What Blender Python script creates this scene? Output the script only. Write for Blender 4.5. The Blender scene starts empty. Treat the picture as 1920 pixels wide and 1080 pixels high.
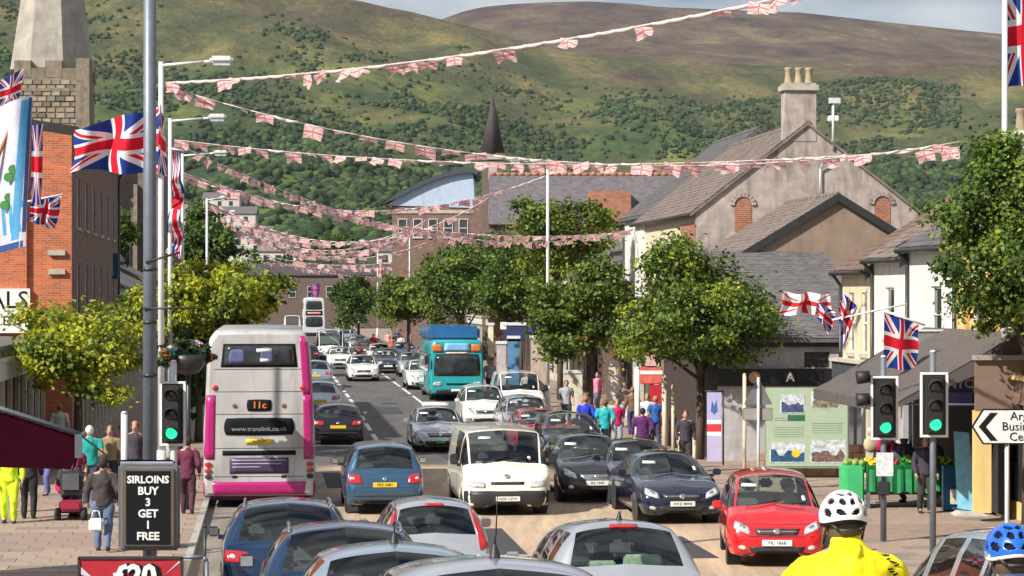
import bpy, bmesh, math, random
import numpy as np
from mathutils import Vector, Matrix, Euler, noise
from mathutils.bvhtree import BVHTree
random.seed(7); np.random.seed(7)
PI=math.pi; R=math.radians
sc=bpy.context.scene; COL=sc.collection
# ---------------- camera, sky, sun, exposure ----------------
FPX=4500.0; HY=550.0; CAMZ=4.8
cam=bpy.data.cameras.new('camera'); camo=bpy.data.objects.new('camera',cam); COL.objects.link(camo)
camo.location=(0,0,CAMZ); camo.rotation_euler=(PI/2,0,0)
cam.sensor_width=36; cam.lens=FPX/1920*36; cam.shift_y=10/1920; cam.clip_start=.5; cam.clip_end=30000
sc.camera=camo
sc.view_settings.view_transform='Standard'; sc.view_settings.look='None'; sc.view_settings.gamma=1
sc.view_settings.use_curve_mapping=False; sc.view_settings.exposure=0.5
SUN_DIR=Vector((-0.76,-0.66,0.80)).normalized()      # towards the sun
elev=math.asin(SUN_DIR.z); az=math.atan2(SUN_DIR.x,SUN_DIR.y)
w=bpy.data.worlds.new('World'); sc.world=w; w.use_nodes=True
nt=w.node_tree; nt.nodes.clear()
no=nt.nodes.new('ShaderNodeOutputWorld'); bg=nt.nodes.new('ShaderNodeBackground'); sky=nt.nodes.new('ShaderNodeTexSky')
sky.sky_type='NISHITA'; sky.sun_disc=False; sky.sun_elevation=elev; sky.sun_rotation=az
sky.air_density=1.1; sky.dust_density=1.0; sky.ozone_density=2.5
tc=nt.nodes.new('ShaderNodeTexCoord'); mp=nt.nodes.new('ShaderNodeMapping'); mp.inputs['Scale'].default_value=(2.2,2.2,9)
mp.inputs['Location'].default_value=(0.35,0.2,0.55)
nz=nt.nodes.new('ShaderNodeTexNoise'); nz.inputs['Scale'].default_value=1.6; nz.inputs['Detail'].default_value=7; nz.inputs['Roughness'].default_value=.55
rp=nt.nodes.new('ShaderNodeValToRGB'); rp.color_ramp.elements[0].position=.36; rp.color_ramp.elements[0].color=(0,0,0,1)
rp.color_ramp.elements[1].position=.60; rp.color_ramp.elements[1].color=(1,1,1,1)
mx=nt.nodes.new('ShaderNodeMixRGB'); mx.inputs['Color2'].default_value=(8.5,8.8,9.2,1)
nt.links.new(tc.outputs['Generated'],mp.inputs['Vector']); nt.links.new(mp.outputs[0],nz.inputs['Vector'])
nt.links.new(nz.outputs['Fac'],rp.inputs[0]); nt.links.new(rp.outputs[0],mx.inputs['Fac']); tn=nt.nodes.new('ShaderNodeMixRGB'); tn.blend_type='MULTIPLY'; tn.inputs['Fac'].default_value=1; tn.inputs['Color2'].default_value=(.52,.60,.72,1); nt.links.new(sky.outputs[0],tn.inputs['Color1']); nt.links.new(tn.outputs[0],mx.inputs['Color1'])
nt.links.new(mx.outputs[0],bg.inputs['Color']); bg.inputs['Strength'].default_value=.062; nt.links.new(bg.outputs[0],no.inputs['Surface'])
sl=bpy.data.lights.new('sun','SUN'); sl.energy=4.9; sl.angle=R(.5); sl.color=(1,.95,.86)
so=bpy.data.objects.new('sun',sl); COL.objects.link(so); so.rotation_euler=SUN_DIR.to_track_quat('Z','Y').to_euler()
# ---------------- place helpers ----------------
GP=[(-60,2.9),(0,2.85),(10,2.12),(14,1.82),(18,1.38),(25,.90),(33,.24),(38,.04),(42,-.02),(50,-.02),(60,-.05),(80,-.3),(107,-.05),(150,0),(20000,0)]
def gz(Y):
    for k in range(len(GP)-1):
        if Y<=GP[k+1][0]:
            (a,b),(c,d)=GP[k],GP[k+1]; t=(Y-a)/(c-a); return b+(d-b)*t
    return 0
_gs=[(y,sum(gz(y+d) for d in (-4,-2,0,2,4))/5) for y in range(-60,400)]
def gz(Y):
    if Y>=398 or Y<-59: return 0 if Y>0 else 2.85
    i=int(math.floor(Y))+60; t=Y-math.floor(Y); return _gs[i][1]*(1-t)+_gs[i+1][1]*t
ANG=math.atan(.1013); CA,SA=math.cos(ANG),math.sin(ANG)
def W(u,v): return (u*CA-v*SA, u*SA+v*CA)            # street coordinates (across, along) to world
def UV(X,Y): return (X*CA+Y*SA, -X*SA+Y*CA)
def GX(px,Y): return (px-960)*Y/FPX
def P(px,py,Y): return Vector((GX(px,Y),Y,CAMZ-(py-HY)*Y/FPX))
def G(px,Y,dz=0): return Vector((GX(px,Y),Y,gz(Y)+dz))
# ---------------- materials ----------------
MATS={}
def _n(nt,t,**k):
    n=nt.nodes.new(t)
    for a,b in k.items(): setattr(n,a,b)
    return n
def M(name,col,rough=.6,metal=0,var=.18,scale=4,bump=0,coat=0,spec=.5,emit=0,back=None,tex=None,tr=0,aniso=(1,1,1),dirt=0):
    if name in MATS: return MATS[name]
    m=bpy.data.materials.new(name); m.use_nodes=True; nt=m.node_tree; p=nt.nodes['Principled BSDF']
    p.inputs['Roughness'].default_value=rough; p.inputs['Metallic'].default_value=metal
    p.inputs['Coat Weight'].default_value=coat; p.inputs['Coat Roughness'].default_value=.06; p.inputs['Specular IOR Level'].default_value=spec
    c=tuple(col)+(1,)
    tcn=_n(nt,'ShaderNodeTexCoord'); mpn=_n(nt,'ShaderNodeMapping'); mpn.inputs['Scale'].default_value=aniso
    nt.links.new(tcn.outputs['Object'],mpn.inputs[0])
    nzn=_n(nt,'ShaderNodeTexNoise'); nzn.inputs['Scale'].default_value=scale; nzn.inputs['Detail'].default_value=6; nzn.inputs['Roughness'].default_value=.65
    nt.links.new(mpn.outputs[0],nzn.inputs['Vector'])
    mr=_n(nt,'ShaderNodeMapRange'); mr.inputs['From Min'].default_value=.3; mr.inputs['From Max'].default_value=.7
    mr.inputs['To Min'].default_value=1-var; mr.inputs['To Max'].default_value=1+var; nt.links.new(nzn.outputs['Fac'],mr.inputs['Value'])
    ml=_n(nt,'ShaderNodeVectorMath',operation='SCALE'); nt.links.new(mr.outputs[0],ml.inputs['Scale'])
    src=None
    if tex=='brick':
        b=_n(nt,'ShaderNodeTexBrick'); b.inputs['Scale'].default_value=1; b.inputs['Brick Width'].default_value=.225; b.inputs['Row Height'].default_value=.075
        b.inputs['Mortar Size'].default_value=.008; b.inputs['Color1'].default_value=c; b.inputs['Color2'].default_value=(c[0]*.62,c[1]*.6,c[2]*.6,1)
        b.inputs['Mortar'].default_value=(.3,.27,.23,1); cb=_n(nt,'ShaderNodeCombineXYZ'); sp=_n(nt,'ShaderNodeSeparateXYZ')
        nt.links.new(tcn.outputs['Object'],sp.inputs[0]); ad=_n(nt,'ShaderNodeMath',operation='ADD'); nt.links.new(sp.outputs[0],ad.inputs[0]); nt.links.new(sp.outputs[1],ad.inputs[1])
        nt.links.new(ad.outputs[0],cb.inputs[0]); nt.links.new(sp.outputs[2],cb.inputs[1]); nt.links.new(cb.outputs[0],b.inputs['Vector']); src=b.outputs['Color']
    if src: nt.links.new(src,ml.inputs[0])
    else: ml.inputs[0].default_value=col
    out=ml.outputs[0]
    if dirt:   # streaks of grime with a shape of their own
        n2=_n(nt,'ShaderNodeTexNoise'); n2.inputs['Scale'].default_value=1.1; n2.inputs['Detail'].default_value=8; mp2=_n(nt,'ShaderNodeMapping'); mp2.inputs['Scale'].default_value=(2.5,2.5,.5)
        nt.links.new(tcn.outputs['Object'],mp2.inputs[0]); nt.links.new(mp2.outputs[0],n2.inputs['Vector'])
        r2=_n(nt,'ShaderNodeMapRange'); r2.inputs['From Min'].default_value=.5; r2.inputs['From Max'].default_value=.72; r2.inputs['To Max'].default_value=dirt
        nt.links.new(n2.outputs['Fac'],r2.inputs['Value']); mm=_n(nt,'ShaderNodeMixRGB'); mm.inputs['Color2'].default_value=(col[0]*.42,col[1]*.4,col[2]*.36,1)
        nt.links.new(r2.outputs[0],mm.inputs['Fac']); nt.links.new(out,mm.inputs['Color1']); out=mm.outputs[0]
    if back is not None:
        g=_n(nt,'ShaderNodeNewGeometry'); mm=_n(nt,'ShaderNodeMixRGB'); mm.inputs['Color2'].default_value=tuple(back)+(1,)
        nt.links.new(g.outputs['Backfacing'],mm.inputs['Fac']); nt.links.new(out,mm.inputs['Color1']); out=mm.outputs[0]
    nt.links.new(out,p.inputs['Base Color'])
    if bump:
        bn=_n(nt,'ShaderNodeBump'); bn.inputs['Strength'].default_value=min(1,bump); bn.inputs['Distance'].default_value=.02
        nt.links.new(nzn.outputs['Fac'],bn.inputs['Height']); nt.links.new(bn.outputs[0],p.inputs['Normal'])
    if emit: p.inputs['Emission Color'].default_value=c; p.inputs['Emission Strength'].default_value=emit
    if tr:
        o=nt.nodes['Material Output']; t=_n(nt,'ShaderNodeBsdfTranslucent'); nt.links.new(out,t.inputs['Color']); ms=_n(nt,'ShaderNodeMixShader'); ms.inputs[0].default_value=tr
        nt.links.new(p.outputs[0],ms.inputs[1]); nt.links.new(t.outputs[0],ms.inputs[2]); nt.links.new(ms.outputs[0],o.inputs['Surface'])
    MATS[name]=m; return m
def glass(name,tint,base=.05):
    if name in MATS: return MATS[name]
    m=bpy.data.materials.new(name); m.use_nodes=True; nt=m.node_tree; nt.nodes.clear(); o=_n(nt,'ShaderNodeOutputMaterial')
    t=_n(nt,'ShaderNodeBsdfTransparent'); t.inputs[0].default_value=tuple(tint)+(1,)
    g=_n(nt,'ShaderNodeBsdfGlossy'); g.inputs['Roughness'].default_value=.03; g.inputs[0].default_value=(1,1,1,1)
    f=_n(nt,'ShaderNodeFresnel'); f.inputs[0].default_value=1.5; ad=_n(nt,'ShaderNodeMath',operation='ADD',use_clamp=True); ad.inputs[1].default_value=base
    ms=_n(nt,'ShaderNodeMixShader'); nt.links.new(f.outputs[0],ad.inputs[0]); nt.links.new(ad.outputs[0],ms.inputs[0])
    nt.links.new(t.outputs[0],ms.inputs[1]); nt.links.new(g.outputs[0],ms.inputs[2]); nt.links.new(ms.outputs[0],o.inputs[0]); MATS[name]=m; return m
def paint(name,col,metal=.25,rough=.32): return M('car_paint_'+name,col,rough,metal,var=.05,scale=2.5,coat=1,back=(.02,.02,.022))
GL=glass('car_glass',(.76,.84,.80)); GLD=glass('tinted_glass',(.12,.15,.16),.07)
RUB=M('rubber',(.018,.018,.02),.8,var=.3,scale=12); PLA=M('black_plastic',(.025,.025,.028),.5,var=.2)
RIM=M('alloy',(.45,.46,.48),.35,.8); TRIM=M('dark_trim',(.03,.03,.035),.7); SEAT=M('seat_cloth',(.09,.09,.10),.9)
CHR=M('chrome',(.7,.71,.73),.15,1); LREAD=M('red_lens',(.42,.012,.015),.15,coat=1,var=.25,scale=14); LCLR=M('clear_lens',(.62,.64,.66),.12,.35,coat=1,var=.45,scale=16)
LAMB=M('amber_lens',(.7,.18,.03),.2,coat=1); PLW=M('plate_white',(.78,.78,.74),.4,var=.04); PLY=M('plate_yellow',(.75,.52,.02),.4,var=.04)
INK=M('black_ink',(.010,.010,.013),.85,var=.05,spec=.15); WHT=M('white_plastic',(.75,.75,.73),.4,var=.06); SHOPGL=M('shop_glass',(.03,.035,.04),.08,coat=.5,var=.6,scale=2)
GALV=M('galvanised_steel',(.17,.19,.23),.5,.35,var=.15,scale=8,bump=.1,dirt=.3); GRYP=M('pale_grey_paint',(.60,.62,.62),.45,var=.08,dirt=.35)
# ---------------- object helpers ----------------
def obj(name,me,mat=None,parent=None,loc=None,rotz=0,kind=None,label=None,smooth=False):
    if isinstance(me,bmesh.types.BMesh):
        b=me; me=bpy.data.meshes.new(name); b.to_mesh(me); b.free()
    if mat is not None:
        for m in (mat if isinstance(mat,(list,tuple)) else [mat]):
            me.materials.append(m)
    if smooth: me.polygons.foreach_set('use_smooth',[True]*len(me.polygons))
    o=bpy.data.objects.new(name,me); COL.objects.link(o)
    if parent: o.parent=parent
    if loc is not None: o.location=loc
    o.rotation_euler.z=rotz
    if kind: o['kind']=kind
    if label: o['label']=label
    return o
def thing(name,label,cat,loc=(0,0,0),rotz=0,group=None):
    o=bpy.data.objects.new(name,None); COL.objects.link(o); o.empty_display_size=.2; o.location=loc; o.rotation_euler=(0,0,rotz)
    o['label']=label; o['category']=cat
    if group: o['group']=group
    return o
def tag(o,label,cat,group=None):
    o['label']=label; o['category']=cat
    if group: o['group']=group
    return o
def ch(o): return [c for c in bpy.data.objects if c.parent==o]
KIDS={}
def dup(root,loc,rotz,label,group=None,cat=None,scale=None):
    kids=KIDS.get(root.name)
    if kids is None:
        kids=[(c,ch(c)) for c in ch(root)]; KIDS[root.name]=kids
    r=root.copy(); COL.objects.link(r); r.location=loc; r.rotation_euler=(0,0,rotz); r['label']=label
    if group: r['group']=group
    if scale: r.scale=scale if isinstance(scale,(tuple,list,Vector)) else (scale,)*3
    out=[]
    for c,gs in kids:
        d=c.copy(); COL.objects.link(d); d.parent=r; out.append(d)
        for g in gs:
            e=g.copy(); COL.objects.link(e); e.parent=d; out.append(e)
    return r,out
def repaint(objs,old,new):
    for o in objs:
        if o.type=='MESH':
            for s in o.material_slots:
                if s.material==old: s.link='OBJECT'; s.material=new
def box(bm,x0,x1,y0,y1,z0,z1,mi=0,bev=0):
    vs=[bm.verts.new((x,y,z)) for z in (z0,z1) for y in (y0,y1) for x in (x0,x1)]
    fs=[]
    for q in ((0,2,3,1),(4,5,7,6),(0,1,5,4),(2,6,7,3),(0,4,6,2),(1,3,7,5)):
        f=bm.faces.new([vs[i] for i in q]); f.material_index=mi; fs.append(f)
    if bev: bmesh.ops.bevel(bm,geom=list({e for f in fs for e in f.edges}),offset=bev,segments=2,affect='EDGES')
    return vs
def BX(*a,**k):
    bm=bmesh.new(); box(bm,*a,**k); return bm
def cyl(bm,p0,p1,r0,r1=None,n=10,mi=0,cap=True):
    p0=Vector(p0); p1=Vector(p1); r1=r0 if r1 is None else r1; d=(p1-p0).normalized()
    a=d.orthogonal().normalized(); b=d.cross(a)
    A=[];B=[]
    for k in range(n):
        t=2*PI*k/n; o=a*math.cos(t)+b*math.sin(t); A.append(bm.verts.new(p0+o*r0)); B.append(bm.verts.new(p1+o*r1))
    for k in range(n):
        f=bm.faces.new((A[k],A[(k+1)%n],B[(k+1)%n],B[k])); f.smooth=True; f.material_index=mi
    if cap:
        f=bm.faces.new(A[::-1]); f.material_index=mi; f=bm.faces.new(B); f.material_index=mi
def CY(*a,**k):
    bm=bmesh.new(); cyl(bm,*a,**k); return bm
def tube(bm,pts,r,n=6,mi=0):
    for a,b in zip(pts[:-1],pts[1:]): cyl(bm,a,b,r,r,n,mi)
def lathe(bm,prof,n=20,axis='x',c=(0,0,0),mi=0):
    rings=[]
    for (r,h) in prof:
        ring=[]
        for k in range(n):
            t=2*PI*k/n; a,b=r*math.cos(t),r*math.sin(t)
            co={'x':(h,a,b),'z':(a,b,h),'y':(a,h,b)}[axis]; ring.append(bm.verts.new((co[0]+c[0],co[1]+c[1],co[2]+c[2])))
        rings.append(ring)
    for A,B in zip(rings[:-1],rings[1:]):
        for k in range(n):
            f=bm.faces.new((A[k],A[(k+1)%n],B[(k+1)%n],B[k])); f.smooth=True; f.material_index=mi
    for rr in (rings[0],rings[-1]):
        try: f=bm.faces.new(rr); f.material_index=mi
        except: pass
def prism(bm,poly,axis,a,b,mi=0):
    """polygon (list of 2D) extruded along axis from a to b"""
    def co(p,t): return {'x':(t,p[0],p[1]),'y':(p[0],t,p[1]),'z':(p[0],p[1],t)}[axis]
    A=[bm.verts.new(co(p,a)) for p in poly]; B=[bm.verts.new(co(p,b)) for p in poly]; n=len(poly)
    fs=[bm.faces.new(A[::-1]),bm.faces.new(B)]+[bm.faces.new((A[k],A[(k+1)%n],B[(k+1)%n],B[k])) for k in range(n)]
    for f in fs: f.material_index=mi
    bmesh.ops.recalc_face_normals(bm,faces=fs)
def ball(bm,c,r,sub=1,sc3=(1,1,1),mi=0):
    g=bmesh.ops.create_icosphere(bm,subdivisions=sub,radius=1,matrix=Matrix.Translation(c)@Matrix.Diagonal((r*sc3[0],r*sc3[1],r*sc3[2],1)))
    for v in g['verts']:
        for f in v.link_faces: f.smooth=True; f.material_index=mi
TMP=bpy.data.scenes.new('tmp')
def evaluated(o):
    """mesh of an object with its modifiers, worked out in a small scene of its own"""
    COL.objects.unlink(o) if o.name in COL.objects else None
    TMP.collection.objects.link(o); vl_=TMP.view_layers[0]; vl_.update(); me=bpy.data.meshes.new_from_object(o.evaluated_get(vl_.depsgraph)); bpy.data.objects.remove(o); return me
TEXTC={}
def text(s,size,mat,parent,loc,rot=(PI/2,0,0),name='lettering',ext=.004,align='CENTER',top=False,space=1,bold=0):
    key=(s,round(size,4),ext,align,space,bold)
    if key not in TEXTC:
        c=bpy.data.curves.new('t','FONT'); c.body=s; c.size=size; c.extrude=ext; c.align_x=align; c.align_y='CENTER'; c.space_character=space; c.offset=bold; c.resolution_u=2
        o=bpy.data.objects.new('t',c); me=evaluated(o); bpy.data.curves.remove(c); me.name='lettering'
        me.materials.clear(); me.materials.append(mat); TEXTC[key]=me
    o=bpy.data.objects.new(name,TEXTC[key]); COL.objects.link(o); o.parent=parent; o.location=loc; o.rotation_euler=rot
    return o
def npmesh(name,verts,quads,mat,uv=None,smooth=False):
    me=bpy.data.meshes.new(name); me.vertices.add(len(verts)); me.vertices.foreach_set('co',np.asarray(verts,dtype=np.float32).ravel())
    k=quads.shape[1]; n=len(quads); me.loops.add(n*k); me.loops.foreach_set('vertex_index',quads.astype(np.int32).ravel())
    me.polygons.add(n); me.polygons.foreach_set('loop_start',np.arange(n,dtype=np.int32)*k); me.polygons.foreach_set('loop_total',np.full(n,k,dtype=np.int32))
    if smooth: me.polygons.foreach_set('use_smooth',np.ones(n,dtype=bool))
    me.update(calc_edges=True)
    if mat: me.materials.append(mat)
    return me
# ---------------- ground, road, pavements ----------------
KL=-1.35; KR=10.25      # kerb lines across the street
def sheet(name,u0,u1,v0,v1,dz,mat,du=1.5,dv=1.5,kind='structure'):
    nu=max(1,int((u1-u0)/du)); nv=max(1,int((v1-v0)/dv)); vs=[];fs=[]
    for j in range(nv+1):
        for i in range(nu+1):
            x,y=W(u0+(u1-u0)*i/nu,v0+(v1-v0)*j/nv); vs.append((x,y,gz(y)+dz))
    for j in range(nv):
        for i in range(nu):
            a=j*(nu+1)+i; fs.append((a,a+1,a+nu+2,a+nu+1))
    me=npmesh(name,vs,np.array(fs),None,smooth=True); return obj(name,me,mat,kind=kind)
# road material: asphalt with buff surfacing near the junction, patches, oil
def road_mat():
    m=bpy.data.materials.new('road_surface'); m.use_nodes=True; nt=m.node_tree; p=nt.nodes['Principled BSDF']; p.inputs['Roughness'].default_value=.85
    tcn=_n(nt,'ShaderNodeTexCoord'); n1=_n(nt,'ShaderNodeTexNoise'); n1.inputs['Scale'].default_value=60; n1.inputs['Detail'].default_value=4
    n2=_n(nt,'ShaderNodeTexNoise'); n2.inputs['Scale'].default_value=.5; n2.inputs['Detail'].default_value=8
    mp=_n(nt,'ShaderNodeMapping'); mp.inputs['Rotation'].default_value=(0,0,-ANG); mp.inputs['Scale'].default_value=(1.6,.35,1)
    nt.links.new(tcn.outputs['Object'],mp.inputs[0]); nt.links.new(mp.outputs[0],n2.inputs['Vector']); nt.links.new(tcn.outputs['Object'],n1.inputs['Vector'])
    sp=_n(nt,'ShaderNodeSeparateXYZ'); mpr=_n(nt,'ShaderNodeMapping'); mpr.vector_type='POINT'; mpr.inputs['Rotation'].default_value=(0,0,-ANG)
    nt.links.new(tcn.outputs['Object'],mpr.inputs[0]); nt.links.new(mpr.outputs[0],sp.inputs[0])
    def mth(op,a,b=None,cl=False):
        n=_n(nt,'ShaderNodeMath',operation=op,use_clamp=cl)
        for i,x in enumerate((a,b)):
            if x is None: continue
            if isinstance(x,(int,float)): n.inputs[i].default_value=x
            else: nt.links.new(x,n.inputs[i])
        return n.outputs[0]
    wob=mth('MULTIPLY',mth('SUBTRACT',n2.outputs['Fac'],.5),1.5)
    v=mth('ADD',sp.outputs[1],wob); u=mth('ADD',sp.outputs[0],mth('MULTIPLY',wob,.3))
    a=mth('MULTIPLY',mth('SUBTRACT',70.0,v),.5,True); b=mth('MULTIPLY',mth('SUBTRACT',u,.9),.9,True)
    buff=mth('MULTIPLY',a,b,True)
    r1=_n(nt,'ShaderNodeMapRange'); r1.inputs['To Min'].default_value=.82; r1.inputs['To Max'].default_value=1.18; r1.inputs['From Min'].default_value=.3; r1.inputs['From Max'].default_value=.7; nt.links.new(n2.outputs['Fac'],r1.inputs[0])
    n3=_n(nt,'ShaderNodeTexNoise'); n3.inputs['Scale'].default_value=2.2; n3.inputs['Detail'].default_value=9; n3.inputs['Roughness'].default_value=.75; mp3=_n(nt,'ShaderNodeMapping'); mp3.inputs['Rotation'].default_value=(0,0,-ANG); mp3.inputs['Scale'].default_value=(1.3,.12,1); nt.links.new(tcn.outputs['Object'],mp3.inputs[0]); nt.links.new(mp3.outputs[0],n3.inputs['Vector']); r3=_n(nt,'ShaderNodeMapRange'); r3.inputs['From Min'].default_value=.40; r3.inputs['From Max'].default_value=.60; r3.inputs['To Min'].default_value=.80; r3.inputs['To Max'].default_value=1.1; nt.links.new(n3.outputs['Fac'],r3.inputs[0])
    r2=_n(nt,'ShaderNodeMapRange'); r2.inputs['To Min'].default_value=.55; r2.inputs['To Max'].default_value=1.45; nt.links.new(n1.outputs['Fac'],r2.inputs[0])
    c0=_n(nt,'ShaderNodeMixRGB'); c0.inputs['Color1'].default_value=(.10,.092,.09,1); c0.inputs['Color2'].default_value=(.24,.205,.17,1)
    nt.links.new(mth('MULTIPLY',mth('SUBTRACT',66.0,v),.25,True),c0.inputs['Fac'])
    c1=_n(nt,'ShaderNodeMixRGB'); c1.inputs['Color2'].default_value=(.47,.345,.235,1); nt.links.new(c0.outputs[0],c1.inputs['Color1']); nt.links.new(buff,c1.inputs['Fac'])
    s=_n(nt,'ShaderNodeVectorMath',operation='SCALE'); nt.links.new(c1.outputs[0],s.inputs[0]); nt.links.new(mth('MULTIPLY',mth('MULTIPLY',r1.outputs[0],r2.outputs[0]),r3.outputs[0]),s.inputs['Scale'])
    nt.links.new(s.outputs[0],p.inputs['Base Color']); bn=_n(nt,'ShaderNodeBump'); bn.inputs['Distance'].default_value=.01; bn.inputs['Strength'].default_value=.5
    nt.links.new(n1.outputs['Fac'],bn.inputs['Height']); nt.links.new(bn.outputs[0],p.inputs['Normal']); return m
earth=M('town_ground',(.10,.10,.07),.95,var=.3,scale=.4)
g=sheet('ground',-400,400,-40,420,-.25,earth,40,3)
sheet('distant_ground',-4000,4000,400,6500,-.6,earth,600,400)
haze_m=bpy.data.materials.new('haze'); haze_m.use_nodes=True; _t=haze_m.node_tree; _t.nodes.clear(); _o=_n(_t,'ShaderNodeOutputMaterial'); _v=_n(_t,'ShaderNodeVolumePrincipled'); _v.inputs['Density'].default_value=.000026; _v.inputs['Color'].default_value=(.80,.88,1,1); _t.links.new(_v.outputs[0],_o.inputs['Volume'])
obj('haze',BX(-4500,4500,-50,7500,-8,640),haze_m,kind='stuff')
sheet('road',KL,KR,-30,335,0,road_mat(),1.0,1.5)
stn=M('oil_stain',(.05,.045,.04),.6,var=.6,scale=3)
def cover(label,u,v,r):
    x,y=W(u,v); t=thing('manhole_cover',label,'manhole cover',(x,y,gz(y)+.004),ANG); b=bmesh.new(); lathe(b,[(.01,.004),(r*.9,.004),(r*.9,.010),(r,.010),(r,-.01)],20,'z'); obj('lid',b,M('cast_iron',(.045,.042,.04),.5,.5,bump=.5,scale=30),t)
cover('round manhole cover in the buff road surface left of the white van',3.2,58,.33); cover('round manhole cover in the buff road in front of the navy car',6.6,45,.35); cover('round manhole cover far off in the grey middle lane',5.3,106,.35)
pvm=M('paving_base',(.27,.20,.16),.9,var=.25,scale=1.5)
WLINE=M('road_paint',(.62,.61,.57),.7,var=.3,scale=9)
def strips(name,segs,mat,dz=.006):
    bm=bmesh.new()
    for (ua,va,ub,vb,wd) in segs:
        n=max(1,int(abs(vb-va)/2)+1); prev=None
        for k in range(n+1):
            t=k/n; u=ua+(ub-ua)*t; v=va+(vb-va)*t; q=[]
            for s in (-.5,.5):
                x,y=W(u+s*wd,v); q.append(bm.verts.new((x,y,gz(y)+dz)))
            if prev: bm.faces.new((prev[0],prev[1],q[1],q[0]))
            prev=q
    return obj(name,bm,mat,kind='structure')
segs=[]
v=70
while v<300:
    segs.append((3.7,v,3.7,v+4,.16)); v+=6
v=88
while v<300:
    segs.append((6.75,v,6.75,v+7,.14)); v+=9
strips('lane_markings',segs,WLINE)
tarp=M('asphalt_patch',(.045,.045,.05),.9,var=.25,scale=8)
strips('road_repair_patch',[(1.9,60,1.9,66,.9),(4.4,44,4.4,49,.7),(7.6,43,7.6,47,1.1),(2.6,92,2.6,104,.5),(5.0,98,5.0,103,1.0),(7.9,58,7.9,66,.4),(5.6,71,5.6,83,.6),(.2,57,.2,63.5,.5)],tarp,.004)
SLABM=[M('paving_slab_'+n,c,.85,var=.16,scale=5,bump=.15) for n,c in (('buff',(.32,.235,.18)),('rose',(.28,.195,.155)),('grey',(.22,.185,.16)))]
KERB=M('kerb_concrete',(.36,.34,.31),.85,var=.2,scale=5)
def pavement(name,u0,u1,v0,v1,side):
    o=sheet(name,u0,u1,v0,v1,.124,pvm,1.2,1.5)
    # kerb stones laid end to end
    bm=bmesh.new(); ke=u0 if side>0 else u1; v=v0
    while v<min(v1,200):
        a,b=(ke-.13,ke+.002) if side>0 else (ke-.002,ke+.13)
        q=[]
        for (uu,vv,dz) in ((a,v,-.05),(b,v,-.05),(b,v+.9,-.05),(a,v+.9,-.05),(a,v,.137),(b,v,.137),(b,v+.9,.137),(a,v+.9,.137)):
            x,y=W(uu,vv+(.003 if vv==v else .002)); q.append(bm.verts.new((x,y,gz(y)+dz)))
        for f in ((0,3,2,1),(4,5,6,7),(0,1,5,4),(2,3,7,6),(0,4,7,3),(1,2,6,5)): bm.faces.new([q[i] for i in f])
        v+=.905
    obj('kerb_stone',bm,KERB,parent=o,kind='stuff')
    # slabs
    sm=[]
    for k in range(3):
        b=BX(-.298,.298,-.298,.298,0,.035); me=bpy.data.meshes.new('paving_slab'); bmesh.ops.bevel(b,geom=b.edges[:],offset=.004,segments=1,affect='EDGES'); b.to_mesh(me); b.free(); me.materials.append(SLABM[k]); sm.append(me)
    cells=[]
    v=30
    while v<72:
        uu=u0+.3; row=int(v/.6)
        while uu<u1-.25:
            off=.3 if row%2 else 0
            x,y=W(uu+off,v); px=960+x*FPX/y; py=HY+(CAMZ-gz(y))*FPX/y
            if uu+off<u1-.2 and -60<px<1980 and py<1090: cells.append((y,x,row))
            uu+=.6
        v+=.6
    cells.sort(); rr=random.Random(3); bmr=[bmesh.new() for _ in range(3)]
    for i,(y,x,row) in enumerate(cells):
        k=(1 if (row//5)%3==0 else 0) if rr.random()<.85 else 2
        tilt=(rr.uniform(-.006,.006),rr.uniform(-.006,.006)); sl_=(gz(y+.3)-gz(y-.3))/.6
        z=gz(y)+.10+rr.uniform(-.002,.003)
        if i<290:
            s=bpy.data.objects.new('paving_slab',sm[k]); COL.objects.link(s); s.parent=o; s.location=(x,y,z); s.rotation_euler=(tilt[0]+math.atan(sl_),tilt[1],ANG)
        else:
            vs=[]
            for (a,b) in ((-.298,-.298),(.298,-.298),(.298,.298),(-.298,.298)):
                xx=x+a*CA-b*SA; yy=y+a*SA+b*CA; vs.append((xx,yy,gz(yy)+.135+tilt[0]*b))
            V=[bmr[k].verts.new(p) for p in vs]; Lo=[bmr[k].verts.new((p[0],p[1],p[2]-.03)) for p in vs]; bmr[k].faces.new(V)
            for q in range(4): bmr[k].faces.new((Lo[q],Lo[(q+1)%4],V[(q+1)%4],V[q]))
    for k in range(3): obj('paving',bmr[k],SLABM[k],parent=o,kind='stuff')
    return o
pavement('right_pavement',KR+.13,16.4,-20,320,1)
pavement('left_pavement',-9.5,KL-.13,-20,320,-1)
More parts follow.
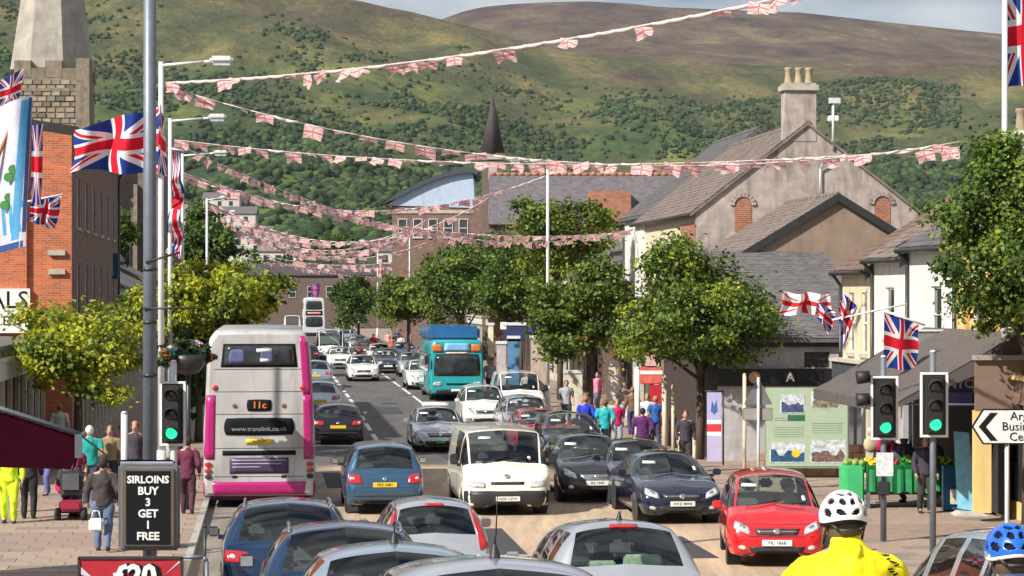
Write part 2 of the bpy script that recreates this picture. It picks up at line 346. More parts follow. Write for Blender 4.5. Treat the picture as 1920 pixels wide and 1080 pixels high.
# ---------------- hills ----------------
def interp(x,t):
    xs=[a for a,_ in t]; ys=[b for _,b in t]; return float(np.interp(x,xs,ys))
R1=[(-500,-170),(-200,-150),(0,-120),(300,-85),(500,-45),(600,-20),(680,0),(760,18),(815,36),(900,58),(1000,80),(1100,98),(1200,110),(1300,118),(1500,126),(1700,122),(1920,118),(2400,125)]
R2=[(-500,60),(500,80),(700,62),(820,38),(860,22),(900,12),(960,6),(1040,2),(1100,1),(1180,5),(1240,12),(1300,14),(1400,19),(1500,22),(1600,33),(1700,44),(1800,55),(1920,67),(2400,95)]
def grassmat(name,kind):
    m=bpy.data.materials.new(name); m.use_nodes=True; nt=m.node_tree; p=nt.nodes['Principled BSDF']; p.inputs['Roughness'].default_value=.95; p.inputs['Specular IOR Level'].default_value=.1
    tcn=_n(nt,'ShaderNodeTexCoord')
    def nz(sc_,det=8,ro=.6,an=(1,1,1),loc=(0,0,0)):
        mp=_n(nt,'ShaderNodeMapping'); mp.inputs['Scale'].default_value=an; mp.inputs['Location'].default_value=loc; nt.links.new(tcn.outputs['Object'],mp.inputs[0])
        n=_n(nt,'ShaderNodeTexNoise'); n.inputs['Scale'].default_value=sc_; n.inputs['Detail'].default_value=det; n.inputs['Roughness'].default_value=ro; nt.links.new(mp.outputs[0],n.inputs['Vector']); return n.outputs['Fac']
    def ramp(f,els):
        r=_n(nt,'ShaderNodeValToRGB'); e=r.color_ramp.elements
        while len(e)<len(els): e.new(.5)
        for k,(pos,c) in enumerate(els): e[k].position=pos; e[k].color=c+(1,)
        nt.links.new(f,r.inputs[0]); return r.outputs[0]
    def mix(f,a,b):
        x=_n(nt,'ShaderNodeMixRGB'); nt.links.new(f,x.inputs['Fac']); nt.links.new(a,x.inputs['Color1']); nt.links.new(b,x.inputs['Color2']); return x.outputs[0]
    at=_n(nt,'ShaderNodeAttribute',attribute_name='upper')
    g1=ramp(nz(.011,9,.62,(1,.45,1)),[(.34,(.024,.042,.020)),(.45,(.042,.068,.028)),(.54,(.066,.098,.032)),(.63,(.18,.205,.048)),(.74,(.085,.10,.04))])
    g2=ramp(nz(.009,10,.72,(1,.4,1),(40,9,2)),[(.34,(.040,.028,.026)),(.46,(.085,.055,.042)),(.56,(.125,.092,.058)),(.68,(.22,.17,.085))])
    olive=ramp(nz(.015,9,.6,(1,.4,1),(4,19,2)),[(.35,(.050,.064,.028)),(.50,(.095,.095,.042)),(.65,(.19,.155,.062))])
    if kind=='near':
        f=_n(nt,'ShaderNodeMath',operation='ADD'); nt.links.new(at.outputs['Fac'],f.inputs[0]); s=_n(nt,'ShaderNodeMath',operation='MULTIPLY_ADD'); s.inputs[1].default_value=1.1; s.inputs[2].default_value=-.55
        nt.links.new(nz(.006,7),s.inputs[0]); nt.links.new(s.outputs[0],f.inputs[1]); r=_n(nt,'ShaderNodeMapRange'); r.inputs['From Min'].default_value=.55; r.inputs['From Max'].default_value=.85; nt.links.new(f.outputs[0],r.inputs[0])
        f2=_n(nt,'ShaderNodeMapRange'); f2.inputs['From Min'].default_value=.9; f2.inputs['From Max'].default_value=1.1; nt.links.new(f.outputs[0],f2.inputs[0])
        c=mix(f2.outputs[0],mix(r.outputs[0],g1,olive),g2)
    else:
        r=_n(nt,'ShaderNodeMapRange'); r.inputs['From Min'].default_value=.12; r.inputs['From Max'].default_value=.4; nt.links.new(at.outputs['Fac'],r.inputs[0]); c=mix(r.outputs[0],olive,g2)
    fine=nz(.09,6,.7,(1,.6,1)); rr=_n(nt,'ShaderNodeMapRange'); rr.inputs['From Min'].default_value=.3; rr.inputs['From Max'].default_value=.7; rr.inputs['To Min'].default_value=.6; rr.inputs['To Max'].default_value=1.35; nt.links.new(fine,rr.inputs[0])
    s=_n(nt,'ShaderNodeVectorMath',operation='SCALE'); nt.links.new(c,s.inputs[0]); nt.links.new(rr.outputs[0],s.inputs['Scale']); nt.links.new(s.outputs[0],p.inputs['Base Color'])
    b=_n(nt,'ShaderNodeBump'); b.inputs['Strength'].default_value=.9; b.inputs['Distance'].default_value=6; nt.links.new(fine,b.inputs['Height']); nt.links.new(b.outputs[0],p.inputs['Normal'])
    return m
def hillpt1(px,t):
    Y=420+2500*t
    prof=[(0,604),(.05,560),(.12,505),(.2,462),(.32,410),(.45,345),(.6,265),(.75,175),(.9,75),(1,0)]
    y=interp(t,prof); rg=interp(px,R1); foot=604
    y=foot+(y-foot)*(foot-rg)/foot
    X=GX(px,Y); z=CAMZ-(y-HY)*Y/FPX
    a=min(1,t*5)*max(0,1-max(0,t-.9)*8)
    z+=a*(26*(noise.noise(Vector((X*.0045,Y*.003,1)))) +16*noise.noise(Vector((X*.011,Y*.005,5)))+5*noise.noise(Vector((X*.03,Y*.015,7))))
    return X,Y,z
def hillmesh(name,fn,nx,nt_,mat):
    vs=[];up=[]
    for j in range(nt_+1):
        for i in range(nx+1):
            px=-700+3400*i/nx; vs.append(fn(px,j/nt_)); up.append(j/nt_)
    fs=[(j*(nx+1)+i,j*(nx+1)+i+1,(j+1)*(nx+1)+i+1,(j+1)*(nx+1)+i) for j in range(nt_) for i in range(nx)]
    me=npmesh(name,vs,np.array(fs),mat,smooth=True); a=me.attributes.new('upper','FLOAT','POINT'); a.data.foreach_set('value',up); return obj(name,me,kind='structure')
def hill1b(px,t):
    if t<=.96: return hillpt1(px,t/.96)
    X,Y,z=hillpt1(px,1); k=(t-.96)/.04; return X*(1+.12*k),Y*(1+.12*k),z-90*k
hillmesh('green_hill',hill1b,150,120,grassmat('hill_grass','near'))
def hillpt2(px,t):
    tt=min(t/.95,1); Y=3000+2200*tt; y=interp(tt,[(0,190),(.3,130),(.6,70),(1,0)]); rg=interp(px,R2); y=190+(y-190)*(190-rg)/190
    X=GX(px,Y); z=CAMZ-(y-HY)*Y/FPX+(18*noise.noise(Vector((X*.003,Y*.0012,3)))+9*noise.noise(Vector((X*.009,Y*.004,3))))*min(1,(1-tt)*4)
    if t>.95: z-=(t-.95)*4000
    return X,Y,z
hillmesh('moorland_hill',hillpt2,150,50,grassmat('moor_heather','far'))
# scrub and woods on the hillside: one mass nobody could count
def scrub():
    base=[]
    for k in range(5):
        b=bmesh.new(); bmesh.ops.create_icosphere(b,subdivisions=2 if k<3 else 1,radius=1)
        for v in b.verts:
            n=noise.noise(v.co*1.7+Vector((k*9,0,0)))*.55+noise.noise(v.co*4+Vector((k*9,0,0)))*.5; v.co*=1+n
        b.verts.index_update(); base.append((np.array([v.co[:] for v in b.verts]),np.array([[v.index for v in f.verts] for f in b.faces]))); b.free()
    rng=random.Random(5); V=[[],[]];F=[[],[]];off=[0,0]
    n=0;tries=0
    while n<29000 and tries<300000:
        tries+=1
        px=rng.uniform(-60,2000); t=rng.random()**1.1*.93+.02
        X,Y,z=hillpt1(px,t)
        y=HY-(z-CAMZ)*FPX/Y
        if y<-20: continue
        d=noise.noise(Vector((X*.008,Y*.0045,11)))+.6*noise.noise(Vector((X*.025,Y*.012,2)))
        th=-.30 if t>.2 else .05
        if t>.42: th=-.30+(t-.42)*1.45
        if rng.random()<.10 and t<.9: th-=.5
        if 1130<px<1560 and 180<y<300: th-=.5
        if 1480<px<1800 and 130<y<240: th-=.8
        if 300<px<460 and 80<y<180: th-=.25
        if 440<px<760 and 390<y<440: th+=.9
        if 540<px<740 and 435<y<470: th-=1.0
        if d<th: continue
        r=rng.uniform(1.0,3.6)*(1.0 if t<.6 else .8); k=rng.randrange(5); g=0 if rng.random()<.62 else 1
        bv,bf=base[k]; an=rng.uniform(0,6.28); c,s=math.cos(an),math.sin(an)
        vv=bv*np.array([r*1.15,r*1.15,r*.95]); vv=np.stack([vv[:,0]*c-vv[:,1]*s,vv[:,0]*s+vv[:,1]*c,vv[:,2]],1)+np.array([X,Y,z+r*.45])
        V[g].append(vv); F[g].append(bf+off[g]); off[g]+=len(bv); n+=1
    for g,(nm,c) in enumerate((('dark',(.028,.046,.022)),('mid',(.055,.085,.028)))):
        m=M('scrub_'+nm,c,.95,var=.55,scale=.09,spec=.1,bump=1)
        me=npmesh('hillside_scrub',np.concatenate(V[g]),np.concatenate(F[g]),m,smooth=True)
        o=obj('hillside_scrub',me,kind='stuff'); tag(o,('dark green scrub and hedgerow trees covering the green hillside','paler green gorse and bushes dotted over the green hillside')[g],'scrub')
scrub()
# ---------------- buildings ----------------
SLATE=[M('slate_'+n,c,.75,var=.35,scale=3,bump=.3,dirt=.4) for n,c in (('grey',(.125,.115,.115)),('brown',(.19,.15,.13)),('purple',(.12,.105,.115)))]
BRK=M('red_brick',(.42,.125,.055),.85,var=.2,scale=2,tex='brick'); BRKD=M('dark_brick',(.17,.068,.045),.85,var=.25,scale=2,tex='brick')
RENC=M('render_cream',(.62,.54,.38),.8,var=.10,dirt=.35); RENW=M('render_white',(.68,.66,.62),.8,var=.08,dirt=.35); RENY=M('render_yellow',(.68,.50,.20),.8,var=.10,dirt=.2)
RENG=M('render_grey',(.38,.32,.285),.9,var=.32,scale=2.2,bump=.5,dirt=.9); RENB=M('render_brown',(.27,.195,.145),.9,var=.2,scale=1.5,bump=.3,dirt=.4); GUT=M('gutter_black',(.03,.03,.03),.4)
FRW=M('frame_white',(.72,.72,.70),.4); WOOD=M('dark_wood',(.06,.035,.025),.7); STN=M('sill_stone',(.42,.38,.32),.8)
def slates(name,parent,mat,o,ux,vy,w,h,sw=.32,sh=.24):
    """courses of slates on a roof plane: origin o, along-eaves dir ux, up-slope dir vy; each slate laps the one below"""
    o=Vector(o); ux=Vector(ux).normalized(); vy=Vector(vy).normalized(); n=ux.cross(vy)
    if n.z<0: n=-n
    rr=random.Random(int(w*100)); nr=max(1,int(h/sh)); nc=max(1,int(w/sw)); sh=h/nr; sw=w/nc; V=[];F=[]
    for r in range(nr):
        off=(.5 if r%2 else 0)
        for c in range(-1 if off else 0,nc):
            a=max(0,(c+off)*sw); b=min(w,(c+off+1)*sw-.006)
            if b-a<.02: continue
            t0=.028+rr.uniform(-.006,.01); t1=.006; g0=rr.uniform(-.008,.006)
            p=[o+ux*a+vy*(r*sh+g0)+n*t0,o+ux*b+vy*(r*sh+g0)+n*t0,o+ux*b+vy*((r+1.15)*sh)+n*t1,o+ux*a+vy*((r+1.15)*sh)+n*t1,o+ux*a+vy*(r*sh+g0)+n*(t0-.022),o+ux*b+vy*(r*sh+g0)+n*(t0-.022)]
            k=len(V); V+= [q[:] for q in p]; F+=[(k,k+1,k+2,k+3),(k,k+4,k+5,k+1)]
    me=npmesh(name,V,np.array(F),mat); return obj(name,me,parent=parent,kind='stuff')
def wallplane(bm,org,ux,w,h,ops,depth=.12,inward=None):
    """wall rectangle with openings cut out and reveals; ops: (x0,z0,x1,z1)"""
    org=Vector(org); ux=Vector(ux); uz=Vector((0,0,1)); inw=Vector(inward)
    xs=sorted({0,w,*[a for o in ops for a in (o[0],o[2])]}); zs=sorted({0,h,*[a for o in ops for a in (o[1],o[3])]})
    pt=lambda x,z,d=0: bm.verts.new(org+ux*x+uz*z+inw*d)
    for x0,x1 in zip(xs[:-1],xs[1:]):
        for z0,z1 in zip(zs[:-1],zs[1:]):
            cx,cz=(x0+x1)/2,(z0+z1)/2
            if any(o[0]<cx<o[2] and o[1]<cz<o[3] for o in ops): continue
            bm.faces.new([pt(x0,z0),pt(x1,z0),pt(x1,z1),pt(x0,z1)])
    for x0,z0,x1,z1 in ops:
        for (a,b),(c,d) in (((x0,z0),(x1,z0)),((x1,z0),(x1,z1)),((x1,z1),(x0,z1)),((x0,z1),(x0,z0))): bm.faces.new([pt(a,b),pt(a,b,depth),pt(c,d,depth),pt(c,d)])
def window(parent,org,ux,inw,x0,z0,x1,z1,frame=FRW,pane=None,bars=1,sill=True,depth=.10):
    org=Vector(org); ux=Vector(ux); inw=Vector(inw)
    def bxo(bm,a0,a1,c0,c1,d0,d1):
        q=[]
        for (a,c,d) in ((a0,c0,d0),(a1,c0,d0),(a1,c1,d0),(a0,c1,d0),(a0,c0,d1),(a1,c0,d1),(a1,c1,d1),(a0,c1,d1)): q.append(bm.verts.new(org+ux*a+inw*d+Vector((0,0,c))))
        for f in ((0,1,2,3),(7,6,5,4),(0,4,5,1),(1,5,6,2),(2,6,7,3),(3,7,4,0)): bm.faces.new([q[i] for i in f])
    bm=bmesh.new(); t=.055; e=.004
    bxo(bm,x0+e,x0+t,z0+e,z1-e,depth-.05,depth); bxo(bm,x1-t,x1-e,z0+e,z1-e,depth-.05,depth); bxo(bm,x0+t,x1-t,z0+e,z0+t,depth-.05,depth); bxo(bm,x0+t,x1-t,z1-t,z1-e,depth-.05,depth)
    zm=(z0+z1)/2
    if bars: bxo(bm,x0+t,x1-t,zm-.025,zm+.025,depth-.06,depth-.005)
    bmesh.ops.recalc_face_normals(bm,faces=bm.faces); wo=obj('window',bm,frame,parent)
    bm=bmesh.new(); bxo(bm,x0+t*.6,x1-t*.6,z0+t*.6,z1-t*.6,depth-.02,depth-.01); obj('pane',bm,pane or SHOPGL,wo)
    if sill: bm=bmesh.new(); bxo(bm,x0-.08,x1+.08,z0-.10,z0-.002,-.07,depth-.06); obj('sill',bm,STN,wo)
    return wo
def house(name,label,side,uf,v0,v1,depth,eave,pitch,wm,rm,ops=(),shop=None,chim=None,group=None,gable_ops=None,gablem=None,cat='building',gut=True,slate=True,dpipe=True,base=None,verge=True):
    """street-facing house. local x = away from the street, y = along it. v0 is the near end."""
    x,y=W(uf,v0); gb=gz(y) if base is None else base; t=thing(name,label,cat,(x,y,gb),ANG,group); s=side; ln=v1-v0; rz=eave+depth/2*pitch
    bm=bmesh.new(); wallplane(bm,(0,0,-.4),(0,1,0),ln,eave+.4,[(a,b+.4,c,d+.4) for a,b,c,d in ops],inward=(s,0,0))
    obj('street_wall',bm,wm,t); bm=bmesh.new(); wallplane(bm,(s*depth,0,-.4),(0,1,0),ln,eave+.4,[],inward=(-s,0,0)); obj('rear_wall',bm,wm,t)
    for k,yy in enumerate((0,ln)):
        bm=bmesh.new()
        if k==0 and gable_ops:
            wallplane(bm,(0,yy,-.4),(s,0,0),depth,eave+.4,[(a,b+.4,c,d+.4) for a,b,c,d in gable_ops],inward=(0,1,0))
            bm.faces.new([bm.verts.new(p) for p in ((0,yy,eave),(s*depth,yy,eave),(s*depth/2,yy,rz))])
        else: bm.faces.new([bm.verts.new(p) for p in ((0,yy,-.4),(s*depth,yy,-.4),(s*depth,yy,eave),(s*depth/2,yy,rz),(0,yy,eave))])
        obj('gable_wall',bm,gablem or wm,t)
    # roof
    e=.22; sl_=math.sqrt(1+pitch*pitch); bm=bmesh.new()
    prism(bm,[(-s*e,eave-e*pitch),(s*depth/2,rz),(s*(depth+e),eave-e*pitch),(s*(depth+e),eave-e*pitch+.11),(s*depth/2,rz+.12),(-s*e,eave-e*pitch+.11)],'y',-.10,ln+.10); rf=obj('roof',bm,rm,t)
    if slate: slates('slate',rf,rm,(-s*e,-.10,eave-e*pitch+.12),(0,1,0),(s,0,pitch),ln+.20,(depth/2+e)*sl_)
    b=bmesh.new()
    n=max(1,int(ln/.45))
    for k in range(n):
        y0=-.10+(ln+.2)*k/n; cyl(b,(s*depth/2,y0+.005,rz+.12),(s*depth/2,y0+(ln+.2)/n-.01,rz+.125),.09,.10,8)
    obj('ridge_tile',b,rm,t,kind='stuff')
    if verge:
        b=bmesh.new(); prism(b,[(-s*e,eave-e*pitch-.14),(s*depth/2,rz-.12),(s*depth/2,rz+.16),(-s*e,eave-e*pitch+.15)],'y',-.16,-.105); prism(b,[(s*(depth+e),eave-e*pitch-.14),(s*depth/2,rz-.12),(s*depth/2,rz+.16),(s*(depth+e),eave-e*pitch+.15)],'y',-.158,-.103); obj('verge_board',b,GUT,t)
    if gut:
        b=bmesh.new(); cyl(b,(-s*(e+.06),-.1,eave-e*pitch+.05),(-s*(e+.06),ln+.1,eave-e*pitch+.05),.06,.06,8); obj('gutter',b,GUT,t)
    if dpipe: b=bmesh.new(); tube(b,[(-s*(e+.05),ln-.12,eave-.12),(-s*.06,ln-.12,eave-.4),(-s*.06,ln-.12,.2)],.045,8); obj('drainpipe',b,GUT,t)
    for a,b_,c,d in ops:
        if b_>2.6: window(t,(0,0,0),(0,1,0),(s,0,0),a,b_,c,d)
    for a,b_,c,d in (gable_ops or ()): window(t,(0,0,0),(s,0,0),(0,1,0),a,b_,c,d)
    if shop:
        fm,fg,txt,pil=shop; bm=bmesh.new(); box(bm,min(-s*.28,-s*.003),max(-s*.28,-s*.003),.05,ln-.05,2.55,3.05); fa=obj('fascia',bm,fm,t)
        if txt: text(txt,.34,fg,fa,(-s*.285,ln/2,2.8),rot=(PI/2,0,-PI/2 if s>0 else PI/2),name='shop_lettering',ext=.006)
        bm=bmesh.new(); box(bm,min(-s*.36,0),max(-s*.36,0),0.02,ln-.02,3.05,3.14); obj('cornice',bm,pil,fa)
        n=max(1,int(ln/1.9))
        for k in range(n+1):
            y0=.05+(ln-.35)*k/n; bm=bmesh.new(); box(bm,min(-s*.2,-s*.002),max(-s*.2,-s*.002),y0,y0+.25,0,2.55); box(bm,min(-s*.24,-s*.002),max(-s*.24,-s*.002),y0-.03,y0+.28,0,.35); obj('pilaster',bm,pil,t)
            if k<n:
                y1=y0+.25; y2=.05+(ln-.35)*(k+1)/n
                bm=bmesh.new(); box(bm,min(-s*.08,-s*.002),max(-s*.08,-s*.002),y1,y2,0,.5); obj('stall_riser',bm,pil,t)
                bm=bmesh.new(); box(bm,min(-s*.03,-s*.002),max(-s*.03,-s*.002),y1,y2,.5,2.55); sp=obj('shop_window',bm,SHOPGL,t)
                bm=bmesh.new(); ym=(y1+y2)/2
                for a,b_ in ((y1,y1+.05),(ym-.025,ym+.025),(y2-.05,y2)): box(bm,min(-s*.07,-s*.031),max(-s*.07,-s*.031),a,b_,.5,2.55)
                obj('glazing_bar',bm,GUT,sp)
    if chim:
        for (cx,cy,cw,cd,chh,npot) in chim:
            b=bmesh.new(); zb=eave+min(abs(cx),depth-abs(cx))*pitch-.4; X=s*cx
            box(b,X-cw/2,X+cw/2,cy,cy+cd,zb,zb+.4+chh); co=obj('chimney',b,gablem or wm,t)
            b=BX(X-cw/2-.10,X+cw/2+.10,cy-.10,cy+cd+.10,zb+.4+chh-.30,zb+.4+chh-.08,bev=.02); obj('chimney_cap',b,STN,co)
            for k in range(npot):
                b=bmesh.new(); px=X+(k-(npot-1)/2)*cw/npot; lathe(b,[(.15,0),(.16,.06),(.14,.10),(.115,.46),(.15,.52),(.14,.58)],12,'z',c=(px,cy+cd/2,zb+.4+chh)); obj('chimney_pot',b,M('buff_pot',(.36,.28,.18),.85,dirt=.7),co)
    return t,rz
def vY(u,Y): return (Y-u*SA)/CA
UF=15.5
# near right: yellow shop, two white houses, cream house
def v_(Y): return vY(UF,Y)
NB='terraced shops along the right pavement'
yt,_=house('shop_building','yellow rendered building above the brown shop panels behind the right-hand tree',1,UF,v_(46.5),v_(54.5),8,6.0,.62,RENY,SLATE[0],ops=[(.8,3.9,1.7,5.3),(3.3,3.9,4.2,5.3),(5.8,3.9,6.7,5.3)],shop=(M('brown_fascia',(.22,.13,.09),.5),PLW,'',RENY),chim=[(4,7.4,1.0,.5,.9,2)],group=NB)
for yy in (.3,2.5,4.7,6.9): obj('pilaster',BX(-.07,-.003,yy,yy+.22,3.2,5.9),M('render_ochre',(.55,.34,.12),.8,dirt=.2),yt)
house('terraced_house','nearer white rendered house with tall blank wall and black drainpipe',1,UF,v_(54.6),v_(58.5),8,5.95,.62,RENW,SLATE[2],ops=[(1.0,3.7,1.9,5.0)],shop=(M('grey_fascia',(.25,.26,.28),.5),PLW,'',M('lilac_grey',(.38,.36,.40),.6)),group=NB)
house('terraced_house','further white rendered house next to the cream one',1,UF,v_(58.6),v_(61.9),8,5.75,.62,RENW,SLATE[1],ops=[(1.2,3.7,2.1,5.0)],shop=(M('shop_dark',(.06,.06,.07),.5),PLW,'',M('shop_cream',(.5,.46,.38),.6)),chim=[(4,2.6,.9,.5,.8,2)],group=NB)
house('terraced_house','cream rendered house with two tall narrow windows at the corner of the side street',1,UF,v_(62.0),v_(65.3),8,5.5,.62,RENC,M('slate_rust',(.16,.10,.08),.8,var=.25),ops=[(.5,3.3,1.1,4.9),(1.9,3.3,2.5,4.9)],shop=(M('shop_dark',(.06,.06,.07),.5),PLW,'',M('shop_cream',(.5,.46,.38),.6)),group=NB)
house('shop_building','brick shop building beside the camera on the right pavement',1,UF,v_(20),v_(46.3),8,6.4,.6,BRKD,SLATE[0],ops=[(k*3+.9,4,k*3+1.8,5.3) for k in range(8)],shop=(M('shop_dark',(.06,.06,.07),.5),PLW,'',M('shop_cream',(.5,.46,.38),.6)),group=NB,slate=False)
# small outbuilding with slate lean-to roof and its sign wall
def lean():
    x,y=W(12.9,68.4); t=thing('outbuilding','low lilac-white building with long slate lean-to roof against the brown gable','building',(x,y,0),ANG)
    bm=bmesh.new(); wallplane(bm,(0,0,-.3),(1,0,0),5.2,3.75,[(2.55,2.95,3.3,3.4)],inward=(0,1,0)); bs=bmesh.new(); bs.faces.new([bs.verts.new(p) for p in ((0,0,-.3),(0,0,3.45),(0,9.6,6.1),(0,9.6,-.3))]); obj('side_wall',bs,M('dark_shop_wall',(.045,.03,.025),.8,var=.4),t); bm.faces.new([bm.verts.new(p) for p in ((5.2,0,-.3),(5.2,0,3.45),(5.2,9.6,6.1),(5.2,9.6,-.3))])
    obj('wall',bm,M('render_lilac',(.42,.41,.42),.8,dirt=.4),t); window(t,(0,0,0),(1,0,0),(0,1,0),2.55,2.65,3.3,3.1,frame=WOOD,sill=False)
    bm=bmesh.new(); k=2.65/9.6; prism(bm,[(-.25,3.45-.25*k),(9.6,6.1),(9.6,6.2),(-.25,3.55-.25*k)],'x',-.15,5.3); rf=obj('roof',bm,SLATE[0],t); slates('slate',rf,SLATE[0],(-.15,-.25,3.56-.25*k),(1,0,0),(0,1,k),5.45,10.2,.32,.26)
    b=bmesh.new(); box(b,-.02,5.2,-.12,-.03,3.25,3.42); obj('gutter',b,GUT,t)
    b=bmesh.new(); box(b,-.2,5.3,-.16,-.02,2.12,2.62); sg=obj('fascia_sign',b,M('sign_black',(.012,.012,.014),.4),t)
    text('A',.36,PLW,sg,(2.1,-.165,2.37),name='sign_letter',bold=.012); b=bmesh.new(); cyl(b,(1.05,-.16,2.37),(1.05,-.185,2.37),.17,.17,18); obj('round_emblem',b,M('tan_emblem',(.55,.32,.18),.5),sg)
lean()
# brown gable house and the tall grey gable with chimney
house('gable_house','brown rendered house with plain gable and dark verge boards before the tall grey gable',1,UF-.1,v_(79),v_(86.8),6.6,6.25,.60,RENB,SLATE[1],ops=[(1,3.8,1.9,5.1),(4,3.8,4.9,5.1)],shop=(M('shop_dark',(.06,.06,.07),.5),PLW,'',M('shop_cream',(.5,.46,.38),.6)),gut=True,chim=None)
bt,brz=house('gable_building','tall pale grey gabled building with big chimney and two bricked-up arched windows',1,UF,v_(87.6),v_(101.5),8.3,8.0,.77,RENC,SLATE[1],ops=[(.35,5.0,1.1,7.0),(3.2,5.0,4.0,7.0),(8.8,5.0,9.6,7.0)],shop=(M('fascia_red',(.5,.03,.03),.5),PLW,'',M('shop_cream',(.5,.46,.38),.6)),gablem=RENG,chim=[(3.9,-.02,1.15,.75,1.75,3)],dpipe=False,verge=False)
obj('brick_panel',BX(-.03,-.004,.0,3.0,4.6,7.6),BRK,bt); obj('corner_pier',BX(-.12,-.005,11.6,13.8,3.2,7.9),RENW,bt)
def archwin(x,w,z0,z1):
    pts=[(x-w/2,z0),(x+w/2,z0),(x+w/2,z1-w/2)]+[(x+w/2*math.cos(a),z1-w/2+w/2*math.sin(a)) for a in [PI*k/10 for k in range(1,10)]]+[(x-w/2,z1-w/2)]
    b=bmesh.new(); prism(b,pts,'y',-.02,-.003); wo=obj('bricked_up_window',b,BRK,bt); obj('sill',BX(x-w/2-.12,x+w/2+.12,-.1,-.001,z0-.14,z0-.003),STN,wo)
    b=bmesh.new()
    for k in range(9):
        a=PI*(k+.5)/9; c=Vector((x+(w/2+.09)*math.cos(a),-.035,z1-w/2+(w/2+.09)*math.sin(a))); q=BX(-.055,.055,-.03,.03,-.08,.08); bmesh.ops.rotate(q,verts=q.verts,matrix=Matrix.Rotation(PI/2-a,3,'Y')); bmesh.ops.translate(q,verts=q.verts,vec=c); mm=bpy.data.meshes.new('t'); q.to_mesh(mm); q.free(); b.from_mesh(mm)
    obj('arch_stone',b,RENG,wo,kind='stuff')
archwin(1.75,.62,7.25,8.55); archwin(6.95,.6,7.35,8.6)
b=bmesh.new(); tube(b,[(4.6,-.1,8.6),(4.6,-.1,9.6),(4.75,-.2,9.9)],.03); tube(b,[(5.1,-.05,10.3),(5.1,-.05,12.2)],.05); box(b,4.95,5.35,-.15,.05,12.0,12.2); obj('wall_aerial',b,GRYP,bt)
# terraces further along on the right, mostly behind trees
cols=[(RENW,SLATE[0],8.8,'fascia_blue',(.02,.05,.22)),(BRKD,SLATE[0],6.6,'fascia_red',(.5,.03,.03)),(RENC,SLATE[1],6.4,'fascia_green',(.02,.18,.09)),(BRK,SLATE[2],6.9,'fascia_blue',(.02,.05,.22)),(RENG,SLATE[0],6.3,'shop_dark',(.06,.06,.07)),(BRKD,SLATE[2],6.8,'fascia_white',(.6,.6,.6)),(RENW,SLATE[0],6.4,'fascia_purple',(.15,.04,.2)),(BRK,SLATE[0],6.6,'shop_dark',(.06,.06,.07))]
lb=['white shop building just past the tall grey gable','dark brick shop with red fascia under the trees','cream shop building with green fascia behind the tree trunks','red brick shop with blue fascia behind the street trees','grey rendered shop behind the coach','dark brick terrace with white fascia far along the right','white terrace building with purple fascia in the distance','last red brick building on the right side of the road']
v=v_(101.9)
for k,(wm,rm,ev,fn,fc) in enumerate(cols):
    ln=[10,11,13,14,18,22,30,40][k]; ev=[6.4,5.8,5.8,6,5.9,6,6,6][k]
    house('shop_building',lb[k],1,UF+(1 if k==0 else 0),v,v+ln,8.5,8.4 if k==0 else ev,.8 if k==0 else .5,wm,rm,ops=[(i*2.6+.8,3.9,i*2.6+1.7,5.2) for i in range(int(ln/2.6))],shop=(M(fn,fc,.5),PLW,'',(M('shop_cream',(.5,.46,.38),.6) if k%3==2 else M('shop_brown',(.10,.07,.055),.6))),group=NB,slate=(k<2),verge=False,gut=False); v+=ln+.1
# hall with long slate roof, curved-roof hall, thin church spire behind the trees
def hall():
    P0=P(925,330,150); t=thing('hall','long low hall with purple-grey slate roof and red ridge tiles behind the right-hand trees','building',(P0.x,150,0),0)
    w=12.6; b=BX(0,w,0,9,0,9.2); obj('wall',b,BRKD,t); zr=4.8+220/30+.3
    bm=bmesh.new(); prism(bm,[(-.3,9.1),(4.5,zr),(9.3,9.1)],'x',-.3,w); rf=obj('roof',bm,SLATE[2],t)
    b=bmesh.new()
    for k in range(28): cyl(b,(-.3+k*.46,4.5,zr+.02),(-.3+k*.46+.44,4.5,zr+.03),.12,.14,8)
    obj('ridge_tile',b,BRK,t,kind='stuff'); obj('dormer',BX(6.0,8.6,-.2,3.5,9.3,11.2),BRK,t)
hall()
def curved():
    P0=P(735,400,205); s=FPX/205; t=thing('hall','brick hall with curved dark roof and pale blue gable panel behind the trees','building',(P0.x,205,0),0)
    w=6.9; obj('wall',BX(0,w,0,14,0,4.8+172/s),BRKD,t)
    pts=[(-.4,4.8+165/s)]+[(w*.06+w*.94*k/10,4.8+(178+48*math.sin(k/10*PI/2))/s) for k in range(11)]+[(w+.2,4.8+160/s)]
    b=bmesh.new(); prism(b,pts,'y',-.1,14); obj('gable_panel',b,M('pale_blue_cladding',(.42,.50,.62),.5,var=.1,dirt=.2),t)
    up=[(x,z+.35) for x,z in pts[1:-1]]; b=bmesh.new(); prism(b,[(-.8,pts[0][1]+.1)]+up+[(w+.5,up[-1][1]-.3)]+[(w+.3,up[-1][1]-.55)]+[(x,z-.02) for x,z in pts[1:-1]][::-1],'y',-.5,14.2); obj('curved_roof',b,M('dark_roof',(.05,.06,.08),.6),t)
    obj('side_wall',BX(w+.01,w+3.2,-.3,6,0,4.8+170/s),BRKD,t)
    for k in range(5): window(t,(0,0,0),(1,0,0),(0,1,0),.5+k*1.3,4.8+105/s,1.3+k*1.3,4.8+140/s,depth=-.04)
    obj('string_course',BX(-.05,w,-.08,-.002,4.8+150/s,4.8+156/s),STN,t)
curved()
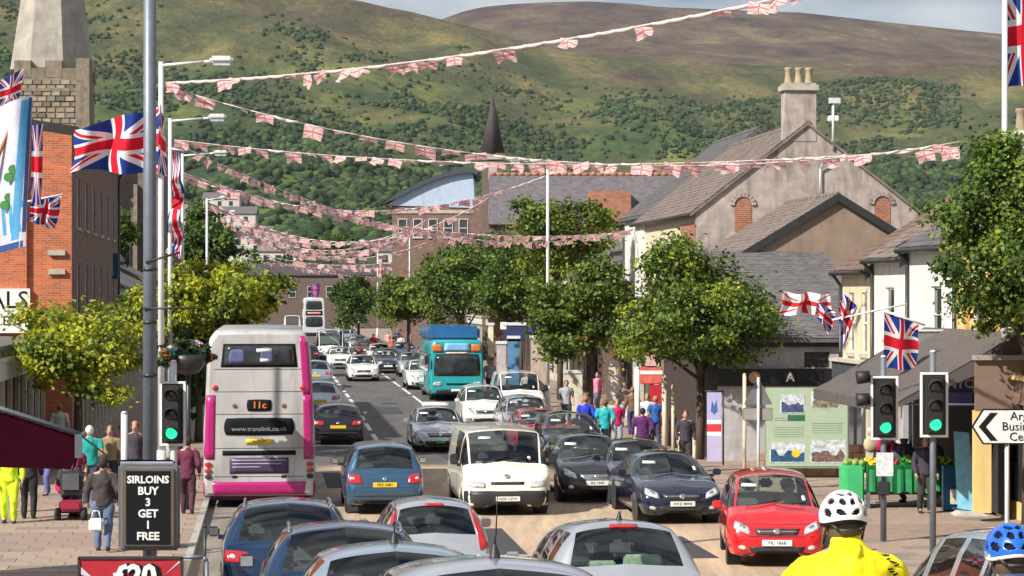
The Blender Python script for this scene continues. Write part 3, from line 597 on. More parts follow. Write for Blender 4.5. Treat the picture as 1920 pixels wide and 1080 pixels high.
def spire():
    P0=P(924,300,170); s=FPX/170; t=thing('church_tower','slim brown church tower with pointed spire rising between the hall roofs','tower',(P0.x,170,0),0)
    obj('tower',BX(-.75,.75,-.75,.75,0,4.8+262/s),M('tower_brick',(.12,.065,.05),.9,tex='brick'),t); b=bmesh.new(); cyl(b,(0,0,4.8+262/s),(0,0,4.8+370/s),.85,.04,8); obj('spire',b,M('spire_slate',(.06,.045,.045),.85,var=.25,scale=3),t)
    for zz in (225,150): obj('belfry_opening',BX(-.3,.3,-.78,-.755,4.8+zz/s-.5,4.8+zz/s+.6),STN,t)
    obj('string_course',BX(-.85,.85,-.85,.85,4.8+250/s,4.8+258/s),STN,t)
spire()
# small roofs between
house('shed','small dark-roofed building between the long hall and the tall grey gable',1,UF+1.5,v_(112),v_(120),7,7.0,.55,RENG,SLATE[0],slate=False,dpipe=False,gut=False)
# far end of the street
fe=thing('terrace_building','dark red brick buildings closing the far end of the road','building',(*W(3,338),0),0)
obj('wall',BX(-9,14,0,10,0,7.4),M('darkest_brick',(.085,.036,.030),.9,var=.3,tex='brick'),fe); bm=bmesh.new(); prism(bm,[(-.3,7.3),(5,9.0),(10.3,7.3)],'x',-9.3,14.3); obj('roof',bm,M('slate_dark',(.055,.045,.05),.8,var=.3),fe)
for k in range(8): window(fe,(0,0,0),(1,0,0),(0,1,0),-8+k*2.6,4.2,-7+k*2.6,5.8,depth=-.05,sill=False)
# ---------------- left side ----------------
UL=-6.2
def vl(Y): return vY(UL,Y)
LB='buildings along the left pavement'
bo,_=house('brick_building','tall orange brick building with stone sills and a big white sign on its front',-1,UL,vl(76),vl(99),9,10.2,.15,BRKD,SLATE[0],ops=[(2+i*3.5,4.4,3+i*3.5,6) for i in range(6)]+[(2+i*3.5,7.2,3+i*3.5,8.8) for i in range(6)],gablem=M('orange_brick',(.62,.135,.03),.85,var=.15,scale=2,tex='brick'),shop=(M('fascia_blue',(.02,.05,.22),.5),PLW,'',M('shop_cream',(.5,.46,.38),.6)),slate=False)  # street side gets dark brick to paint in its shade; front stays orange
for x0,x1 in ((-1.0,0),(-1.62,-1.4)): obj('brick_pier',BX(min(x0,x1),max(x0,x1),-.14,-.003,0,10.4),MATS['orange_brick'],bo)
for z in (5.65,6.25): obj('stone_sill',BX(-.72,-.2,-.25,-.142,z,z+.16),STN,bo)
sg=obj('wall_sign',BX(-4.6,-1.30,-.17,-.003,3.8,5.2),PLW,bo)
text('DEALS',.78,INK,sg,(-2.45,-.175,4.82),name='sign_lettering'); text('E',.42,INK,sg,(-2.05,-.175,4.17),name='sign_lettering'); text('!',.5,LREAD,sg,(-1.62,-.175,4.17),name='sign_lettering',bold=.02)
house('shop_building','white shop building beneath the big painted sign behind the yellow-green tree',-1,UL-1.0,vY(UL,58),vY(UL,75.8),8,3.35,.03,RENW,SLATE[0],ops=(),shop=(M('fascia_white',(.6,.6,.6),.5),INK,'',M('shop_cream',(.5,.46,.38),.6)),group=LB,slate=False,gut=False)
lft=[(12,6.4,RENW),(13,5.8,BRKD),(15,6.0,RENC),(20,6.2,BRK),(28,6.0,RENG),(40,6.4,BRKD),(60,6.3,BRKD)]
nm=['pale shop building past the orange brick one','dark brick shop behind the left-hand trees','cream shop building behind the left-hand trees','red brick shop far along the left pavement','grey rendered building far along the left pavement','distant dark brick terrace on the left','last dark brick terrace on the left of the road']
v=vl(100)
for k,(ln,ev,wm) in enumerate(lft):
    house('shop_building',nm[k],-1,UL,v,v+ln,8,ev-1.2,.5,wm,SLATE[k%3],ops=[(i*2.8+.8,3.3,i*2.8+1.7,4.4) for i in range(int(ln/2.8))],shop=(M('fascia_blue',(.02,.05,.22),.5),PLW,'',M('shop_cream',(.5,.46,.38),.6)),group=LB,slate=False,verge=False,gut=False); v+=ln+.1
# small gabled house with the blue sign
g_=P(175,500,118); t=thing('gable_house','small mauve-white gabled building with a blue hanging sign past the brick building','building',(g_.x,118,0),ANG)
b=bmesh.new(); prism(b,[(-1.9,0),(.9,0),(.9,6.6),(-.5,8.5),(-1.9,6.6)],'y',0,6); obj('wall',b,M('mauve_render',(.42,.36,.42),.8,dirt=.4),t); b=bmesh.new(); prism(b,[(-2.1,6.5),(-.5,8.55),(1.15,6.4),(1.15,6.55),(-.5,8.75),(-2.1,6.65)],'y',-.3,6.2); obj('roof',b,M('slate_grey2',(.2,.2,.22),.8),t)
hs=thing('hanging_sign','square dark blue hanging sign with white lettering among the left-hand trees','sign',P(197,545,96),0); s=FPX/96
obj('sign_panel',BX(-25/s,25/s,-.06,.06,22/s,70/s,bev=.01),M('sign_blue',(.015,.07,.17),.5),hs); text('PLACE',.26,PLW,hs,(0,-.065,34/s),name='sign_lettering'); b=bmesh.new(); tube(b,[(-1.4,0,.6),(-.3,0,.6)],.03); tube(b,[(-1.4,0,1.3),(-.3,0,1.3)],.03); obj('bracket',b,GUT,hs)
# church tower
def church():
    Y=160; s=FPX/Y; c=P(98,400,Y); t=thing('church','old stone church tower with battlements and a tall pale spire','church',(c.x,Y,0),ANG*.4)
    st=M('church_stone',(.22,.18,.13),.9,var=.35,scale=2.5,bump=.6,dirt=.5); zt=CAMZ+(HY-118)/s; hw=62/s
    obj('tower',BX(-hw-.3,hw,-0.2,hw*2,0,zt-1.0),st,t); obj('string_course',BX(-hw-.4,hw+.1,-.32,hw*2+.1,zt-1.9,zt-1.7),st,t); obj('string_course',BX(-hw-.4,hw+.1,-.32,hw*2+.1,zt-6.6,zt-6.4),st,t)
    rr=random.Random(2); ms=[]
    for k in range(6):
        b=bmesh.new(); box(b,-.30,.30,-.06-.02*k/2,.0,-.17,.17,bev=.02); me=bpy.data.meshes.new('stone'); b.to_mesh(me); b.free(); me.materials.append(M('stone_%s'%('tan','buff','brown','grey','pale','dark')[k],[(.27,.215,.145),(.31,.25,.175),(.19,.145,.10),(.22,.195,.165),(.33,.28,.21),(.15,.12,.085)][k],.9,var=.25,scale=3,bump=.5)); ms.append(me)
    n=0; z=zt-1.3
    while z>zt-12 and n<280:
        x=-hw-.02+(.3 if int(z*3)%2 else 0)
        while x<hw-.25 and n<280:
            o=bpy.data.objects.new('stone',rr.choice(ms)); COL.objects.link(o); o.parent=t; o.location=(x+.03,-.2,z); o.scale=(rr.uniform(.85,1),1,rr.uniform(.85,.98)); x+=.62; n+=1
        z-=.37
    x=-hw-.3
    k=0
    while x<hw-.2:
        if k%2==0: obj('merlon',BX(x,min(x+1.15,hw),-.2,.35,zt-1.0,zt+.15,bev=.03),st,t)
        else: obj('merlon',BX(x,min(x+.9,hw),-.19,.34,zt-1.0,zt-.35),st,t)
        x+=1.15 if k%2==0 else .9; k+=1
    yy=.6
    while yy<hw*2: obj('merlon',BX(hw-.5,hw+.01,yy,yy+1,zt-1.0,zt+.15,bev=.03),st,t); yy+=1.9
    obj('corner_turret',BX(hw-.6,hw+.35,-.35,.8,zt-6,zt+.3,bev=.05),st,t)
    b=bmesh.new(); R0=78/s; zb=zt-.3
    for k in range(8): pass
    cyl(b,(-.4,R0,zb),(-.4+.1,R0,zb+19),R0*1.04,.1,8)
    for f in b.faces: f.smooth=False
    bmesh.ops.rotate(b,verts=b.verts,cent=(-.4,R0,0),matrix=Matrix.Rotation(PI/8,3,'Z')); sp=obj('spire',b,M('spire_stone',(.34,.31,.265),.9,var=.25,scale=.9,bump=.3,dirt=.35),t)
    obj('nave',BX(hw+.1,hw+5.0,2,16,0,zt-6.2),M('nave_stone',(.15,.12,.10),.95,var=.3,scale=2,bump=.5),t)
    for k in range(3):
        x=hw+.9+k*1.5; b=bmesh.new(); prism(b,[(x-.4,4),(x+.4,4),(x+.4,9.5),(x,10.4),(x-.4,9.5)],'y',1.93,1.998); obj('lancet_window',b,M('lancet_dark',(.03,.03,.035),.4),t)
        obj('buttress',BX(x+.6,x+.85,1.5,1.998,0,zt-8),st,t)
church()
# pale warehouse at the foot of the hill
wt=thing('warehouse','pale grey warehouse at the foot of the hill between church and pole','building',(P(252,440,300).x,300,0),0); obj('wall',BX(-2.6,2.6,0,8,0,12.5),M('warehouse_wall',(.42,.42,.36),.8,dirt=.2),wt); obj('roof_band',BX(-2.7,2.7,-.05,8.1,12.5,13.4),M('warehouse_roof',(.5,.5,.46),.7),wt)
# distant houses at the foot of the hill
for k,(px,py,Y,w,h) in enumerate(((470,440,420,7,3.5),(500,452,400,6,3),(440,400,520,9,3.5),(415,372,600,9,3.5),(520,470,380,6,3.5),(395,455,380,7,4),(760,470,380,9,4),(300,395,560,12,4))):
    q=P(px,py,Y); t=thing('distant_house',['white house low on the slope above the bus','small pale house right of the conifer','long white house higher on the slope','whitish house on the upper slope beside the flags','small house with light roof above the yellow tree','house tucked behind the dark conifer','pale house behind the middle trees','pale building seen beside the flag pole'][k],'house',(q.x,Y,q.z-h-3),0)
    obj('wall',BX(-w/2,w/2,0,5,0,h+3),M('far_wall',(.55,.50,.44),.8,var=.1),t); b=bmesh.new(); prism(b,[(-.3,h+2.9),(2.5,h+4.6),(5.3,h+2.9)],'x',-w/2-.3,w/2+.3); obj('roof',b,SLATE[k%3],t)
    for i in range(3): obj('window',BX(-w/2+.8+i*w/3.2,-w/2+1.7+i*w/3.2,-.06,-.005,h+1.2,h+2.3),SHOPGL,t)
# ---------------- vehicles ----------------
def pchip(ts,ys,t):
    """monotone cubic through the control rows; ys shape (n,...)"""
    ts=np.asarray(ts,float); ys=np.asarray(ys,float); h=np.diff(ts); d=np.diff(ys,axis=0)/h.reshape((-1,)+(1,)*(ys.ndim-1))
    m=np.zeros_like(ys)
    if len(ts)>2:
        a,b=d[:-1],d[1:]; prod=a*b; mm=np.where(prod>0,2*prod/np.where(np.abs(a+b)<1e-12,1,a+b),0); m[1:-1]=mm
    m[0]=d[0]; m[-1]=d[-1]; out=[]
    for x in t:
        k=min(max(np.searchsorted(ts,x,side='right')-1,0),len(ts)-2); u=(x-ts[k])/h[k]
        out.append((2*u**3-3*u*u+1)*ys[k]+(u**3-2*u*u+u)*h[k]*m[k]+(-2*u**3+3*u*u)*ys[k+1]+(u**3-u*u)*h[k]*m[k+1])
    return np.array(out)
SPEC={ # L,W,H, hood z at cowl, nose z, cowl y, roof-front y, roof-rear y, rear glass base y, belt z, roof half width, rear deck?
 'hatch':dict(L=3.95,W=1.70,H=1.46,hz=.97,nz=.74,cy=-1.02,rf=-.22,rr=1.50,rg=1.80,belt=.93,rw=.57,bz=.99,wr=.30),
 'golf': dict(L=4.2,W=1.77,H=1.48,hz=.98,nz=.72,cy=-.98,rf=-.10,rr=1.58,rg=1.95,belt=.95,rw=.60,bz=.99,wr=.31),
 'mpv':  dict(L=4.15,W=1.76,H=1.62,hz=1.06,nz=.78,cy=-1.22,rf=-.28,rr=1.62,rg=1.90,belt=.98,rw=.62,bz=1.05,wr=.31),
 'saloon':dict(L=4.75,W=1.83,H=1.47,hz=1.0,nz=.74,cy=-1.05,rf=-.15,rr=1.05,rg=1.72,belt=.96,rw=.58,bz=1.06,wr=.32,deck=1),
 'estate':dict(L=4.7,W=1.82,H=1.52,hz=1.0,nz=.74,cy=-1.05,rf=-.15,rr=1.80,rg=2.14,belt=.97,rw=.62,bz=1.03,wr=.32),
 'suv':  dict(L=4.5,W=1.86,H=1.72,hz=1.13,nz=.90,cy=-1.0,rf=-.20,rr=1.75,rg=2.02,belt=1.10,rw=.63,bz=1.16,wr=.35),
 'transit':dict(L=4.9,W=1.95,H=2.02,hz=1.20,nz=.92,cy=-1.85,rf=-1.22,rr=2.35,rg=2.42,belt=1.16,rw=.82,bz=1.2,wr=.34,van=1),
 'van':dict(L=4.5,W=1.85,H=1.9,hz=1.18,nz=.88,cy=-1.35,rf=-.62,rr=2.10,rg=2.2,belt=1.12,rw=.76,bz=1.2,wr=.33,van=1),
 'bigvan':dict(L=5.4,W=2.0,H=2.45,hz=1.25,nz=.95,cy=-2.05,rf=-1.45,rr=2.55,rg=2.65,belt=1.2,rw=.84,bz=1.25,wr=.35,van=1),
}
def car_stations(S):
    L,Wd,H=S['L'],S['W']/2,S['H']; f=-L/2; r=L/2; hz,nz=S['hz'],S['nz']; rw=S['rw']; be=S['belt']; van=S.get('van')
    st=[]; win=[]
    def hood(y,w,zb,zm,ze,zt,crown=.03):
        st.append([(w*.55,y,zb),(w*.93,y,zb+.04),(w,y,zm),(w*.965,y,ze),(w*.80,y,zt-crown*.4),(w*.42,y,zt),(0,y,zt+crown)])
    hood(f,Wd*.72,.32,.42,.52,.60,.02)
    hood(f+.07,Wd*.86,.22,.45,nz-.14,nz-.04,.02)
    hood(f+.22,Wd*.93,.20,.52,nz-.02,nz+.06,.025)
    hood((f+S['cy'])/2,Wd*.985,.20,.56,(nz+hz)/2-.05,(nz+hz)/2+.05,.035)
    hood(S['cy'],Wd*.99,.20,.60,be-.01,hz,.045)
    def cab(y,w,rwx,ztop,zr,zm=.60,beltz=be,cr=.045,wb=None):
        st.append([(w*.55,y,.20),(w*.93,y,.24),(w,y,zm),(w*.975 if wb is None else wb,y,beltz),(rwx,y,zr),(rwx*.62,y,ztop-.012),(0,y,ztop+cr*.5)])
    cab(S['rf'],Wd,rw*.97,H-.02,H-.09)
    m1=S['rf']+(S['rr']-S['rf'])*.42; m2=S['rf']+(S['rr']-S['rf'])*.80
    cab(m1,Wd,rw,H,H-.07); cab(m2,Wd*.995,rw*.985,H-.005,H-.08)
    cab(S['rr'],Wd*.975,rw*.93,H-.05,H-.11)
    rg,bz=S['rg'],S['bz']
    st.append([(Wd*.55,rg,.22),(Wd*.9,rg,.26),(Wd*.955,rg,.60),(Wd*.92,rg,be-.01),(Wd*.74,rg,bz-.01),(Wd*.45,rg,bz),(0,rg,bz+.02)])
    yb=r-.10; top=bz-.04 if S.get('deck') else bz-.12
    st.append([(Wd*.55,yb,.24),(Wd*.86,yb,.28),(Wd*.93,yb,.56),(Wd*.90,yb,be-.14),(Wd*.72,yb,top-.03),(Wd*.42,yb,top),(0,yb,top+.01)])
    st.append([(Wd*.50,r,.34),(Wd*.74,r,.38),(Wd*.80,r,.52),(Wd*.78,r,.62),(Wd*.62,r,.66),(Wd*.36,r,.67),(0,r,.67)])
    return np.array(st)
CELLT=[0,.09,.36,.64,.91]
def build_shell(kind):
    S=SPEC[kind]; st=car_stations(S); ns,nr=st.shape[:2]
    ti=[k+t for k in range(ns-1) for t in CELLT]+[ns-1]; tj=[k+t for k in range(nr-1) for t in CELLT]+[nr-1]
    A=pchip(range(ns),st,ti); A=np.transpose(pchip(range(nr),np.transpose(A,(1,0,2)),tj),(1,0,2))
    # wheel arches
    wx=S['W']/2; axf=-S['L']/2+.80; axr=S['L']/2-.78; RA=S['wr']+.055
    wz=S['wr']
    for i in range(A.shape[0]):
        for j in range(A.shape[1]):
            x,y,z=A[i,j]
            if x<wx*.5 or z>.75: continue
            for ax in (axf,axr):
                dy,dz=y-ax,z-wz; d=math.hypot(dy,dz)
                if d<RA:
                    if dz<0: dz=max(0,dz)+.02
                    d2=math.hypot(dy,dz)+1e-6; A[i,j,1]=ax+dy/d2*RA; A[i,j,2]=wz+abs(dz/d2)*RA
    ni,nj=A.shape[:2]; vid={}; V=[]
    def vert(i,j,s):
        if j==nj-1: s=1
        k=(i,j,s)
        if k not in vid:
            vid[k]=len(V); p=A[i,j]; V.append((p[0]*s,p[1],p[2]))
        return vid[k]
    van=S.get('van'); groups={'body':[]}
    wid={}
    wid.update({(4,4):'ws',(4,5):'ws'}); wid.update({(8,4):'rw',(8,5):'rw'})
    nside=[(5,3,'a'),(6,3,'b'),(7,3,'c')] if not van else [(5,3,'a')]
    wid[(4,3)]='q'
    for a,b,c in nside: wid[(a,b)]=c
    if S.get('deck') is None and not van: pass
    n=len(CELLT)
    for s in (1,-1):
        for i in range(ni-1):
            ci,fi=divmod(i,n)
            for j in range(nj-1):
                cj,fj=divmod(j,n); wn=wid.get((ci,cj)); 
                if wn:
                    ok=True
                    if fi==0 and wid.get((ci-1,cj))!=wn: ok=False
                    if fi==n-1 and wid.get((ci+1,cj))!=wn: ok=False
                    if fj==0 and wid.get((ci,cj-1))!=wn: ok=False
                    if fj==n-1 and wid.get((ci,cj+1))!=wn and not (cj==5): ok=False
                    if not ok: wn=None
                if wn=='q' : wn=None if fi<1 else 'q'
                key='body' if wn is None else (wn if wn in('ws','rw') else wn+('R' if s>0 else 'L'))
                q=[vert(i,j,s),vert(i+1,j,s),vert(i+1,j+1,s),vert(i,j+1,s)]
                if s<0: q=q[::-1]
                groups.setdefault(key,[]).append(q)
    # caps
    for i,fl in ((0,1),(ni-1,0)):
        ring=[vert(i,j,1) for j in range(nj)]+[vert(i,j,-1) for j in range(nj-2,-1,-1)]
        groups['body'].append(ring if fl else ring[::-1])
    bvh=BVHTree.FromPolygons([Vector(v) for v in V],[q for g in groups.values() for q in g])
    return S,V,groups,bvh,A
def gmesh(name,V,faces):
    used={}; nv=[]; nf=[]
    for f in faces:
        q=[]
        for v in f:
            if v not in used: used[v]=len(nv); nv.append(V[v])
            if used[v] not in q: q.append(used[v])
        if len(q)>2: nf.append(q)
    me=bpy.data.meshes.new(name); me.from_pydata(nv,[],nf); me.update(); b=bmesh.new(); b.from_mesh(me)
    bmesh.ops.remove_doubles(b,verts=b.verts,dist=.0005); bmesh.ops.dissolve_degenerate(b,dist=.0005,edges=b.edges); b.to_mesh(me); b.free()
    me.polygons.foreach_set('use_smooth',[True]*len(me.polygons)); return me
def patch(bvh,quad,axis,off=.008,n=6,m=4,th=.02,round_=0):
    """a skin patch: quad corners in (a,z) seen along the axis, laid on the body; axis 'f','r','R','L'"""
    c=[Vector(q) for q in quad]; G_=[]
    D={'f':Vector((0,1,0)),'r':Vector((0,-1,0)),'R':Vector((-1,0,0)),'L':Vector((1,0,0))}[axis]
    for jj in range(m+1):
        row=[]
        for ii in range(n+1):
            u,v=ii/n,jj/m
            if round_:
                a,b=u*2-1,v*2-1; a2=a*math.sqrt(1-b*b/2*round_); b2=b*math.sqrt(1-a*a/2*round_); u,v=(a2+1)/2,(b2+1)/2
            p=(c[0]*(1-u)+c[1]*u)*(1-v)+(c[3]*(1-u)+c[2]*u)*v
            o=Vector((p.x,0,p.y))-D*6 if axis in 'fr' else Vector((0,p.x,p.y))-D*6
            h=bvh.ray_cast(o,D)
            if h[0] is None:
                q=Vector((p.x,(-2.2 if axis=='f' else 2.2),p.y)) if axis in 'fr' else Vector(((1 if axis=='R' else -1),p.x,p.y)); h=bvh.find_nearest(q)
            nr=h[1]; 
            if nr.dot(D)>0: nr=-nr
            row.append((h[0]+nr*off,h[0]-nr*(th-off)))
        G_.append(row)
    bm=bmesh.new(); T=[[bm.verts.new(a) for a,b in r] for r in G_]
    for jj in range(m):
        for ii in range(n):
            try: f=bm.faces.new((T[jj][ii],T[jj][ii+1],T[jj+1][ii+1],T[jj+1][ii])); f.smooth=True
            except: pass
    bd=[(0,i) for i in range(n+1)]+[(j,n) for j in range(1,m+1)]+[(m,i) for i in range(n-1,-1,-1)]+[(j,0) for j in range(m-1,0,-1)]
    Lo=[bm.verts.new(G_[j][i][1]) for j,i in bd]
    for k in range(len(bd)):
        k2=(k+1)%len(bd); a=T[bd[k][0]][bd[k][1]]; b=T[bd[k2][0]][bd[k2][1]]
        try: bm.faces.new((a,b,Lo[k2],Lo[k]))
        except: pass
    bmesh.ops.recalc_face_normals(bm,faces=bm.faces); return bm
def mir(q): return [(-a,b) for a,b in q][::-1]
WHEELS={}
def wheel_mesh(r):
    if r in WHEELS: return WHEELS[r]
    b=bmesh.new(); w_=.10; lathe(b,[(r*.64,-w_),(r*.9,-w_*1.02),(r,-w_*.75),(r,w_*.75),(r*.9,w_*1.02),(r*.64,w_)],22,'x'); t=bpy.data.meshes.new('tyre'); b.to_mesh(t); b.free(); t.materials.append(RUB)
    b=bmesh.new(); lathe(b,[(.02,.02),(r*.2,.03),(r*.22,.0),(r*.25,-.02)],12,'x')
    lathe(b,[(r*.52,.02),(r*.6,.065),(r*.65,.075),(r*.65,-.08)],22,'x')
    for k in range(5):
        a=2*PI*k/5; c,s=math.cos(a),math.sin(a); p=[(r*.15,-.035),(r*.58,-.05),(r*.58,.05),(r*.15,.035)]
        prism(b,[(x*c-y*s,x*s+y*c) for x,y in p],'x',0,.045)
    lathe(b,[(0.01,-.03),(r*.55,-.03)],16,'x',mi=1); m=bpy.data.meshes.new('rim'); b.to_mesh(m); b.free(); m.materials.append(RIM); m.materials.append(PLA)
    WHEELS[r]=(t,m); return t,m
def car(kind,label,pnt,loc=(0,0,0),rotz=0,cat='car',group=None,style='plain',plate='',glassm=None,lamps='low',lit=False,rails=False,aerial=0,driver=None,name=None,seats=True,brake=0,grillec=PLA,bumper=None,roofsign=None):
    S,V,gr,bvh,A=build_shell(kind); gm=glassm or GL; t=thing(name or {'transit':'parked_van','van':'delivery_van','bigvan':'delivery_van'}.get(kind,'car'),label,cat,loc,rotz,group)
    L,Wd,H=S['L'],S['W']/2,S['H']; f,r=-L/2,L/2; nz,hz=S['nz'],S['hz']
    obj('body',gmesh('body',V,gr['body']),pnt,t)
    for k,g in gr.items():
        if k=='body': continue
        nm={'ws':'windscreen','rw':'rear_window'}.get(k,'side_window')
        if S.get('van') and k=='rw': g=g
        o=obj(nm,gmesh(nm,V,g),gm,t)
    P_=lambda nm,q,ax,mat,**kw: obj(nm,patch(bvh,q,ax,**kw),mat,t)
    bump=bumper
    # front
    van=S.get('van'); w=Wd
    if van:
        P_('front_bumper',[(-w*.92,.24),(w*.92,.24),(w*.92,.60),(-w*.92,.60)],'f',bump or PLA,off=.05,n=10,th=.1)
        P_('grille',[(-w*.36,nz-.17),(w*.36,nz-.17),(w*.38,nz-.10),(-w*.38,nz-.10)],'f',PLA)
        hl=[(w*.48,nz-.25),(w*.86,nz-.22),(w*.84,nz-.06),(w*.50,nz-.10)]
    else:
        P_('grille',[(-w*.40,nz-.17),(w*.40,nz-.17),(w*.46,nz-.055),(-w*.46,nz-.055)],'f',grillec,n=8)
        P_('air_intake',[(-w*.50,.30),(w*.50,.30),(w*.56,.40),(-w*.56,.40)],'f',PLA,n=8)
        P_('front_skirt',[(-w*.80,.215),(w*.80,.215),(w*.82,.275),(-w*.82,.275)],'f',PLA,n=8)
        P_('bumper_strip',[(-w*.70,nz-.20),(w*.70,nz-.20),(w*.72,nz-.185),(-w*.72,nz-.185)],'f',TRIM,n=8,off=.004,m=1)
        hl=[(w*.52,nz-.17),(w*.86,nz-.06),(w*.82,nz+.08),(w*.56,nz-.03)]
        for q in ([(w*.60,.34),(w*.76,.35),(w*.76,.43),(w*.62,.42)],): P_('fog_lamp',q,'f',LCLR if style!='plain' else PLA,round_=1); P_('fog_lamp',mir(q),'f',LCLR if style!='plain' else PLA,round_=1)
        P_('bonnet_gap',[(-w*.80,nz+.015),(w*.80,nz+.015),(w*.80,nz+.026),(-w*.80,nz+.026)],'f',TRIM,off=.003,n=10,m=1)
    P_('headlight',hl,'f',LCLR,round_=.35); P_('headlight',mir(hl),'f',LCLR,round_=.35)
    if not van:
        ql=[(w*.62,nz-.07),(w*.74,nz-.03),(w*.73,nz+.02),(w*.62,nz-.02)]
        P_('lamp_reflector',ql,'f',CHR,off=.012,round_=1); P_('lamp_reflector',mir(ql),'f',CHR,off=.012,round_=1)
        P_('grille_bar',[(-w*.40,nz-.115),(w*.40,nz-.115),(w*.41,nz-.095),(-w*.41,nz-.095)],'f',CHR,off=.014,n=8,m=1)
    bz_=nz-.105 if not van else nz+.02
    P_('badge',[(-.065,bz_-.05),(.065,bz_-.05),(.065,bz_+.05),(-.065,bz_+.05)],'f',CHR,off=.02,round_=1,n=4)
    zp=.47 if not van else .42
    pz=obj('number_plate',BX(-.26,.26,-.012,.012,-.056,.056,bev=.004),PLW,t,loc=(0,bvh.ray_cast(Vector((0,-6,zp)),Vector((0,1,0)))[0].y-(.025 if not van else .075),zp))
    if plate: text(plate,.088,INK,pz,(0,-.015,0),name='plate_lettering',ext=.002,space=1.02)
    # windscreen edge, wipers, tax disc
    wy=S['cy']+.03; 
    bm=bmesh.new()
    for x0,x1 in ((-.50,.05),(.02,.55)):
        p0=bvh.ray_cast(Vector((x0,wy,4)),Vector((0,0,-1)))[0]; p1=bvh.ray_cast(Vector((x1,wy+.06,4)),Vector((0,0,-1)))[0]
        tube(bm,[p0+Vector((0,-.02,.02)),p1+Vector((0,-.02,.025))],.011,5)
    obj('wiper',bm,PLA,t)
    # rear
    rg,bz,be=S['rg'],S['bz'],S['belt']
    if van:
        tl=[(w*.74,.62),(w*.90,.62),(w*.90,1.1),(w*.74,1.1)]
    elif lamps=='high': tl=[(w*.78,be-.14),(w*.925,be-.10),(w*.70,H-.14),(w*.64,H-.12)]
    elif lamps=='round': tl=[(w*.56,be-.26),(w*.90,be-.22),(w*.88,be-.02),(w*.60,be-.05)]
    else: tl=[(w*.52,be-.22),(w*.90,be-.20),(w*.90,be-.04),(w*.56,be-.07)]
    P_('tail_light',tl,'r',LREAD,off=.02,n=6,m=6,round_=.3 if lamps!='high' else 0); P_('tail_light',mir(tl),'r',LREAD,off=.02,n=6,m=6,round_=.3 if lamps!='high' else 0)
    if lamps!='high' and not van:
        q=[(w*.74,be-.16),(w*.84,be-.15),(w*.83,be-.09),(w*.75,be-.10)]; P_('reversing_lamp',q,'r',LCLR,off=.028,round_=1); P_('reversing_lamp',mir(q),'r',LCLR,off=.028,round_=1)
    zr=be-.27 if not van else .55
    yr=bvh.ray_cast(Vector((0,6,zr)),Vector((0,-1,0)))[0].y
    pr=obj('number_plate',BX(-.26,.26,-.012,.012,-.056,.056,bev=.004),PLY,t,loc=(0,yr+.02,zr))
    if plate: text(plate,.088,INK,pr,(0,.015,0),rot=(PI/2,0,PI),name='plate_lettering',ext=.002,space=1.02)
    if not van:
        P_('rear_bumper_strip',[(-w*.80,.44),(w*.80,.44),(w*.82,.475),(-w*.82,.475)],'r',TRIM,off=.012,n=10,m=1)
        P_('rear_skirt',[(-w*.72,.28),(w*.72,.28),(w*.76,.35),(-w*.76,.35)],'r',PLA,n=8)
        P_('boot_gap',[(-w*.72,be-.335),(w*.72,be-.335),(w*.72,be-.325),(-w*.72,be-.325)],'r',TRIM,off=.003,n=10,m=1)
        P_('rear_badge',[(-.05,be-.18),(.05,be-.18),(.05,be-.09),(-.05,be-.09)],'r',CHR,off=.015,round_=1,n=4)
        if brake: P_('brake_lamp',[(-.14*brake,H-.07),(.14*brake,H-.07),(.13*brake,H-.04),(-.13*brake,H-.04)],'r',LREAD,off=.02)
    # side creases: door gaps and sill
    for s,ax in ((1,'R'),(-1,'L')):
        P_('door_gap',[(S['rf']+.55,.30),(S['rf']+.56,.30),(S['rf']+.56,be-.02),(S['rf']+.55,be-.02)],ax,TRIM,off=.003,n=1,m=6)
        P_('sill_trim',[(f+1.3,.235),(r-1.3,.235),(r-1.3,.29),(f+1.3,.29)],ax,PLA,n=6,m=1)
        b=bmesh.new(); x=s*(Wd*.985); y=S['cy']+.34; z=be+.02
        box(b,min(x-s*.14,x+s*.07),max(x-s*.14,x+s*.07),y-.02,y+.05,z-.04,z+.03); box(b,min(x+s*.05,x+s*.22),max(x+s*.05,x+s*.22),y-.06,y+.06,z,z+(.15 if not van else .26),bev=.028)
        mo=obj('door_mirror',b,pnt if style!='van' and not van else PLA,t)
        b=BX(min(x+s*.07,x+s*.205),max(x+s*.07,x+s*.205),y+.058,y+.066,z+.02,z+(.13 if not van else .235)); obj('mirror_glass',b,CHR,mo)
    # wheels
    tm,rm=wheel_mesh(S['wr']); bm=bmesh.new()
    for ax in (f+.80,r-.78):
        for s in (1,-1):
            wo=bpy.data.objects.new('wheel',tm); COL.objects.link(wo); wo.parent=t; wo.location=(s*(Wd-.135),ax,S['wr']); wo.rotation_euler.z=0 if s>0 else PI
            ro=bpy.data.objects.new('rim',rm); COL.objects.link(ro); ro.parent=wo
            # arch liner
            lathe(bm,[(S['wr']+.075,-.14),(S['wr']+.075,.10)],16,'x',c=(s*(Wd-.17),ax,S['wr']))
    liner=bm
    # interior
    fl=bmesh.new(); box(fl,-Wd*.80,Wd*.80,f+.7,r-.45,.30,.36); box(fl,-Wd*.80,Wd*.80,f+.25,f+1.0,.30,.5)
    box(fl,-Wd*.62,Wd*.62,f+.3,r-.3,.24,.30)
    fl.from_mesh(bpy.data.meshes.new('x')); liner_me=bpy.data.meshes.new('l'); liner.to_mesh(liner_me); liner.free(); fl.from_mesh(liner_me); obj('underbody',fl,TRIM,t)
    db=bmesh.new(); y=S['cy']+.05; box(db,-Wd*.78,Wd*.78,y,y+.42,hz-.22,hz-.03,bev=.04); obj('dashboard',db,TRIM,t)
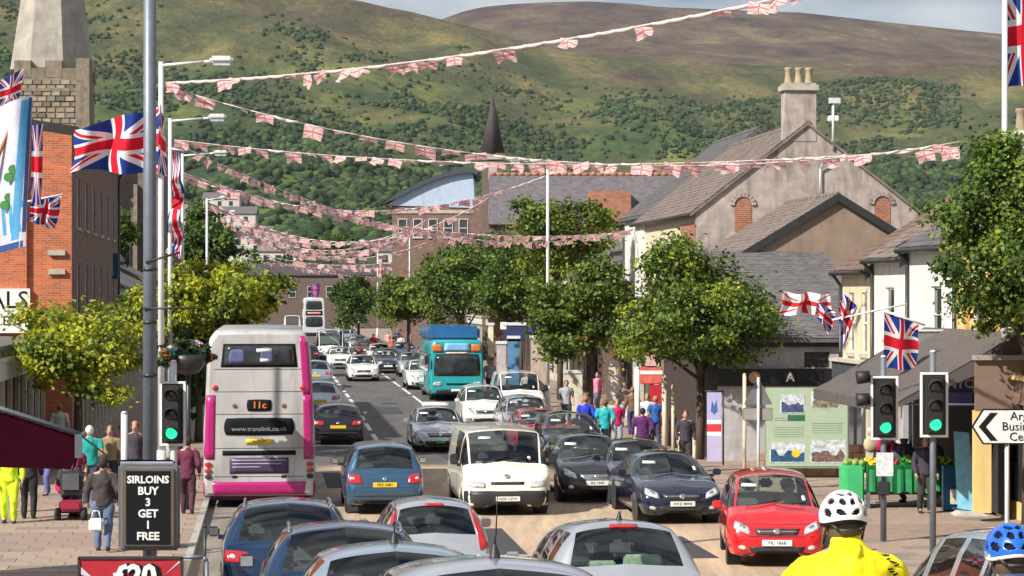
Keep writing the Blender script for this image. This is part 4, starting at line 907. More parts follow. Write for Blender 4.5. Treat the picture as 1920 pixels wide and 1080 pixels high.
    if seats:
        sw=bmesh.new(); lathe(sw,[(.17,-.012),(.19,0),(.17,.012)],16,'y',c=(.36,y+.52,hz-.05)); obj('steering_wheel',sw,PLA,t)
        ys=S['rf']+.52
        rows=[ys]+([ys+.95] if not van else [])
        for k,yy in enumerate(rows):
            for sx in ((-.36,.36) if k==0 else (-.40,0,.40)):
                b=bmesh.new(); box(b,sx-.22,sx+.22,yy-.42,yy+.05,.42,.58,bev=.05)
                b2=bmesh.new(); box(b2,-.21,.21,-.06,.06,0,.58 if k==0 else .50,bev=.045); bmesh.ops.rotate(b2,verts=b2.verts,matrix=Matrix.Rotation(-.22,3,'X')); bmesh.ops.translate(b2,verts=b2.verts,vec=(sx,yy+.02,.52))
                mm=bpy.data.meshes.new('t'); b2.to_mesh(mm); b2.free(); b.from_mesh(mm); zt=.52+.60+(.12 if H>1.55 else 0)
                o=obj('seat',b,SEAT,t); obj('headrest',BX(sx-.13,sx+.13,yy+.12,yy+.21,zt-.02,zt+.16,bev=.04),SEAT,o)
    if driver:
        b=bmesh.new(); ball(b,Vector((.36,S['rf']+.40,H-.36)),.11,2,(.85,1,1.15)); ho=obj('driver_head',b,M('skin',(.42,.25,.18),.5),t)
        b=bmesh.new(); ball(b,Vector((.36,S['rf']+.44,H-.72)),.24,2,(1,.6,1.15)); cyl(b,(.2,S['rf']+.35,H-.62),(.28,y+.5,hz-.02),.05,.04); cyl(b,(.52,S['rf']+.35,H-.62),(.44,y+.5,hz-.02),.05,.04); obj('driver_jacket',b,driver,t)
    if rails:
        for s in (1,-1):
            b=bmesh.new(); pts=[]
            for k in range(9):
                yy=S['rf']+.25+(S['rr']-S['rf']-.35)*k/8; h=bvh.ray_cast(Vector((s*S['rw']*.93,yy,4)),Vector((0,0,-1)))[0]; pts.append(h+Vector((0,0,.05 if 0<k<8 else .0)))
            tube(b,pts,.017,6); obj('roof_rail',b,CHR if rails=='c' else PLA,t)
    if aerial:
        ya=S['rr']-.25 if aerial>0 else S['rf']+.12; h=bvh.ray_cast(Vector((0,ya,4)),Vector((0,0,-1)))[0]; b=bmesh.new()
        lathe(b,[(.035,-.01),(.03,.02),(.014,.07),(.009,.09)],10,'z',c=h); cyl(b,h+Vector((0,0,.08)),h+Vector((0,.10,abs(aerial)*.45)),.0075,.006,6); cyl(b,h+Vector((0,.10,abs(aerial)*.45)),h+Vector((0,.2,abs(aerial))),.0045,.003,6); obj('aerial',b,PLA,t)
    if roofsign:
        b=bmesh.new(); box(b,-.45,.45,S['rf']+.25,S['rf']+.45,H+.01,H+.16,bev=.04); obj('roof_sign',b,WHT,t)
    # sticker and tax disc on the windscreen
    q=[(-.56,H-.22),(-.28,H-.22),(-.28,H-.17),(-.54,H-.17)]
    P_('sunstrip_sticker',q,'f',PLW,off=.004,n=2,m=1); 
    P_('tax_disc',[(.50,hz+.10),(.60,hz+.10),(.58,hz+.19),(.49,hz+.19)],'f',WHT,off=.004,n=2,m=1,round_=1)
    return t
def carpos(px,Y,kind,away=False):
    """nearest end of the vehicle at distance Y, under pixel column px"""
    L=SPEC[kind]['L'] if isinstance(kind,str) else kind; u,v=UV(GX(px,Y),Y); v+=L/2; x,y=W(u,v); return (x,y,gz(y)),(ANG+PI if away else ANG)
PROTO={}
def carp(kind,label,pnt,px,Y,away=False,pitch=True,copy=False,sz=.95,turn=0,**kw):
    loc,rz=carpos(px,Y,kind,away)
    if copy and kind in PROTO:
        pr,pp=PROTO[kind]; kw2={k:kw[k] for k in ('group',) if k in kw}
        t,objs=dup(pr,loc,rz,label,**kw2); t['category']=kw.get('cat','car'); repaint(objs,pp,pnt)
    else:
        t=car(kind,label,pnt,loc,rz,**kw); PROTO.setdefault(kind,(t,pnt)) if copy else None
    t.scale.z=sz; t.rotation_euler.z+=R(turn)
    if pitch:
        sl_=math.atan((gz(loc[1]+1.5)-gz(loc[1]-1.5))/3); t.rotation_euler.x=sl_ if not away else -sl_
    return t
SILV=paint('silver',(.50,.53,.57),.6,.3); NAVY=paint('navy',(.006,.012,.036),.15,.22); BLUE=paint('steel_blue',(.035,.095,.175),.4,.28); RED=paint('red',(.62,.006,.012),.1,.28)
WHITE=paint('white',(.72,.72,.69),0,.35); CREAM=paint('cream_white',(.74,.72,.62),0,.4); DARK=paint('dark_grey',(.014,.016,.022),.2,.22); BLACK=paint('black',(.010,.010,.014),.2,.2); DBLU=paint('deep_blue',(.008,.032,.085),.3,.16)
LBLU=paint('pale_blue_silver',(.33,.40,.50),.55,.28)
FG='traffic queuing up at the junction'; PK='cars parked along the right kerb'; TR='traffic along the road'
ORNGT=M('orange_toy',(.6,.25,.08))
# foreground, driving away down the street
carp('hatch','silver car roof with tall black whip aerial at bottom centre, nearest of the queue',SILV,955,13.2,True,sz=1.0,group=FG,aerial=.36,lamps='high',style='x')
carp('hatch','pale blue-silver car roof with black aerial between the silver roof and the dark estate',LBLU,750,18.2,True,sz=1.0,group=FG,aerial=.34,lamps='low')
carp('estate','dark blue estate car with chrome roof rails just behind the pale blue roof',DBLU,652,24,True,sz=1.0,group=FG,rails='c',aerial=0,lamps='low')
carp('suv','deep blue tall car with roof rails at the kerb in front of the bus',DBLU,540,32,True,sz=.97,group=FG,rails='c')
carp('hatch','silver hatchback with tall red tail lights beside its rear window',SILV,818,35.5,True,sz=1.06,group=FG,brake=1,lamps='high',plate='SXZ 4172')
_cz=carp('hatch','silver hatchback with a red brake lamp strip above its wide rear window with brightening boxes',SILV,1183,25.2,True,sz=1.04,group=FG,brake=1.1,aerial=.12,plate='')
obj('see_through_light_boxes',(lambda b:(box(b,-.42,-.02,1.30,1.50,.92,1.12,bev=.02),box(b,.08,.40,1.38,1.52,.92,1.06,bev=.02),b)[2])(bmesh.new()),M('see_through_pale_green',(.50,.60,.46),.7,var=.4,scale=6),bpy.data.objects[_cz.name],kind='stuff')  # pale boxes added inside to imitate light seen through the car
carp('mpv','silver people carrier half out of the frame at bottom right beside the blue helmet',SILV,2105,17.5,True,sz=.99,group=FG)
carp('mpv','steel blue small people carrier with yellow rear plate beside the bus',BLUE,722,52.2,True,sz=.93,group=TR,lamps='round',plate='FEZ 2081')
carp('golf','black hatchback with red tail lights driving away ahead of the blue people carrier',BLACK,634,80,True,sz=.92,group=TR,plate='')
carp('golf','silver hatchback half hidden behind the pink corner of the bus, nearer one',SILV,600,96,True,group=TR,copy=True)
carp('golf','grey hatchback half hidden behind the bus, further one',LBLU,592,122,True,group=TR,copy=True)
# oncoming
carp('mpv','bright red small people carrier facing the camera at the right kerb',RED,1490,41.9,turn=-8.5,group=TR,plate='FIL 1868',driver=M('driver_red',(.5,.05,.06)),style='x')
vn=carp('transit','cream white van coming towards the camera with black front bumper',CREAM,952,52.0,sz=.90,cat='van',group=TR,plate='AJ58 UZW',seats=True)
b=bmesh.new(); b2=bmesh.new()
for x0,c0 in ((-.62,0),(-.35,0),(.1,1),(.34,0),(.55,1)): box(b if c0==0 else b2,x0,x0+.16,-1.62,-1.50,1.16,1.26,bev=.01)
db_=[c for c in bpy.data.objects if c.parent==vn and c.name.startswith('dashboard')][0]
obj('dashboard_paper',b,WHT,db_,kind='stuff'); obj('dashboard_toy',b2,ORNGT,db_,kind='stuff')
tx=carp('golf','silver taxi with white roof sign and small green plate under its grille',SILV,826,76,sz=.93,cat='taxi',group=TR,roofsign=True,name='taxi')
obj('licence_plate',BX(-.14,.14,-.02,.0,.33,.42,bev=.005),M('green_plate',(.02,.42,.15)),tx,loc=(0,-2.14,0))
carp('saloon','navy car parked behind the red car, nearest of the dark parked row',NAVY,1280,50.0,sz=.93,group=PK,plate='KKZ 8898',style='x')
carp('saloon','navy saloon squeezed between the two dark parked cars',NAVY,1222,54.5,sz=.93,group=PK,plate='')
carp('golf','dark grey car with silver grille parked next to the cream van',DARK,1120,55.2,sz=1.0,group=PK,plate='IIG 1947',grillec=CHR,style='x')
carp('mpv','dark blue tall car with wide windscreen parked behind the dark grey car',NAVY,1082,66,sz=.97,group=PK)
carp('hatch','red hatchback parked between the dark blue tall car and the silver estate',RED,1020,74,group=PK,copy=True)
carp('estate','silver estate car parked in front of the white vans',SILV,996,82,group=PK,copy=True)
carp('van','white van parked behind the silver estate car',WHITE,980,93,sz=.98,cat='van',group=PK,copy=True)
carp('mpv','white compact car beside the parked white van, nearest the coach',WHITE,912,89,sz=.93,group=PK)
carp('golf','white hatchback facing the camera in the middle lane, nearest of the far traffic',WHITE,682,131,group=TR,copy=True)
carp('hatch','pale hatchback just left behind the white hatchback',WHITE,638,152,group=TR,copy=True)
carp('bigvan','large white van with black windscreen left of the far cars',WHITE,621,163,cat='van',group=TR,copy=True)
carp('golf','white car behind the middle white hatchback',WHITE,714,160,group=TR,copy=True)
carp('estate','dark blue car to the right of the middle white hatchback',NAVY,728,144,group=TR,copy=True)
carp('hatch','silver car next to the teal coach, nearer one',SILV,775,138,group=TR,copy=True)
carp('estate','white car next to the teal coach, half hidden by it',WHITE,797,120,group=TR,copy=True)
FARC=[(672,195,'hatch',SILV,'small silver car far down the road right of the white van'),(655,228,'estate',LBLU,'pale blue car far down the road'),(686,176,'hatch',RED,'red car far down the road'),(648,262,'golf',WHITE,'tiny white car beside the distant bus'),
 (700,182,'golf',WHITE,'tiny white car parked far along under the trees'),(497,205,'golf',SILV,'silver car parked far off above the roof of the bus'),(518,222,'estate',NAVY,'dark car parked far off above the roof of the bus'),(534,245,'hatch',WHITE,'white car parked far off above the roof of the bus'),(548,270,'bigvan',WHITE,'white van parked far off beside the distant bus'),(575,160,'golf',DARK,'dark car behind the bus in the left lane'),(760,165,'golf',BLUE,'blue car parked far along the right kerb'),(744,190,'golf',SILV,'silver car parked far along the right kerb')]
for px,Y,k,pn,lb in FARC: carp(k,lb,pn,px,Y,away=(px<600),copy=True,group='distant cars',sz=.95,cat='van' if k=='bigvan' else 'car')
# ---- double decker seen from behind ----
BW=M('bus_cream',(.45,.44,.435),.42,var=.14,scale=1.2,coat=.4,dirt=.6); BPK=M('bus_magenta',(.40,.010,.15),.35,var=.10,coat=.5,dirt=.1)
def rbox(w,h,l,z0=.3,taper=.93,bulge=.06):
    """bus body: rounded, upper deck a little narrower, ends curved"""
    rings=[]; prof=[]
    for (x,z) in [(w*.49,z0),(w*.5,z0+.35),(w*.5,h*.45),(w*.5*(taper+1)/2,h*.62),(w*.5*taper,h*.88),(w*.5*taper-.05,h*.955),(w*.5*taper-.18,h-.01),(0,h)]: prof.append((x,z))
    full=prof+[(-x,z) for x,z in prof[-2::-1]]
    bm=bmesh.new()
    ys=[(-l/2,.93,.10),(-l/2+.05,.975,.03),(-l/2+.18,1,0),(l/2-.18,1,0),(l/2-.05,.975,.03),(l/2,.93,.10)]
    for y,s,dz in ys: rings.append([bm.verts.new((x*s,y,z-dz*(z/h)+(dz if z<1 else 0))) for x,z in full])
    n=len(full)
    for A,B in zip(rings[:-1],rings[1:]):
        for k in range(n-1):
            f=bm.faces.new((A[k],A[k+1],B[k+1],B[k])); f.smooth=True
        bm.faces.new((A[0],B[0],B[n-1],A[n-1]))
    bm.faces.new(rings[0][::-1]); bm.faces.new(rings[-1]); bmesh.ops.recalc_face_normals(bm,faces=bm.faces); return bm
def bvh_of(o): return BVHTree.FromPolygons([v.co for v in o.data.vertices],[list(p.vertices) for p in o.data.polygons])
def ddbus(name,label,px,Y,back=True,w=2.5,h=4.3,l=10.4,body=BW):
    loc,rz=carpos(px,Y,l,back); t=thing(name,label,'bus',loc,rz,None)
    b=obj('body',rbox(w,h,l),body,t); V=bvh_of(b); PP=lambda nm,q,mat,ax='r',**k: obj(nm,patch(V,q,ax,**k),mat,t)
    wh=bmesh.new(); tm,rm=wheel_mesh(.48)
    for yy in (-l/2+2.3,l/2-3):
        for s in (1,-1):
            o=bpy.data.objects.new('wheel',tm); COL.objects.link(o); o.parent=t; o.location=(s*(w/2-.15),yy,.48); o.rotation_euler.z=0 if s>0 else PI
            q=bpy.data.objects.new('rim',rm); COL.objects.link(q); q.parent=o
    obj('underframe',BX(-w*.44,w*.44,-l/2+.3,l/2-.25,.2,.45),TRIM,t)
    for s,ax in ((1,'R'),(-1,'L')):
        for z0,z1 in ((1.35,2.1),(3.0,3.75)):
            for k in range(6):
                y0=-l/2+.9+k*1.45; PP('window',[(y0,z0),(y0+1.35,z0),(y0+1.35,z1),(y0,z1)],SHOPGL,ax,off=.01,n=2,m=2)
        PP('side_band',[(-l/2+.3,.5),(l/2-.3,.5),(l/2-.3,1.0),(-l/2+.3,1.0)],BPK if body is BW else body,ax,off=.008,n=4,m=2)
    return t,V,PP
t,V,PP=ddbus('double_decker_bus','grey-white double decker bus with magenta corners seen from behind at the left kerb',486,54.0)
t.scale.z=.935
h,w_=4.3,2.5
PP('upper_rear_window',[(-.86,3.42),(.86,3.42),(.80,3.98),(-.80,3.98)],INK,off=.012,n=8)
uw=PP('window_glass',[(-.80,3.47),(.80,3.47),(.75,3.93),(-.75,3.93)],SHOPGL,off=.018,n=8)
for q in ([(-.32,3.5),(-.02,3.5),(-.04,3.9),(-.30,3.9)],[(.30,3.5),(.70,3.5),(.66,3.85),(.33,3.85)]): obj('seat_back',patch(V,q,'r',off=.021,round_=.5),M('seat_blue',(.09,.10,.22),.8),uw)
for q in ([(-.28,3.78),(.06,3.78),(.06,3.86),(-.28,3.86)],[(-.22,3.55),(-.02,3.55),(-.02,3.62),(-.22,3.62)]): obj('window_notice',patch(V,q,'r',off=.025,n=2,m=1),PLW,uw)
PP('corner_panel',[(1.0,1.2),(1.23,1.2),(1.18,2.75),(.98,2.75)],BPK,off=.012,n=4,m=8); PP('corner_panel',[(-1.23,1.2),(-1.0,1.2),(-.98,2.75),(-1.18,2.75)],BPK,off=.012,n=4,m=8)
PP('corner_panel',[(-1.18,2.75),(-.98,2.75),(-.90,4.17),(-1.08,4.17)],BPK,off=.012,n=4,m=8)
PP('rear_bumper',[(-1.22,.30),(1.22,.30),(1.23,.66),(-1.23,.66)],BPK,off=.03,n=10,th=.06)
PP('number_blind',[(-.28,2.36),(.28,2.36),(.28,2.64),(-.28,2.64)],INK,off=.02,round_=.3)
text('11c',.22,LAMB,t,(0,5.232,2.5),rot=(PI/2,0,PI),name='route_number',bold=.006)
q=PP('lower_rear_window',[(-.80,1.78),(.80,1.78),(.78,2.20),(-.78,2.20)],INK,off=.02,n=8,round_=.25)
text('www.translink.co.uk',.15,M('blind_grey',(.30,.30,.31)),t,(0,5.235,1.93),rot=(PI/2,0,PI),name='web_lettering',space=1.0)
for s in (1,-1):
    for z,mm in ((1.08,LREAD),(.93,LREAD),(.79,PLA)):
        PP('tail_lamp',[(s*1.13-.07,z-.06),(s*1.13+.07,z-.06),(s*1.13+.07,z+.06),(s*1.13-.07,z+.06)],mm,off=.03,round_=1)
    b=bmesh.new(); ball(b,Vector((s*.98,5.19,2.92)),.075,2,(1,.6,1)); obj('marker_lamp',b,LREAD,t)
    PP('reflector',[(s*.55-.05,2.44),(s*.55+.05,2.44),(s*.55+.05,2.54),(s*.55-.05,2.54)],M('brown_reflector',(.25,.08,.04),.3),off=.02,round_=1)
    PP('tow_eye',[(s*.55-.06,.76),(s*.55+.06,.76),(s*.55+.05,.81),(s*.55-.05,.81)],INK,off=.015)
PP('number_plate',[(-.30,1.58),(.30,1.58),(.30,1.69),(-.30,1.69)],PLY,off=.03,m=1)
text('JEZ 8127',.085,INK,t,(0,5.245,1.635),rot=(PI/2,0,PI),name='plate_lettering',ext=.002)
for z in (.78,1.46,2.28,2.82,3.36): PP('panel_seam',[(-1.0,z),(1.0,z),(1.0,z+.014),(-1.0,z+.014)],TRIM,off=.004,m=1,n=8)
PP('vent_slot',[(-.82,1.30),(.82,1.30),(.82,1.41),(-.82,1.41)],INK,off=.012,m=1,n=8)
q=PP('advert_panel',[(-.66,.86),(.66,.86),(.66,1.24),(-.66,1.24)],M('aubergine',(.06,.035,.09),.5),off=.014,n=8)
for k,(x0,x1) in enumerate(((-.6,.6),(-.6,.5),(-.6,.05))):
    z=1.19-k*.08; obj('printed_line',patch(V,[(-x1,z-.03),(-x0,z-.03),(-x0,z),(-x1,z)],'r',off=.018,n=6,m=1,th=.006),M('pale_print',(.34,.32,.38)),q)
BSV=M('bus_silver',(.55,.56,.58),.4,coat=.4)
t,V,PP=ddbus('double_decker_bus','silver double decker bus coming down from the far end of the road',589,270,False,body=BSV)
PP('windscreen',[(-1.0,1.0),(1.0,1.0),(.95,2.2),(-.95,2.2)],SHOPGL,'f',off=.012,round_=.35,n=8); PP('upper_windscreen',[(-.95,2.95),(.95,2.95),(.85,3.95),(-.85,3.95)],SHOPGL,'f',off=.012,round_=.25,n=8)
PP('destination_blind',[(-.95,2.3),(.95,2.3),(.95,2.85),(-.95,2.85)],INK,'f',off=.012); PP('blind_text',[(-.75,2.48),(.75,2.48),(.75,2.68),(-.75,2.68)],M('blind_led',(.75,.22,.16),.5,emit=.3),'f',off=.02,m=1)
# ---- teal coach ----
TEAL=M('teal_paint',(.02,.33,.36),.3,coat=.8,var=.08); CBLU=M('coach_blue',(.02,.12,.30),.35,coat=.6,var=.15); SKYB=M('coach_light_blue',(.20,.45,.68),.35,coat=.5); ORNG=M('coach_orange',(.55,.16,.04),.4)
loc,rz=carpos(857,108,8.5,False); t=thing('coach','teal and blue coach with wide dark windscreen and orange corners coming towards the camera','coach',loc,rz)
b=obj('body',rbox(2.42,2.75,8.5,z0=.28,taper=.97),TEAL,t); V=bvh_of(b); PP=lambda nm,q,mat,ax='f',**k: obj(nm,patch(V,q,ax,**k),mat,t)
PP('windscreen',[(-1.08,1.12),(1.08,1.12),(1.0,2.12),(-1.0,2.12)],SHOPGL,off=.015,n=8,round_=.15)
PP('roof_pod',[(-.6,2.25),(.6,2.25),(.55,2.6),(-.55,2.6)],SKYB,off=.06,n=6,th=.1); 
for s in (1,-1): PP('corner_pod',[(s*.87-.24,2.22),(s*.87+.24,2.22),(s*.87+.18,2.52),(s*.87-.24,2.56)],ORNG,off=.05,n=4,th=.09,round_=.3)
PP('destination_panel',[(-.5,2.12),(.5,2.12),(.5,2.2),(-.5,2.2)],M('pale_pink_panel',(.7,.5,.5)),off=.03,m=1)
PP('grille',[(-.45,.72),(.45,.72),(.5,.80),(-.5,.80)],INK,off=.015); PP('front_bumper',[(-1.18,.30),(1.18,.30),(1.2,.52),(-1.2,.52)],PLA,off=.04,n=8)
PP('number_plate',[(-.26,.42),(.26,.42),(.26,.53),(-.26,.53)],PLW,off=.055,m=1)
for s in (1,-1):
    q=[(s*.9-.2,.68),(s*.9+.2,.68),(s*.9+.18,.88),(s*.9-.18,.84)]; PP('headlight',q,LCLR,off=.02,round_=.5)
    b=bmesh.new(); tube(b,[(s*1.15,-4.1,2.1),(s*1.38,-4.35,2.05)],.02); box(b,s*1.40-.07,s*1.40+.07,-4.42,-4.3,1.65,2.05,bev=.03); obj('door_mirror',b,PLA,t)
    PP('side_windows',[(-3.4,1.3),(3.8,1.3),(3.8,2.1),(-3.4,2.1)],SHOPGL,'R' if s>0 else 'L',off=.012,n=8)
obj('luggage_box',BX(-1.2,1.15,-3.0,4.0,2.70,3.35,bev=.12),CBLU,t); tm,rm=wheel_mesh(.42)
for yy in (-2.9,2.4):
    for s in (1,-1):
        o=bpy.data.objects.new('wheel',tm); COL.objects.link(o); o.parent=t; o.location=(s*1.06,yy,.42); o.rotation_euler.z=0 if s>0 else PI
        q=bpy.data.objects.new('rim',rm); COL.objects.link(q); q.parent=o
# ---------------- trees ----------------
def leafmat(name,col,tr=.3): return M(name,col,.55,var=.35,scale=1.1,spec=.3,tr=tr)
LG=leafmat('leaf_green',(.100,.165,.026)); LD=leafmat('leaf_dark',(.050,.09,.020)); LY=leafmat('leaf_yellow_green',(.40,.42,.03)); LO=leafmat('leaf_olive',(.20,.25,.034)); LR=leafmat('leaf_brown',(.20,.09,.02)); LT=leafmat('leaf_teal',(.01,.10,.11))
BARK=M('bark',(.09,.065,.045),.95,var=.35,scale=9,bump=.8,aniso=(1,1,.25))
def crownmesh(seed,rx,ry,rz,n,ls,mats,wts,K=70,core=.45,lob=.35,cone=0):
    rng=np.random.default_rng(seed); S_=np.array([rx,ry,rz]); L=[]
    while len(L)<9:
        d=rng.normal(size=3); d/=np.linalg.norm(d)
        if d[2]<-.75: continue
        L.append((d*rng.uniform(.35,.68),rng.uniform(.30,.50)))
    L.append((np.array([0,0,.05]),.50)); K=int(K*1.5); C=[];LC=[];
    for k in range(K):
        c,r=L[rng.integers(0,len(L))]; d=rng.normal(size=3); d/=np.linalg.norm(d); q=c+d*r*rng.uniform(.55,1.05)*(1.25 if rng.random()<.06 else 1)
        tp=1-cone*max(0,q[2]+.25); C.append(q*np.array([tp,tp,1])); LC.append(c)
    C=np.array(C); LC=np.array(LC); ci=rng.integers(0,K,n); sg=rng.uniform(.06,.15,K)*min(rx,rz)
    P0=C[ci]*S_+rng.normal(size=(n,3))*sg[ci][:,None]*np.array([1,1,.7])
    nrm=rng.normal(size=(n,3))*.75+(P0/S_-LC[ci])*1.6+np.array([0,0,.55]); nrm/=np.linalg.norm(nrm,axis=1)[:,None]
    a=np.cross(nrm,rng.normal(size=(n,3))); a/=np.linalg.norm(a,axis=1)[:,None]; b=np.cross(nrm,a); L_=ls*rng.uniform(.5,1.35,n)[:,None]
    V=np.stack([P0-a*L_*.5,P0+b*L_*.36+nrm*L_*.1,P0+a*L_*.5,P0-b*L_*.36+nrm*L_*.1],1).reshape(-1,3)
    F=np.arange(n*4).reshape(-1,4); me=npmesh('crown',V,F,None)
    for m in mats: me.materials.append(m)
    pick=rng.choice(len(mats),K,p=wts); mi=pick[ci]; sw=rng.random(n)<.3; mi[sw]=rng.choice(len(mats),sw.sum(),p=wts); me.polygons.foreach_set('material_index',mi.astype(np.int32)); return me
def tree(label,px,Y,top,bot,wpx,ground=None,mats=(LG,LD,LO),wts=(.5,.25,.25),seed=1,n=9000,ls=.17,group='street trees',trunk_r=.13,name='street_tree',K=70,u=None,cone=0):
    s=FPX/Y; x=GX(px,Y); zg=gz(Y)+.1; zt=CAMZ-(top-HY)/s; zb=CAMZ-(bot-HY)/s; cz=(zt+zb)/2; rz=(zt-zb)/2; rx=wpx/s/2
    t=thing(name,label,'tree',(x,Y,zg),0,group); h=cz-zg
    bm=bmesh.new(); rr=random.Random(seed); cyl(bm,(0,0,-.1),(.03,0,h*.55),trunk_r*1.15,trunk_r*.85,10); cyl(bm,(.03,0,h*.55),(-.04,.05,h*1.05),trunk_r*.85,trunk_r*.45,8)
    tr=obj('trunk',bm,BARK,t); bm=bmesh.new()
    for k in range(9):
        a=rr.uniform(0,6.28); z0=h*rr.uniform(.5,.85); e=Vector((math.cos(a)*rx*.7,math.sin(a)*rx*.7,z0+rz*rr.uniform(.3,1.0))); m_=Vector((e.x*.4,e.y*.4,z0+(e.z-z0)*.6)); cyl(bm,(0,0,z0),m_,trunk_r*.5,trunk_r*.28,6); cyl(bm,m_,e,trunk_r*.28,trunk_r*.08,5)
    obj('limb',bm,BARK,t)
    me=crownmesh(seed,rx*.95,rx*.95,rz*.95,int(n*1.5),ls*.92,mats,wts,K,cone=cone); o=obj('crown',me,parent=t,loc=(0,0,h),kind='stuff'); return t
T=tree
T('yellow-green tree left of the tall grey pole in front of the white shop wall',145,66,515,795,380,mats=(LY,LO,LG),wts=(.5,.3,.2),seed=3,n=10000,ls=.17)
T('yellow-green tree right of the tall grey pole above the teal flower basket',408,72,468,680,350,mats=(LY,LO,LD),wts=(.45,.3,.25),seed=4,n=9500,ls=.17)
T('yellow-green tree directly behind the tall grey pole filling the gap between its neighbours',282,75,505,700,230,mats=(LY,LO,LG,LD),wts=(.35,.3,.2,.15),seed=33,n=7000,ls=.17)
T('dark tree trunk and low crown behind the bus beside the left pavement',372,80,500,900,90,mats=(LD,LG),wts=(.6,.4),seed=14,n=6000)
T('big dark conifer-like tree left behind the flag poles',392,135,362,530,150,mats=(LD,LG),wts=(.7,.3),seed=5,n=9000,ls=.24)
T('olive tree beside the church nave',212,140,375,520,110,mats=(LD,LO,LG),wts=(.4,.3,.3),seed=6,n=5000,ls=.24)
T('bright green tree left of the hanging banner, largest in the right-hand row',1312,70,412,738,370,mats=(LG,LO,LY,LD),wts=(.42,.27,.06,.25),seed=7,n=23000,ls=.15,K=130,cone=.38)
T('tree left of the largest right-hand tree, beside the red shop sign',1105,88,462,705,260,seed=8,cone=.3,n=9500)
T('tree behind the parked white vans with slim pale trunk',975,112,425,660,270,seed=9,n=9500,ls=.2)
T('tree above the teal coach',868,132,448,650,240,seed=10,n=8000,ls=.23)
T('tree left of the coach over the far parked cars',765,165,485,640,190,seed=11,n=7000,ls=.26)
T('dark tree furthest along the right side, near the distant bus',672,225,515,622,120,mats=(LD,LG),wts=(.6,.4),seed=12,n=5000,ls=.3)
T('tall tree with olive and rusty leaves rising in front of the long hall roof',1050,107,350,560,250,mats=(LO,LG,LR,LD),wts=(.4,.25,.1,.25),seed=13,n=9500,ls=.2)
T('dark tree filling the gap behind the middle row of trees',920,150,405,610,280,mats=(LD,LG),wts=(.5,.5),seed=15,n=8000,ls=.24)
T('large leafy tree at the right edge of the view beside the direction sign',1925,47.5,160,760,400,mats=(LG,LD,LO,LY),wts=(.45,.32,.19,.04),seed=16,n=38000,ls=.12,K=170,trunk_r=.10)
T('low bush of a tree above the white shop opposite the cream house',1215,82,545,690,150,mats=(LO,LY,LG),wts=(.4,.25,.35),seed=17,n=5500)
for k,(px,Y,tp,bt_,wd) in enumerate(((480,300,520,600,70),(640,330,525,600,60),(620,420,430,490,170),(1840,140,380,520,180),(735,300,505,600,60))):
    T(['dark tree above the roof of the bus far off','dark tree right of the distant bus','dark copse low on the hillside behind the bunting','bushy trees behind the right-hand houses','dark tree behind the distant parked cars'][k],px,Y,tp,bt_,wd,mats=(LD,LG),wts=(.6,.4),seed=20+k,n=4500,ls=.4 if Y>200 else .25,group='background trees',name='tree')
for k,(px,Y,tp,bt_,wd) in enumerate(((535,345,472,590,110),(665,350,478,590,90),(470,352,462,585,110),(600,352,488,580,70))):
    T(['dark tree behind the brick buildings at the end of the road, over the bus','dark tree behind the end of the road, right of the distant bus','dark tree behind the yellow-green left tree at the end of the road','small dark tree directly above the distant bus'][k],px,Y,tp,bt_,wd,mats=(LD,LG),wts=(.7,.3),seed=40+k,n=4000,ls=.5,group='background trees',name='tree')
# ---------------- lamp posts and poles ----------------
LPG='white street lamps along the road'
def lamp(label,px,Y,top,arm,side,group=LPG,r=.075):
    s=FPX/Y; g=G(px,Y,.1); H=CAMZ-(top-HY)/s-g.z; t=thing('street_lamp',label,'street lamp',g,0,group)
    b=bmesh.new(); cyl(b,(0,0,-.2),(0,0,1.2),r*1.5,r*1.5,12); cyl(b,(0,0,1.2),(0,0,H),r,r*.75,12); obj('post',b,GRYP,t)
    L_=arm/s; b=bmesh.new(); tube(b,[(0,0,H-.08),(side*L_*.6,0,H),(side*L_*.75,0,H+.02)],.035,8); a=obj('arm',b,GRYP,t)
    b=bmesh.new(); x0,x1=side*L_*.68,side*L_; box(b,min(x0,x1),max(x0,x1),-.14,.14,H-.03,H+.13,bev=.05); l=obj('lamp_head',b,GRYP,t); obj('lens',BX(min(x0,x1)+.08,max(x0,x1)-.05,-.1,.1,H-.10,H-.025,bev=.02),LCLR,l); return t
lamp('white street lamp carrying the large flag beside the tall grey pole',302,54,116,135,1); lamp('second white street lamp on the left, with the long drooping flag',319,71,222,105,1); lamp('third white street lamp on the left, smaller behind the drooping flag',342,92,288,85,1)
lamp('white street lamp on the right with its arm against the long hall roof',1027,95,302,72,-1)
for k,(px,Y,tp,sd) in enumerate(((388,118,372,1),(407,142,398,1),(768,205,430,-1),(708,240,452,-1),(436,200,446,1))):
    lamp(['fourth white lamp on the left at the dark conifer','slim distant lamp left of the bunting','distant lamp at the middle of the bunting on the right','furthest lamp on the right with a purple flag','furthest lamp on the left'][k],px,Y,tp,35,sd)
t=lamp('white lamp post at far right rising through the leafy tree behind the direction sign',1884,50.2,-90,120,-1)
